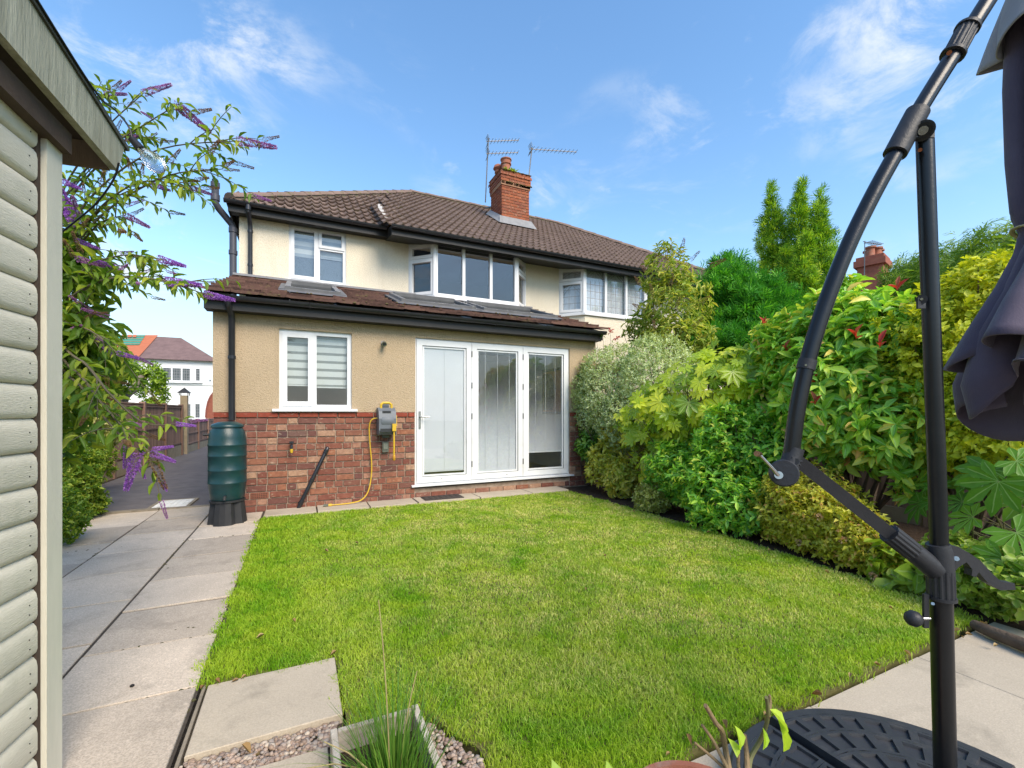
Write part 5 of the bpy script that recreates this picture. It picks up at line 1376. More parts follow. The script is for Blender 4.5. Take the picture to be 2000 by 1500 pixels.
# canopy: pleated, tied shut
def cloth_mat(name, c1, c2):
    m, t, b = nodes(name)
    c = mixcol(t, rng_(t, noi(t, wpos(t), 6, 5), .35, .7), c1, c2)
    t.links.new(c, b.inputs['Base Color']); b.inputs['Roughness'].default_value = .85; b.inputs['Sheen Weight'].default_value = .25
    bump(t, b, noi(t, wpos(t, (1, 1, .25)), 260, 4, .7), .5, .003)
    tr = t.nodes.new('ShaderNodeBsdfTranslucent'); t.links.new(c, tr.inputs[0]); ms = t.nodes.new('ShaderNodeMixShader'); ms.inputs[0].default_value = .12
    t.links.new(b.outputs[0], ms.inputs[1]); t.links.new(tr.outputs[0], ms.inputs[2]); t.links.new(ms.outputs[0], t.nodes['Material Output'].inputs[0])
    return m
M_cloth = cloth_mat('canopy_cloth', (.072, .056, .092), (.10, .08, .122))
M_cloth2 = cloth_mat('canopy_cloth_pale', (.26, .25, .27), (.32, .31, .33))
CXc = 2078
def cloth(name, rows, pleats, amp, hem, mat, ph=0.0, th=.004, sub=8, twist=.0):
    """rows: (py, R); hem(theta)-> extra py at the last rows; a thin double-sided sheet"""
    nth = 24*sub//2; V = []; Fc = []
    rows2 = []
    for i in range(len(rows)-1):
        for k in range(4): f = k/4; rows2.append((rows[i][0]*(1-f)+rows[i+1][0]*f, rows[i][1]*(1-f)+rows[i+1][1]*f))
    rows2.append(rows[-1]); m = len(rows2)
    for i, (py, R) in enumerate(rows2):
        f = i/(m-1)
        for k in range(nth):
            th_ = 2*math.pi*k/nth
            w_ = th_*pleats + ph + twist*f + .6*math.sin(th_*2+1)
            fo = 1 - abs(math.sin(w_/2))**.7
            rr = max(.02, R*(1 - amp(f)*fo*(1+.35*math.sin(th_*3+2.1)) - .06*(1+math.sin(th_*4+f*3))*f))
            pyy = py + hem(th_) * max(0, (f-.55)/.45)**1.3
            c = PT(CXc, pyy, PT_+.06)
            V.append(c + Vector((CY, -SY, 0))*math.cos(th_)*rr + Vector((SY, CY, 0))*math.sin(th_)*rr)
    Fc = [(i*nth+k, i*nth+(k+1) % nth, (i+1)*nth+(k+1) % nth, (i+1)*nth+k) for i in range(m-1) for k in range(nth)]
    o = MB().add(V, Fc).build(name, mat, par, True)
    s_ = o.modifiers.new('thickness', 'SOLIDIFY'); s_.thickness = th
    return o
cloth('canopy', [(-150, .05), (-60, .10), (40, .125), (150, .13), (300, .125), (400, .115), (440, .095), (480, .11), (540, .155), (610, .22), (690, .285)], 8, lambda f: .42 + .10*f, lambda a: 30*math.sin(a*3+.9) , M_cloth, ph=.4, twist=.7)
cloth('canopy_lining', [(470, .09), (560, .14), (640, .20), (740, .25), (790, .24)], 7, lambda f: .38+.2*f, lambda a: 45*math.sin(a*2-2.2)+40*math.sin(a*5), M_cloth, ph=1.9, twist=.5)
cloth('canopy_vent', [(-140, .06), (-60, .12), (20, .165), (66, .19)], 4, lambda f: .12+.18*f, lambda a: 16*math.sin(a*3), M_cloth2, ph=2.4)
tie = MB(); tie.tube([PT(CXc, 440 + 8*math.sin(k*.5), PT_+.06) + Vector((CY, -SY, 0))*math.cos(2*math.pi*k/24)*.102 + Vector((SY, CY, 0))*math.sin(2*math.pi*k/24)*.102 for k in range(25)], .007, 6, sx=.5)
tie.build('tie_strap', MAT('tie_cream', (.48, .42, .26), (.4, .34, .2), 12, .85), par, True)
MB().tube([Q(CXc, -170, .06), Q(CXc, 640, .06)], .014, 12).build('canopy_post', M_para, par, True)
MB().tube([Q(2090, -168), Q(CXc, -150, .06)], .014, 10).build('canopy_hanger', M_para, par, True)
# base plates
M_plate = MAT('base_plate_black', (.024, .026, .030), (.04, .042, .047), 9, .5, .3, 160, .45, dirt=(.085, .08, .075), dscale=7, dlo=.58, dhi=.8, dist=.002)
def plate(sx_, sy_):
    m = MB(); R = .52; gap = .024; top, fl_ = .062, .052
    rings = [.10, .19, .285, .385, .475]
    def pt(r, a, z):
        x = max(r*math.cos(a), 0) + gap; y = max(r*math.sin(a), 0) + gap; return (PB.x + sx_*x, PB.y + sy_*y, z)
    H_ = math.pi/2
    for ri in range(4):
        n = (3, 5, 7, 9)[ri]
        for k in range(n):
            a0, a1 = H_*k/n, H_*(k+1)/n; r0, r1 = rings[ri], rings[ri+1]; da = .012/((r0+r1)/2); dr = .013
            o = [pt(r0, a0, top), pt(r1, a0, top), pt(r1, a1, top), pt(r0, a1, top)]
            q = [pt(r0+dr, a0+da, top), pt(r1-dr, a0+da, top), pt(r1-dr, a1-da, top), pt(r0+dr, a1-da, top)]
            u = [pt(r0+dr+.003, a0+da+.006, fl_), pt(r1-dr-.003, a0+da+.006, fl_), pt(r1-dr-.003, a1-da-.006, fl_), pt(r0+dr+.003, a1-da-.006, fl_)]
            m.add(o+q+u, [(0,1,5,4),(1,2,6,5),(2,3,7,6),(3,0,4,7),(4,5,9,8),(5,6,10,9),(6,7,11,10),(7,4,8,11),(8,9,10,11)])
    na = 18
    rim = [pt(rings[-1], H_*k/na, top) for k in range(na+1)]; r2 = [pt(R-.012, H_*k/na, top) for k in range(na+1)]; r3 = [pt(R, H_*k/na, top-.012) for k in range(na+1)]; r4 = [pt(R, H_*k/na, 0) for k in range(na+1)]
    for A, B in ((rim, r2), (r2, r3), (r3, r4)):
        for k in range(na): m.add([A[k], A[k+1], B[k+1], B[k]], [(0,1,2,3)])
    c = pt(0, 0, top); c0_ = pt(0, 0, 0)
    inn = [pt(rings[0], H_*k/6, top) for k in range(7)]
    for k in range(6): m.add([c, inn[k], inn[k+1]], [(0,1,2)])
    for e_ in (0, H_):
        m.add([pt(0, e_, 0), pt(R, e_, 0), pt(R, e_, top-.012), pt(R-.012, e_, top), pt(0, e_, top)], [(0,1,2,3,4)])
    return m.build('base_plate', M_plate, par)
for a, b in ((1, 1), (-1, 1), (1, -1), (-1, -1)): plate(a, b)
cr = MB(); cr.box(PB.x-.52, PB.x+.52, PB.y-.02, PB.y+.02, .001, .035); cr.box(PB.x-.02, PB.x+.02, PB.y-.52, PB.y-.021, .001, .035); cr.box(PB.x-.02, PB.x+.02, PB.y+.021, PB.y+.52, .001, .035)
cr.build('cross_base', M_para, par)

# ================================================================ POTS, PLANTER, GRAVEL
pc = PT(1372, 806, .97); pc.z = 0
def plant_pot(name, label, c, r, h, cat='pot'):
    t = thing(name, label, cat, c)
    MB().lathe([(r*.68, -.008), (r*.90, h*.80), (r*1.0, h*.81), (r*1.03, h*.84), (r*1.03, h*.97), (r*1.0, h), (r*.90, h), (r*.87, h*.85), (r*.6, h*.8)], c[0], c[1], 40).build('pot', M_terr, t, True)
    MB().lathe([(r*.86, h*.8), (r*.8, h*.9), (.02, h*.92)], c[0], c[1], 24).build('compost', M_soil, t, True)
    return t
p1_ = plant_pot('flower_pot', 'terracotta pot holding bare pruned stems beside the parasol base', tuple(pc), .165, .365)
ps = thing('pruned_plant', 'bare pruned woody stems with one wilting leaf in the terracotta pot', 'plant', (pc.x, pc.y, .36))
tP = .95
M_cut = MAT('cut_stem', (.25, .17, .09), (.16, .12, .06), 30, .8, .5, 80)
for pts, r in (([(1425, 1510), (1418, 1470), (1410, 1428), (1398, 1412), (1378, 1378)], .009), ([(1420, 1500), (1395, 1450), (1371, 1416)], .006), ([(1420, 1505), (1390, 1478), (1356, 1450)], .005), ([(1462, 1515), (1466, 1480), (1488, 1440), (1500, 1400), (1497, 1362)], .0075), ([(1460, 1510), (1458, 1470), (1454, 1435)], .008), ([(1500, 1400), (1504, 1375), (1503, 1358)], .006), ([(1445, 1512), (1442, 1490), (1443, 1460)], .006)):
    MB().tube(smooth([PT(a, b, tP + .03*math.sin(i)) for i, (a, b) in enumerate(pts)], 4), [r*.75*(1-.35*q/(4*len(pts)-4)) for q in range(4*len(pts)-3)], 8).build('stem', M_cut if r != .0075 else M_stem_g, ps, True)
M_wilt = LEAF('wilting_leaf', [(0, (.17, .34, .05)), (1, (.22, .38, .07))], vein=(.35, .45, .15))
lf = leaf_single('leaf', L8W, .075, .019, M_wilt)
leaf_objects(lf, np.array([PT(1503, 1385, tP), PT(1518, 1402, tP), PT(1444, 1465, tP), PT(1490, 1465, tP), PT(1440, 1480, tP)]), np.array([[.5, -.3, -.6], [.35, -.2, -1.0], [-.1, -.1, 1], [.3, 0, .9], [-.3, 0, .8]]), np.array([[.4, -.5, .8], [.7, -.7, .2], [.3, -.9, .1], [.3, -.9, .1], [.2, -1, .1]]), np.array([.85, 1.0, .7, .55, .6]), ps)
pc2 = PT(1150, 806, 1.0); pc2.z = 0
p2_ = plant_pot('flower_pot', 'terracotta pot with broad green leaves at the patio edge', tuple(pc2), .15, .28)
hp = thing('leafy_plant', 'broad-leaved young green plant in a pot with leaf tips poking up', 'plant', (pc2.x, pc2.y, .3))
M_broad = LEAF('broad_leaf', [(0, (.12, .24, .06)), (1, (.18, .33, .08))], vein=(.3, .42, .16))
lb_ = leaf_single('leaf', L8W, .13, .036, M_broad)
leaf_objects(lb_, np.array([PT(1095, 1590, 1.0), PT(1190, 1600, 1.02), PT(1150, 1600, 1.0), PT(1070, 1590, 1.0), PT(1195, 1600, .98)]), np.array([[.02, .2, 1], [.15, .1, 1], [0, -.3, .6], [-.6, .2, .65], [.5, -.2, .75]]), np.array([[.1, -1, .2], [.0, -1, .2], [0, -.6, .8], [.3, -.6, .8], [-.2, -.6, .8]]), np.array([.78, .85, .8, .9, .6]), hp)

M_plank = MAT('weathered_plank', (.62, .56, .46), (.46, .40, .32), 5, .9, .6, 20, .15, dirt=(.16, .13, .09), dscale=6, stretch=(3, 3, 12), bstretch=(6, 6, 60))
plr = thing('planter', 'weathered timber-edged planter box sunk beside the slab', 'planter', (.26, 1.45, 0))
def plank(x0, x1, y0, y1, z1, tilt=0):
    o = MB().box(x0, x1, y0, y1, -.05, z1).build('plank', M_plank, plr); bv = o.modifiers.new('edge', 'BEVEL'); bv.width = .004; bv.segments = 2
plank(.098, .122, .95, 1.745, .10); plank(.392, .418, .95, 1.745, .105); plank(.123, .391, 1.722, 1.746, .097); plank(.123, .391, .95, .974, .1)
MB().box(.123, .391, .975, 1.721, -.04, .02).build('soil', M_soil, plr)
rd = thing('reed_clump', 'upright clump of dark green rush stems growing in the timber planter', 'plant', (.26, 1.42, .02))
M_reed = LEAF('reed', [(0, (.03, .115, .02)), (.6, (.055, .17, .03)), (1, (.10, .20, .05))], rough=.4, trans=.1)
M_straw = MAT('dry_reed', (.36, .31, .14), (.28, .22, .10), 30, .8)
V, T, Rn = [], [], []
def blade(b, a, L, r, bend):
    b = Vector(b); dirn = Vector((math.cos(a), math.sin(a), 0)); k0 = sum(len(v) for v in V); pts = []
    for i in range(7):
        f = i/6; pts.append(b + dirn*(bend*f*f*L) + Vector((0, 0, L*f*(1-.25*bend*f*f))))
    vv = []
    for i, p in enumerate(pts):
        rr = r*(1-.85*(i/6)**1.5)
        for k in range(3): an = 2.094*k + a; vv.append(p + Vector((math.cos(an), math.sin(an), 0))*rr)
    V.append(vv)
    for i in range(6):
        for k in range(3):
            a0, a1 = k0+i*3+k, k0+i*3+(k+1) % 3; T.append((a0, a1, a1+3)); T.append((a0, a1+3, a0+3))
    Rn.extend([random.random()]*21)
for i in range(420):
    a = random.uniform(0, 6.28); r_ = random.uniform(0, 1)**.7
    L = random.choice((random.uniform(.16, .32), random.uniform(.18, .34), random.uniform(.3, .5))) * (1 - .2*r_)
    blade((.27+math.cos(a)*.10*r_, 1.42+math.sin(a)*.17*r_, .0), a + random.uniform(-.6, .6), L, random.uniform(.0017, .0032), random.uniform(.02, .2) + .75*r_*random.random()**1.5)
Va = np.array([tuple(p) for vv in V for p in vv]); 
o = bpy.data.objects.new('blades', npmesh('blades', Va, np.array(T), M_reed, {'rnd': np.array(Rn), 'edge': np.zeros(len(Va))})); link(o, rd); o['kind'] = 'stuff'
dr = MB()
for b, a, L, bend in (((.25, 1.40, 0), 2.4, .68, .06), ((.28, 1.42, 0), .6, .42, .2), ((.24, 1.36, 0), 3.0, .36, .5), ((.3, 1.45, 0), 4.2, .30, .9), ((.22, 1.5, 0), 3.4, .33, 1.1)):
    d = Vector((math.cos(a), math.sin(a), 0)); dr.tube([Vector(b) + d*(bend*f*f*L) + Vector((0, 0, L*f*(1-.3*bend*f*f))) for f in (0, .2, .4, .6, .8, 1)], [.0026, .0025, .0023, .002, .0018, .0016], 5)
dr.build('dry_stalk', M_straw, rd, True)

def M_pebble_():
    m, t, b = nodes('pebble')
    c = ramp(t, attr(t, 'rnd'), [(0, (.34, .24, .17)), (.3, (.22, .16, .13)), (.55, (.42, .31, .24)), (.8, (.30, .26, .23)), (1, (.55, .46, .36))])
    t.links.new(mixcol(t, rng_(t, noi(t, wpos(t), 120, 3), .4, .7, 0, .3), c, (.12, .09, .07)), b.inputs['Base Color']); b.inputs['Roughness'].default_value = .7
    return m
M_pebble = M_pebble_()
def gravel(name, label, polys, n, smin, smax, z0):
    bm = bmesh.new(); bmesh.ops.create_icosphere(bm, subdivisions=1, radius=1); bv = np.array([v.co[:] for v in bm.verts]); bt = np.array([[v.index for v in f.verts] for f in bm.faces]); bm.free()
    xs, ys = [], []
    for pl_ in polys:
        p = np.array(pl_); m_ = int(n/len(polys))
        x = rng.uniform(p[:, 0].min(), p[:, 0].max(), m_*3); y = rng.uniform(p[:, 1].min(), p[:, 1].max(), m_*3); k = in_poly(x, y, pl_); xs.append(x[k][:m_]); ys.append(y[k][:m_])
    x, y = np.concatenate(xs), np.concatenate(ys); n = len(x)
    s = rng.uniform(smin, smax, n); sc = np.stack([s*rng.uniform(.8, 1.4, n), s*rng.uniform(.8, 1.3, n), s*rng.uniform(.5, .8, n)], 1)
    Vv = bv[None]*sc[:, None]*(1+rng.normal(0, .08, (n, len(bv), 1)))
    a = rng.uniform(0, 6.28, n); ca, sa = np.cos(a), np.sin(a)
    X = Vv[:, :, 0]*ca[:, None]-Vv[:, :, 1]*sa[:, None]; Yy = Vv[:, :, 0]*sa[:, None]+Vv[:, :, 1]*ca[:, None]
    Vv = np.stack([X+x[:, None], Yy+y[:, None], Vv[:, :, 2]+z0+rng.uniform(-.004, .009, n)[:, None]], 2)
    me = npmesh(name, Vv.reshape(-1, 3), (bt[None]+(np.arange(n)*len(bv))[:, None, None]).reshape(-1, 3), M_pebble, {'rnd': np.repeat(rng.random(n), len(bv))})
    o = bpy.data.objects.new(name, me); col.objects.link(o); tag(o, label, 'gravel', kind='stuff')
gravel('gravel', 'rounded pinkish brown pebbles between the two slabs', [[(-.39, 1.80), (.09, 1.80), (.12, 1.86), (.13, 1.945), (-.39, 1.945)]], 850, .006, .013, -.012)
gravel('gravel', 'rounded pinkish brown pebbles along the right of the timber planter', [[(.42, .95), (.60, .95), (.58, 1.5), (.47, 1.76), (.42, 1.75)]], 1100, .006, .012, .002)

# dead leaves, twigs and edging
M_dead = LEAF('dead_leaf', [(0, (.36, .22, .09)), (.5, (.50, .36, .18)), (1, (.28, .14, .06))], trans=.15, rough=.8, gain=.85)
dl_me = leaf_single('fallen_leaf', tmpl_leaf(((.2, .6), (.45, 1.0), (.75, .7)), .5, -.35), .055, .013, M_dead)
spots = [(1300, 1478), (1350, 1455), (1420, 1425), (1500, 1395), (1585, 1355), (1660, 1325), (1720, 1300), (1780, 1282), (400, 1338), (430, 1334), (1860, 1232), (1880, 1245), (1940, 1262), (1240, 1000), (1350, 1032), (1500, 1075), (1620, 1120), (925, 1040), (641, 1078), (560, 1095), (500, 1247), (1145, 1148), (1178, 1085), (1072, 997), (578, 1216), (1010, 975), (490, 1472), (500, 1478), (1460, 1052), (1915, 1222), (1900, 1240), (1640, 1165), (700, 1062), (1520, 1060), (452, 1332), (470, 1326), (645, 1280), (1745, 1190), (1380, 1040), (1290, 1015)]
for i, (a, b) in enumerate(spots):
    p = PG(a, b, .03 if b < 1250 else .02)
    s_ = random.uniform(.5, 1.0) * (1.5 if (a, b) in ((1915, 1222), (490, 1472)) else 1) * .8
    M = Matrix.Translation(p) @ Matrix.Rotation(random.uniform(0, 6.28), 4, 'Z') @ Matrix.Rotation(random.uniform(-.4, .4), 4, 'X') @ Matrix.Scale(s_, 4)
    o = bpy.data.objects.new('fallen_leaf', dl_me); col.objects.link(o); o.matrix_basis = M
    onl = in_poly(np.array([p.x]), np.array([p.y]), LAWN)[0]
    tag(o, *(('dry brown leaf lying fallen on the gravel between the slabs', 'leaf', 'fallen leaves on the gravel') if b > 1465 and a < 600 else
             ('dry brown leaf fallen along the corner of the slab and lawn', 'leaf', 'fallen leaves at the slab edge') if a < 480 else
             ('small dry brown leaf fallen on the mown lawn grass', 'leaf', 'fallen leaves on the lawn') if onl else
             ('small dry brown leaf fallen at the edge of the patio or border', 'leaf', 'fallen leaves at the patio edge')))
o = MB().tube([PG(1925, 1243, .004), PG(1960, 1256, .006), PG(2010, 1278, .004)], [.006, .005, .004], 6).build('twig', M_straw); tag(o, 'thin pale dry twig lying on the patio by the log edging', 'twig')
o = MB().lathe([(.002, 0), (.008, .003), (.009, .008), (.004, .012)], *PG(258, 1347, 0).xy, 8, .012).build('dropping', MAT('black_pebble', (.015, .014, .013), None, 20, .7), None, True); tag(o, 'tiny black stone lying on the slab path', 'stone')
lg_ = thing('log_edging', 'weathered brown timber edging where the border meets the patio', 'edging', (4.2, 1.1, 0))
MB().tube([PG(1903, 1220, .03), PG(1945, 1238, .035), PG(2040, 1275, .04)], [.028, .034, .036], 12).build('log', MAT('log_bark', (.14, .10, .07), (.07, .05, .035), 9, .95, 1, 30), lg_, True)
# ================================================================ PLANTS
def BL(px, py, x, rx, ry, rz):
    p = PX(px, py, x); return (p.x, p.y, p.z, rx, ry, rz)
G3 = lambda a, b, c: [(0, a), (.5, b), (1, c)]
# rear boundary fence, mostly hidden by the shrubs
bfn = thing('boundary_fence', 'brown boarded boundary fence half hidden behind the shrub border', 'fence', (6.3, 3.5, 0))
fence_run(bfn, -1.2, 8.6, 1.55, 6.3, 1.83, .15)

M_pit = LEAF('pittosporum_leaf', [(0, (.08, .14, .10)), (.5, (.125, .195, .15)), (1, (.18, .255, .22))], edge=(.50, .52, .36), elo=.45, ehi=.95, rough=.5, trans=.28, gain=3.4)
shrub('pittosporum_shrub', 'rounded grey-green shrub with tiny cream-edged leaves beside the door', 'shrub',
      [BL(1205, 765, 4.75, .72, .68, .80), BL(1285, 745, 5.0, .7, .6, .72), BL(1175, 790, 4.6, .5, .5, .6), BL(1230, 815, 4.7, .6, .55, .6)], 4600, 6, L4, .034, .0085, M_pit, M_stem, 25, 85, .15, .45, namp=.16, nfreq=2.6, depth=.12, stems=16, seed=1, lvar=.4)
M_lau = LEAF('laurel_leaf', [(0, (.025, .085, .02)), (.6, (.05, .14, .03)), (1, (.11, .21, .05))], rough=.3, trans=.24, vein=(.14, .24, .09), gain=2.6)
shrub('laurel_shrub', 'dark glossy green laurel with a few red leaves against the door frame', 'shrub',
      [BL(1135, 745, 4.42, .22, .26, .40), BL(1130, 815, 4.42, .25, .28, .38), BL(1165, 870, 4.5, .34, .28, .32)], 300, 7, L8, .085, .019, M_lau, M_stem, 35, 85, .35, .5, n_obj=150, seed=2, stems=9)
M_auc = LEAF('aucuba_leaf', [(0, (.13, .22, .035)), (.5, (.24, .31, .065)), (1, (.36, .38, .12))], edge=(.46, .45, .17), elo=.6, ehi=1.1, rough=.35)
shrub('spotted_laurel', 'low yellow-splashed laurel at the border end near the house', 'shrub',
      [BL(1185, 905, 4.35, .30, .32, .40), BL(1215, 935, 4.3, .28, .28, .34), BL(1200, 860, 4.45, .25, .25, .25)], 240, 7, L8, .088, .018, M_auc, M_stem, 35, 85, .3, .5, n_obj=150, seed=3, stems=8)
M_eu = LEAF('euonymus_leaf', [(0, (.10, .17, .035)), (1, (.17, .25, .05))], edge=(.52, .50, .20), elo=.3, ehi=.8)
shrub('euonymus_shrub', 'small cream-edged evergreen clump at the lawn edge under the fatsia', 'shrub', [BL(1272, 975, 4.05, .22, .25, .22)], 260, 6, L4, .042, .013, M_eu, M_stem, 30, 85, .2, .4, stems=5, seed=4)

# fatsia: palmate leaves, each an object
M_fat = LEAF('fatsia_leaf', [(0, (.05, .12, .015)), (.3, (.12, .215, .02)), (.65, (.20, .30, .025)), (1, (.36, .43, .05))], rough=.28, trans=.36, vein=(.33, .42, .12), gain=2.5)
M_fat_dk = LEAF('fatsia_leaf_dark', [(0, (.035, .12, .018)), (.6, (.055, .16, .02)), (1, (.10, .21, .03))], rough=.36, trans=.26, vein=(.20, .30, .10), spec=.25)
def fatsia(label, blobs, n, size, mat, base, seed, extra=None):
    t = thing('fatsia', label, 'shrub', base)
    P, A = blob_tips(blobs, n, .26, 1.9, .32, .55, seed=seed)
    A = unit(A + unit(np.array(CAM) - P)*.45)
    e = unit(np.cross(A, rng.normal(size=A.shape))); d = unit(e + np.array([0, 0, -.35])); 
    if extra is not None: P = np.concatenate([P, extra[0]]); A = np.concatenate([A, extra[1]]); d = np.concatenate([d, extra[2]])
    me = leaf_single('leaf', PALM, 1.0, 1.0, mat)
    sc = np.clip(rng.normal(size, size*.2, len(P)), size*.55, size*1.35)
    if extra is not None: sc[-len(extra[0]):] = extra[3]
    leaf_objects(me, P, d, A, sc, t)
    mb = MB()
    for i in range(len(P)):
        c = Vector(P[i]); a = Vector(A[i]); b = Vector(base) + Vector((random.uniform(-.25, .25), random.uniform(-.25, .25), random.uniform(.2, .9)*max(.2, c.z*.7)))
        m_ = c - a*.22 - Vector((0, 0, .05)); mb.tube([b, b.lerp(m_, .55) + Vector((0, 0, -.02)), m_, c], [.006, .005, .0045, .003], 5)
    mb.build('leaf_stalks', M_stem_g, t, True)['kind'] = 'stuff'
    return t
fatsia('light green fatsia with large hand-shaped leaves in the middle of the border', [BL(1330, 800, 4.55, .62, .6, .62), BL(1270, 830, 4.5, .45, .45, .5), BL(1410, 770, 4.7, .55, .55, .55), BL(1450, 730, 5.0, .4, .5, .4), BL(1320, 890, 4.5, .45, .5, .45)], 400, .165, M_fat, (4.8, 4.2, 0), 5)
cf = [PX(1950, 940, 4.0), PX(1900, 1010, 4.05), PX(1985, 1040, 3.85), PX(1985, 900, 4.2), PX(1910, 925, 4.3), PX(1880, 980, 4.3), PX(1960, 1090, 3.75)]
ex = (np.array([tuple(p) for p in cf]), np.array([[-.7, -.35, .65], [-.6, -.2, .7], [-.75, -.3, .6], [-.6, -.5, .6], [-.7, -.2, .6], [-.6, 0, .75], [-.6, -.3, .75]]), np.array([[-.1, .35, -.75], [.2, .8, -.3], [-.2, -.7, -.5], [.1, -.8, -.3], [0, .7, -.6], [-.1, .8, -.5], [-.3, .2, -.8]]), np.array([.25, .20, .24, .2, .18, .17, .2]))
fatsia('dark green fatsia with very large glossy leaves near the patio edge', [(4.45, 1.2, .55, .35, .35, .4), (4.35, .8, .7, .4, .4, .45), (4.6, 1.6, .5, .3, .3, .3)], 22, .2, M_fat_dk, (4.6, 1.1, 0), 6, ex)

M_choi = LEAF('choisya_leaf', [(0, (.025, .10, .02)), (.5, (.06, .175, .03)), (.85, (.14, .28, .04)), (1, (.30, .38, .07))], rough=.33, trans=.28, vein=(.12, .22, .07), gain=3.1)
shrub('choisya_shrub', 'bushy mid-green evergreen with small three-part leaves spilling over the lawn edge', 'shrub',
      [BL(1330, 925, 4.3, .42, .5, .48), BL(1400, 950, 4.2, .45, .5, .5), BL(1450, 990, 4.15, .36, .42, .36), BL(1430, 870, 4.5, .5, .5, .5), BL(1495, 885, 4.55, .4, .45, .45)], 1400, 6, L8, .060, .0125, M_choi, M_stem, 30, 80, .2, .5, n_obj=260, seed=7, stems=16, namp=.34, depth=.22, nfreq=2.2, lvar=.4)
M_pho = LEAF('photinia_leaf', [(0, (.035, .11, .02)), (.45, (.065, .17, .03)), (.8, (.14, .26, .05)), (.93, (.22, .30, .06)), (1, (.32, .13, .05))], rough=.3, trans=.25, vein=(.18, .27, .09), spec=.3, gain=3.5)
phot = shrub('photinia_shrub', 'tall glossy photinia with long leaves and scarlet young shoots behind the parasol', 'shrub',
      [BL(1640, 780, 4.85, .66, .62, .80), BL(1560, 760, 5.0, .5, .55, .7), BL(1720, 690, 5.0, .6, .55, .56), BL(1640, 655, 5.2, .6, .6, .52), BL(1745, 840, 4.75, .42, .42, .55), BL(1560, 680, 5.3, .5, .5, .55)], 980, 8, L8W, .108, .0215, M_pho, M_stem, 40, 88, .35, .5, n_obj=300, seed=8, stems=22, r0=.026, base=(5.2, 2.6, 0), namp=.32, depth=.2, nfreq=2.0, lvar=.38)
M_red = LEAF('photinia_young', [(0, (.50, .035, .03)), (.6, (.58, .09, .055)), (1, (.45, .15, .07))], rough=.35, trans=.35, tcol=(1.2, .6, .5), gain=1)
rme = leaf_single('young_leaf', L8W, .11, .019, M_red)
rp = []; ra = []
for a, b, x in ((1672, 655, 4.35), (1718, 672, 4.25), (1752, 560, 4.6), (1492, 632, 4.75), (1590, 745, 4.3), (1535, 682, 4.6), (1592, 785, 4.25)):
    rp.append(tuple(PX(a, b, x))); ra.append([-.5, -.3, .75])
pp, dd_, nn_ = rosettes(np.array(rp), np.array(ra), 3, 8, 40, .1, .02)
leaf_objects(rme, pp, dd_, nn_, rng.uniform(.65, 1.15, len(pp)), phot, 'young_leaf')

M_gold = LEAF('golden_leaf', [(0, (.19, .34, .03)), (.4, (.39, .55, .045)), (1, (.55, .68, .10))], rough=.45, trans=.35, tcol=(1.1, 1.05, .4), gain=1.25)
shrub('golden_shrub', 'bright golden-yellow small-leaved shrub beside the parasol pole', 'shrub',
      [BL(1880, 700, 5.0, .55, .55, .70), BL(1800, 790, 4.9, .42, .42, .6), BL(1950, 640, 5.1, .55, .55, .62), BL(1890, 840, 4.85, .42, .42, .38), BL(1960, 800, 4.8, .5, .5, .6)], 2300, 7, L4, .046, .0155, M_gold, M_stem, 35, 88, .2, .45, seed=9, stems=14, namp=.28, nfreq=2.4, lvar=.35)
M_spi = LEAF('spirea_leaf', [(0, (.13, .19, .025)), (.5, (.25, .31, .04)), (.85, (.38, .37, .06)), (1, (.42, .22, .08))], rough=.5, trans=.3)
spi = shrub('spirea_shrub', 'low yellow-green spirea with fading flower heads spilling towards the lawn', 'shrub',
      [BL(1540, 1010, 4.15, .26, .35, .33), BL(1610, 1030, 4.1, .28, .36, .35), BL(1680, 1055, 4.05, .26, .32, .28), BL(1590, 985, 4.3, .3, .4, .36), BL(1730, 1095, 3.98, .18, .22, .18)], 1500, 6, L4, .040, .0105, M_spi, M_stem, 30, 85, .2, .45, seed=10, stems=12, namp=.36, nfreq=2.6, lvar=.4)
M_fade = LEAF('faded_flower', [(0, (.34, .20, .13)), (1, (.46, .32, .2))], rough=.9, trans=.15)
for a, b, x in ((1505, 1000, 3.95), (1645, 1055, 3.82), (1515, 955, 4.05), (1600, 1010, 3.85), (1705, 1125, 3.8), (1560, 1060, 3.9)):
    c = np.array(PX(a, b, x)); dd2 = unit(rng.normal(size=(46, 3)) + [-.3, -.2, .7])
    o = bpy.data.objects.new('flower_head', leaf_mesh('flower_head', L4, np.tile(c, (46, 1)) + dd2*.012, dd2, rng.normal(size=(46, 3)), .022, .006, M_fade)); link(o, spi)
M_hyd = LEAF('hydrangea_leaf', [(0, (.10, .21, .035)), (1, (.19, .31, .06))], rough=.45, vein=(.26, .36, .12))
shrub('hydrangea_shrub', 'broad-leaved hydrangea at the lawn corner behind the parasol clamp', 'shrub', [BL(1765, 1120, 3.95, .2, .22, .22), BL(1700, 1090, 4.05, .18, .2, .2)], 26, 4, L8W, .125, .042, M_hyd, M_stem_g, 50, 85, .3, .2, n_obj=90, seed=11, stems=8, r0=.008)
M_hol = LEAF('variegated_ivy', [(0, (.07, .17, .03)), (1, (.17, .30, .06))], edge=(.42, .48, .14), elo=.5, ehi=1.0)
shrub('ivy_clump', 'low light green ivy clump spreading over the border edge by the patio', 'shrub', [BL(1930, 1130, 3.95, .25, .3, .2), BL(1990, 1140, 3.85, .25, .3, .2), BL(1895, 1100, 4.1, .2, .25, .2)], 420, 6, L8, .05, .018, M_hol, M_stem, 40, 88, .3, .3, seed=12, stems=6, n_obj=120)
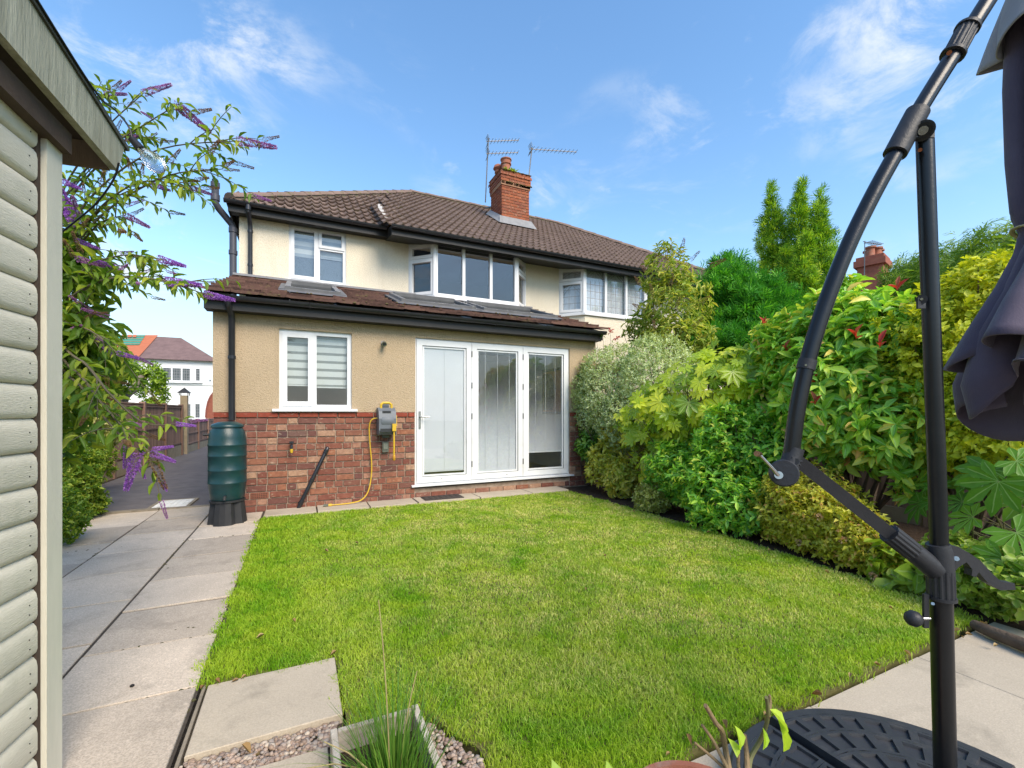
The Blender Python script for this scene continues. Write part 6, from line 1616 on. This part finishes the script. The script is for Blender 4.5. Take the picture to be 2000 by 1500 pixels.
# loose buddleia with brown seed heads behind the pittosporum
M_bud2 = LEAF('buddleia_leaf_pale', [(0, (.08, .16, .03)), (.5, (.14, .23, .05)), (1, (.26, .31, .11))], rough=.55, trans=.3)
bd2 = shrub('buddleia_shrub', 'loose tall buddleia with brown seed spikes rising behind the rounded shrub', 'shrub',
      [BL(1320, 600, 5.9, .58, .55, .62), BL(1300, 540, 5.9, .42, .45, .5), BL(1330, 665, 5.7, .62, .5, .4), BL(1270, 640, 5.7, .42, .4, .35)], 600, 6, L8, .105, .0125, M_bud2, M_stem, 35, 95, .5, .22, seed=13, stems=18, namp=.3, n_obj=120)
def panicle_mesh(name, mat, n=260, L=.24, r=.026, fl=.009, taper=.8):
    f = rng.random(n)**.85; a = rng.uniform(0, 6.28, n); rr = r*(1-taper*f)*rng.uniform(.75, 1.1, n)
    pos = np.stack([np.cos(a)*rr, f*L, np.sin(a)*rr], 1); d = np.stack([np.cos(a), rng.uniform(-.2, .5, n), np.sin(a)], 1); nn = np.stack([rng.normal(size=n), np.ones(n)*.8, rng.normal(size=n)], 1)
    return leaf_mesh(name, L4, pos, d, nn, fl*rng.uniform(.7, 1.3, n), fl*.42, mat)
M_seed = LEAF('seed_head', [(0, (.17, .09, .045)), (1, (.27, .15, .075))], trans=.1, rough=.9, gain=1)
sme = panicle_mesh('seed_head', M_seed, 220, .22, .028, .012)
def orient(me, name, p, q, parent, sc=None):
    p, q = Vector(p), Vector(q); d = (q-p); L = d.length; d.normalize(); e = Vector((0, 0, 1)) if abs(d.z) < .9 else Vector((1, 0, 0)); s_ = d.cross(e).normalized(); n_ = s_.cross(d)
    k = sc or L/.24
    M = Matrix((s_*k, d*k, n_*k)).transposed().to_4x4(); M.translation = p; return inst(name, me, M, parent)
for a, b, dx, dz in ((1328, 500, .02, .28), (1312, 505, -.1, .2), (1347, 510, .14, .16), (1385, 520, .26, .12), (1262, 530, -.2, .06), (1250, 555, -.2, .1), (1308, 560, .0, .2), (1365, 590, .18, .1), (1318, 605, .02, .16), (1247, 600, -.2, .02), (1280, 645, -.12, .14), (1352, 640, .1, .12), (1300, 520, -.05, .24), (1275, 575, -.14, .16)):
    p = PX(a, b, 5.15); orient(sme, 'seed_head', p, p + Vector((dx, -.08, dz)), bd2, max(.9, math.hypot(dx, dz)/.24))
fch = thing('fuchsia_shrub', 'red-tipped shoots leaning against the dark fascia above the rounded shrub', 'shrub', (4.75, 6.0, 0))
pr_ = [tuple(PX(a, b, 4.65)) for a, b in ((1178, 655), (1192, 648), (1165, 662), (1205, 660))]
pp, dd_, nn_ = rosettes(np.array(pr_), np.array([[-.3, -.4, .6]]*4), 9, 20, 100, .5, .01)
leaf_objects(leaf_single('leaf', L8W, .08, .014, M_lau), pp[::2], dd_[::2], nn_[::2], rng.uniform(.6, 1.1, len(pp[::2])), fch)
leaf_objects(leaf_single('young_leaf', L8W, .085, .013, M_red), pp[1::2], dd_[1::2], nn_[1::2], rng.uniform(.6, 1.1, len(pp[1::2])), fch, 'young_leaf')
stems_mesh((4.8, 6.0, 0), np.array(pr_), 4, .01, M_stem, fch)

# conifers
def spray_tm():
    v, t, e = [], [], []
    for k, (x, y, s_) in enumerate(((0, 0, 1.0), (-.12, .22, .62), (.12, .28, .62), (-.1, .5, .45), (.1, .55, .42))):
        a = 0 if k == 0 else (-.7 if x < 0 else .7); ca, sa = math.cos(a), math.sin(a); b = len(v)
        for (u, w_) in ((0, 0), (-.07, .5), (0, 1.0), (.07, .5)): v.append((x + (u*ca + w_*sa)*s_, y + (-u*sa + w_*ca)*s_*.8, -.12*w_*w_)); e.append(abs(w_))
        t += [(b, b+3, b+2), (b, b+2, b+1)]
    return np.array(v), np.array(t), np.array(e)
SPR = spray_tm()
M_con_dk = LEAF('conifer_dark', [(0, (.010, .075, .012)), (.6, (.025, .13, .016)), (1, (.065, .22, .03))], rough=.6, trans=.28, gain=2.8)
M_con_lt = LEAF('conifer_bright', [(0, (.012, .06, .008)), (.4, (.055, .15, .014)), (.8, (.13, .26, .025)), (1, (.22, .34, .035))], rough=.6, trans=.25, gain=2.6)
def conifer(name, label, blobs, tips, k, size, mat, base, seed, trunk=.07, upb=.6, namp=.55, group=None):
    t = thing(name, label, 'tree', base, group)
    P, A = blob_tips(blobs, tips, .2, 3.0, namp, upb, seed=seed)
    pos, d, n = rosettes(P, A, k, 5, 60, .05, .05)
    n2 = unit(rng.normal(size=n.shape)); sc = np.clip(rng.normal(1, .3, len(pos)), .5, 1.8)
    sh = [(*b[:3], b[3]*.7, b[4]*.7, b[5]*.85) for b in blobs]
    P2, A2 = blob_tips(sh, tips//3, .2, 2, .2, upb, seed=seed); p2, d2, _ = rosettes(P2, A2, 3, 5, 60, .05, .05)
    pos = np.concatenate([pos, p2]); d = np.concatenate([d, d2]); n2 = np.concatenate([n2, unit(rng.normal(size=p2.shape))]); sc = np.concatenate([sc, np.full(len(p2), 1.6)])
    o = bpy.data.objects.new('crown', leaf_mesh('crown', SPR, pos, d, n2, size*sc, size*sc, mat)); link(o, t); o['kind'] = 'stuff'
    top = max(b[2]+b[5]*.7 for b in blobs)
    MB().tube([base, (base[0], base[1], top*.5), (base[0]+.03, base[1], top)], [trunk, trunk*.6, .01], 8).build('trunk', M_stem, t, True)
    return t
b_ = [BL(1430, 590, 7.2, .62, .6, .7), BL(1400, 640, 7.0, .6, .6, .6), BL(1480, 620, 7.3, .62, .6, .62), BL(1430, 690, 7.0, .8, .7, .6), BL(1420, 545, 7.3, .30, .32, .36), BL(1500, 700, 7.0, .6, .6, .6)]
conifer('cypress_tree', 'dark green bushy conifer behind the border, lower than the spires', b_, 2600, 6, .16, M_con_dk, (b_[0][0], b_[0][1], 0), 21)
for i, (px, top, bot, wd_, xx) in enumerate(((1508, 357, 640, .34, 9.2), (1558, 343, 640, .36, 9.4), (1598, 364, 640, .34, 9.2), (1536, 470, 640, .36, 8.8), (1574, 440, 640, .34, 8.7))):
    pz_ = PX(px, top, xx); bs = []
    zt_ = pz_.z - .22; h_ = zt_ - 1.2
    for f, rr in ((.25, 1.15), (.5, 1.0), (.68, .78), (.82, .52), (.92, .30), (.975, .15)):
        bs.append((pz_.x + random.uniform(-.05, .05), pz_.y + random.uniform(-.05, .05), 1.2*0 + zt_*f, wd_*rr*1.4, wd_*rr*1.4, zt_*(.20 if f < .6 else .12 if f < .9 else .06)))
    lab = ['bright green columnar conifer, left of the three tall spires', 'bright green columnar conifer, tallest and middle of the three spires', 'bright green columnar conifer, right-hand one of the three tall spires', 'shorter bright green conifer standing before the left spires', 'shorter bright green conifer standing before the right spires'][i]
    lab = ['slim bright green conifer spire beside the dark conifer', 'tallest bright green conifer spire between two slimmer ones', 'slim bright green conifer spire towards the distant brick chimney', 'shorter bright conifer spire in front of the gap beside the dark conifer', 'shorter bright conifer spire in front of the tallest spire'][i]
    conifer('conifer_spire', lab, bs, 2300, 5, .125, M_con_lt, (pz_.x, pz_.y, 0), 30+i, .06, 1.1, .6, 'tall conifers beyond the border')
M_fern2 = LEAF('feathery_leaf', [(0, (.05, .13, .03)), (.6, (.09, .19, .04)), (1, (.16, .26, .07))], rough=.5, trans=.35)
for i, (bs, lab) in enumerate((([BL(1772, 540, 11.5, .42, .5, .38), BL(1815, 560, 11.2, .55, .6, .5)], 'feathery green tree beside the distant brick chimney'), ([BL(1860, 530, 11, .85, .8, .6), BL(1840, 575, 10.6, .9, .8, .6)], 'feathery green tree rising over the golden shrub'), ([BL(1965, 500, 10, .7, .7, .6), BL(1935, 540, 9.6, .6, .6, .5), BL(1990, 560, 9.4, .8, .7, .7)], 'feathery green tree behind the closed parasol canopy'))):
    t = thing('feathery_tree', lab, 'tree', (bs[0][0], bs[0][1], 0), 'trees beyond the hedge')
    P, A = blob_tips(bs, 420, .25, 1.4, .35, .2, seed=40+i)
    pos, d, n = rosettes(P, A, 6, 40, 100, .6, .12)
    o = bpy.data.objects.new('crown', leaf_mesh('crown', SPR, pos, d, n, .24*rng.uniform(.6, 1.3, len(pos)), .20, M_fern2)); link(o, t); o['kind'] = 'stuff'
    stems_mesh((bs[0][0], bs[0][1], 0), P, 16, .06, M_stem, t, name='trunk')

# ---------------------------------------------------------------- left side
M_var = LEAF('variegated_leaf', [(0, (.09, .15, .03)), (1, (.17, .24, .05))], edge=(.56, .52, .24), elo=.25, ehi=.75)
shrub('variegated_shrub', 'cream-variegated evergreen shrub beside the fence', 'shrub', [BL(150, 800, -2.75, .45, .5, .55), BL(110, 850, -2.7, .45, .5, .55), BL(190, 835, -2.8, .32, .4, .42)], 800, 6, L8, .060, .019, M_var, M_stem, 35, 85, .2, .5, seed=14, n_obj=120, stems=10)
M_lon = LEAF('box_honeysuckle', [(0, (.05, .15, .02)), (.5, (.11, .23, .03)), (1, (.24, .36, .06))], rough=.45, gain=1.3)
shrub('box_honeysuckle', 'feathery low green shrub overhanging the slab path beside the shed', 'shrub', [BL(140, 930, -2.35, .30, .42, .42), BL(165, 985, -2.3, .22, .36, .25), BL(125, 1010, -2.0, .16, .35, .25), BL(160, 900, -2.5, .35, .4, .3)], 1400, 7, L4, .040, .0095, M_lon, M_stem, 20, 80, .15, .5, seed=15, stems=10, namp=.3)
# pollarded tree behind the fence
M_poll = LEAF('wisteria_leaf', [(0, (.05, .13, .015)), (.5, (.10, .21, .025)), (1, (.18, .31, .04))], rough=.45)
tr_ = thing('pollarded_tree', 'lopped tree with thick pale limbs and two leafy heads behind the fence', 'tree', PX(240, 806, -4.2).xyz)
tr_.location.z = 0; INV[tr_.name] = Matrix.Translation(-Vector(tr_.location))
P, A = blob_tips([BL(205, 715, -4.3, .62, .6, .42), BL(225, 740, -4.2, .5, .5, .4), BL(290, 735, -4.0, .5, .5, .45), BL(300, 770, -3.9, .35, .35, .5)], 520, .2, 2, .3, .1, seed=16)
pos, d, n = rosettes(P, A, 7, 40, 110, .7, .08)
o = bpy.data.objects.new('crown', leaf_mesh('crown', L8, pos, d, n, .13*rng.uniform(.6, 1.2, len(pos)), .024, M_poll)); link(o, tr_); o['kind'] = 'stuff'
tb = tr_.location
lm = MB(); lm.tube(smooth([(tb.x, tb.y, 0), tuple(PX(228, 800, -4.2)), tuple(PX(222, 765, -4.2)), tuple(PX(208, 725, -4.2))], 4), [.16]*4+[.13]*4+[.11]*4+[.05], 10); lm.build('trunk', M_trunk, tr_, True)
lm = MB(); lm.tube(smooth([(tb.x+.1, tb.y, .3), tuple(PX(240, 785, -4.15)), tuple(PX(262, 758, -4.1)), tuple(PX(268, 742, -4.1)), tuple(PX(290, 730, -4.0))], 4), [.12]*4+[.11]*4+[.09]*4+[.07]*4+[.03], 10); lm.build('limb', M_trunk, tr_, True)

# the big buddleia leaning over the path from behind the shed
M_bud = LEAF('buddleia_leaf', [(0, (.05, .135, .025)), (.45, (.085, .19, .03)), (.8, (.16, .28, .04)), (1, (.24, .34, .06))], rough=.5, trans=.38, vein=(.20, .29, .10), gain=1.45)
M_pur = LEAF('buddleia_flower', [(0, (.25, .08, .40)), (.5, (.42, .17, .57)), (1, (.60, .36, .72))], rough=.7, trans=.3, tcol=(1.1, .8, 1.2), gain=1.15)
M_pur2 = LEAF('buddleia_flower_pink', [(0, (.26, .10, .27)), (.5, (.42, .19, .41)), (1, (.55, .32, .52))], rough=.7, trans=.3, tcol=(1.1, .8, 1.2), gain=1.15)
M_bstem = MAT('buddleia_stem', (.16, .13, .085), (.11, .10, .06), 20, .8)
RT = Vector((-2.15, 4.55, 0))
bud = thing('buddleia_shrub', 'large buddleia with arching stems and purple flower spikes behind the shed', 'shrub', RT)
pan_me = [panicle_mesh('flower_panicle', M_pur, 800, .24, .025, .011), panicle_mesh('flower_panicle', M_pur2, 750, .24, .021, .010), panicle_mesh('flower_panicle', M_seed, 420, .24, .022, .010)]
LP, LD, LN, LS = [], [], [], []
stm = MB(); tw = MB()
def stem_path(pts, n=7): return smooth(pts, n)
def leaves_on(path, s0, l0, l1, step, droop):
    """opposite pairs of hanging leaves along a path"""
    acc = 0; tot = sum((path[i+1]-path[i]).length for i in range(len(path)-1)); run = 0; ang = random.uniform(0, 3)
    for i in range(len(path)-1):
        seg_ = path[i+1]-path[i]; run += seg_.length; acc += seg_.length
        f = run/tot
        if f < s0: acc = 0; continue
        if acc >= step:
            acc = 0; ang += 1.57; t_ = seg_.normalized(); e = Vector((0, 0, 1)) if abs(t_.z) < .9 else Vector((1, 0, 0)); e1 = t_.cross(e).normalized(); e2_ = e1.cross(t_)
            for s_ in (0, math.pi):
                if random.random() < .12: continue
                o_ = e1*math.cos(ang+s_) + e2_*math.sin(ang+s_)
                d_ = (t_*.55 + o_*.8 + Vector((0, 0, -droop*random.uniform(.5, 1.3)))).normalized()
                LP.append(tuple(path[i+1])); LD.append(tuple(d_)); LN.append((o_.x*-.2 + random.uniform(-.3, .3), o_.y*-.2 - .25, 1.0)); LS.append((l0*(1-f) + l1*f)*random.uniform(.75, 1.25))
def arch(tip, t_tip, via, flower=None, pl_=None, twigs=5, l0=.13, l1=.065, r=.007):
    v = [PT(a, b, tt) for a, b, tt in via]; tp_ = PT(*tip, t_tip)
    path = stem_path([RT + Vector((random.uniform(-.1, .1), random.uniform(-.1, .1), .2))] + v + [tp_])
    m = len(path); stm.tube(path, [r*(1.6-1.3*i/(m-1)) for i in range(m)], 6)
    leaves_on(path, .38, l0, l1, .055, .55)
    for k in range(twigs):
        i = int(m*random.uniform(.5, .93)); b = path[i]; t_ = (path[min(i+2, m-1)]-path[max(i-2, 0)]).normalized()
        d = (t_*.8 + Vector((random.uniform(-.7, .9)*CY, random.uniform(-.5, .4), random.uniform(-.35, .55)))).normalized(); L = random.uniform(.14, .34)
        tpth = [b + d*L*q + Vector((0, 0, -.05*q*q*L/.2)) for q in (0, .2, .4, .6, .8, 1)]
        tw.tube(tpth, [.0032, .0028, .0024, .002, .0016, .001], 5)
        leaves_on(stem_path(tpth, 3), .1, .085, .05, .045, .5)
        e_ = tpth[-1]
        if random.random() < .62:
            kind = random.choice((2, 2, 2, 1)); orient(pan_me[kind], 'seed_head' if kind == 2 else 'flower_panicle', e_, e_ + d*random.uniform(.08, .13) + Vector((0, 0, -.01)), bud, random.uniform(.33, .55))
    if flower is not None:
        a = tp_; b = PT(*pl_[:2], t_tip + (pl_[2] if len(pl_) > 2 else 0)); L = (b-a).length
        orient(pan_me[flower], 'flower_panicle', a, b, bud)
    return path
up = lambda: [(60, 640, 3.0), (125, 470, 2.85)]
arch((465, 275), 2.45, [(60, 620, 3.0), (150, 420, 2.8), (290, 300, 2.6)], 1, (540, 288), 8)
arch((372, 366), 2.5, [(60, 640, 3.0), (150, 460, 2.8), (260, 360, 2.6)], 1, (414, 380), 7)
arch((280, 182), 2.6, [(50, 600, 3.0), (110, 400, 2.9), (190, 270, 2.7)], 1, (335, 165), 6)
arch((345, 205), 2.55, [(55, 600, 3.0), (130, 400, 2.85), (250, 270, 2.7)], 1, (410, 258), 8)
arch((205, 183), 2.7, [(40, 600, 3.1), (90, 400, 2.95), (140, 260, 2.8)], 1, (248, 184), 5)
arch((300, 232), 2.6, [(55, 600, 3.0), (120, 400, 2.9), (200, 300, 2.7)], 1, (275, 218), 6)
arch((435, 330), 2.5, [(60, 640, 3.0), (170, 450, 2.75), (310, 350, 2.6)], 2, (468, 333), 7)
arch((295, 360), 2.6, [(60, 640, 3.0), (140, 480, 2.8), (220, 390, 2.7)], 0, (332, 372), 6)
arch((245, 420), 2.65, [(60, 660, 3.0), (130, 520, 2.85), (190, 440, 2.75)], 1, (292, 444), 5)
arch((400, 575), 2.35, [(60, 690, 2.9), (170, 560, 2.7), (300, 545, 2.5)], 0, (458, 586), 7)
arch((325, 550), 2.4, [(60, 690, 2.9), (160, 570, 2.75), (240, 540, 2.6)], 0, (393, 557), 7)
arch((310, 505), 2.5, [(60, 680, 2.9), (150, 540, 2.75), (230, 500, 2.65)], 0, (362, 520), 6)
arch((150, 440), 2.75, [(50, 700, 3.0), (100, 520, 2.9)], 0, (112, 360), 4)
arch((200, 305), 2.7, [(50, 700, 3.0), (90, 450, 2.9)], 1, (150, 310), 5)
arch((345, 828), 2.25, [(60, 700, 2.9), (150, 700, 2.6), (215, 770, 2.45), (280, 825, 2.3)], 0, (382, 832), 4)
arch((295, 885), 2.2, [(60, 700, 2.9), (140, 720, 2.6), (200, 790, 2.4), (255, 850, 2.25)], 0, (342, 902), 3)
arch((270, 880), 2.2, [(60, 720, 2.9), (140, 740, 2.6), (190, 800, 2.4), (235, 850, 2.25)], 0, (246, 958), 3, .15, .10)
arch((230, 690), 2.6, [(60, 720, 2.9), (150, 640, 2.7)], 0, (270, 700), 5)
arch((190, 660), 2.7, [(60, 720, 2.9), (130, 640, 2.8)], 0, (218, 695), 4)
arch((170, 600), 2.75, [(60, 740, 2.9), (120, 640, 2.8)], None, None, 6)
arch((160, 760), 2.7, [(50, 780, 2.9), (110, 700, 2.8)], None, None, 6)
arch((205, 820), 2.5, [(60, 760, 2.9), (140, 740, 2.65)], None, None, 5, .16, .11)
orient(pan_me[2], 'seed_head', PT(290, 880, 2.2), PT(323, 955, 2.2), bud); orient(pan_me[0], 'flower_panicle', PT(318, 940, 2.2), PT(326, 960, 2.2), bud)
orient(pan_me[0], 'flower_panicle', PT(268, 905, 2.2), PT(284, 935, 2.2), bud); orient(pan_me[0], 'flower_panicle', PT(300, 878, 2.2), PT(338, 872, 2.2), bud); orient(pan_me[0], 'flower_panicle', PT(248, 870, 2.22), PT(243, 915, 2.22), bud)
orient(pan_me[0], 'flower_panicle', PT(138, 480, 2.8), PT(115, 495, 2.8), bud); orient(pan_me[1], 'flower_panicle', PT(150, 505, 2.7), PT(205, 520, 2.7), bud)
for i, (a, b) in enumerate(((125, 355), (118, 440), (150, 470), (180, 610), (240, 525), (215, 620))):
    p = PT(a, b, 2.75); orient(pan_me[i % 2], 'flower_panicle', p, p + Vector((random.uniform(-.08, .14), -.03, random.uniform(-.06, .05))), bud, .55)
# dense leafy body close behind the shed
P, A = blob_tips([(*PT(110, 640, 2.95), .30, .35, .55), (*PT(90, 520, 2.95), .28, .35, .5), (*PT(95, 790, 2.9), .30, .3, .45), (*PT(150, 560, 2.9), .22, .25, .3), (*PT(150, 690, 2.8), .22, .25, .3)], 260, .3, 2, .3, .1, seed=18)
pos, d, n = rosettes(P, A, 6, 40, 100, .7, .05)
LP = np.array(LP + [tuple(p) for p in pos]); LD = np.array(LD + [tuple(x) for x in d]); LN = np.array(LN + [tuple(x) for x in n]); LS = np.array(LS + list(.14*rng.uniform(.6, 1.2, len(pos))))
order = np.argsort(np.linalg.norm(LP - np.array(CAM), axis=1)/np.maximum(LS, .03))
me_ = leaf_single('leaf', L8W, 1.0, .145, M_bud)
a_, r_ = order[:290], order[290:]
leaf_objects(me_, LP[a_], LD[a_], LN[a_], LS[a_], bud)
o = bpy.data.objects.new('foliage', leaf_mesh('foliage', L8W, LP[r_], LD[r_], LN[r_], LS[r_], LS[r_]*.145, M_bud)); link(o, bud); o['kind'] = 'stuff'
stm.build('stems', M_bstem, bud, True)['kind'] = 'stuff'; tw.build('twigs', M_bstem, bud, True)['kind'] = 'stuff'
print('buddleia leaves', len(LP), 'objects', len(bpy.data.objects), 'tris', sum(len(m.polygons) for m in bpy.data.meshes))
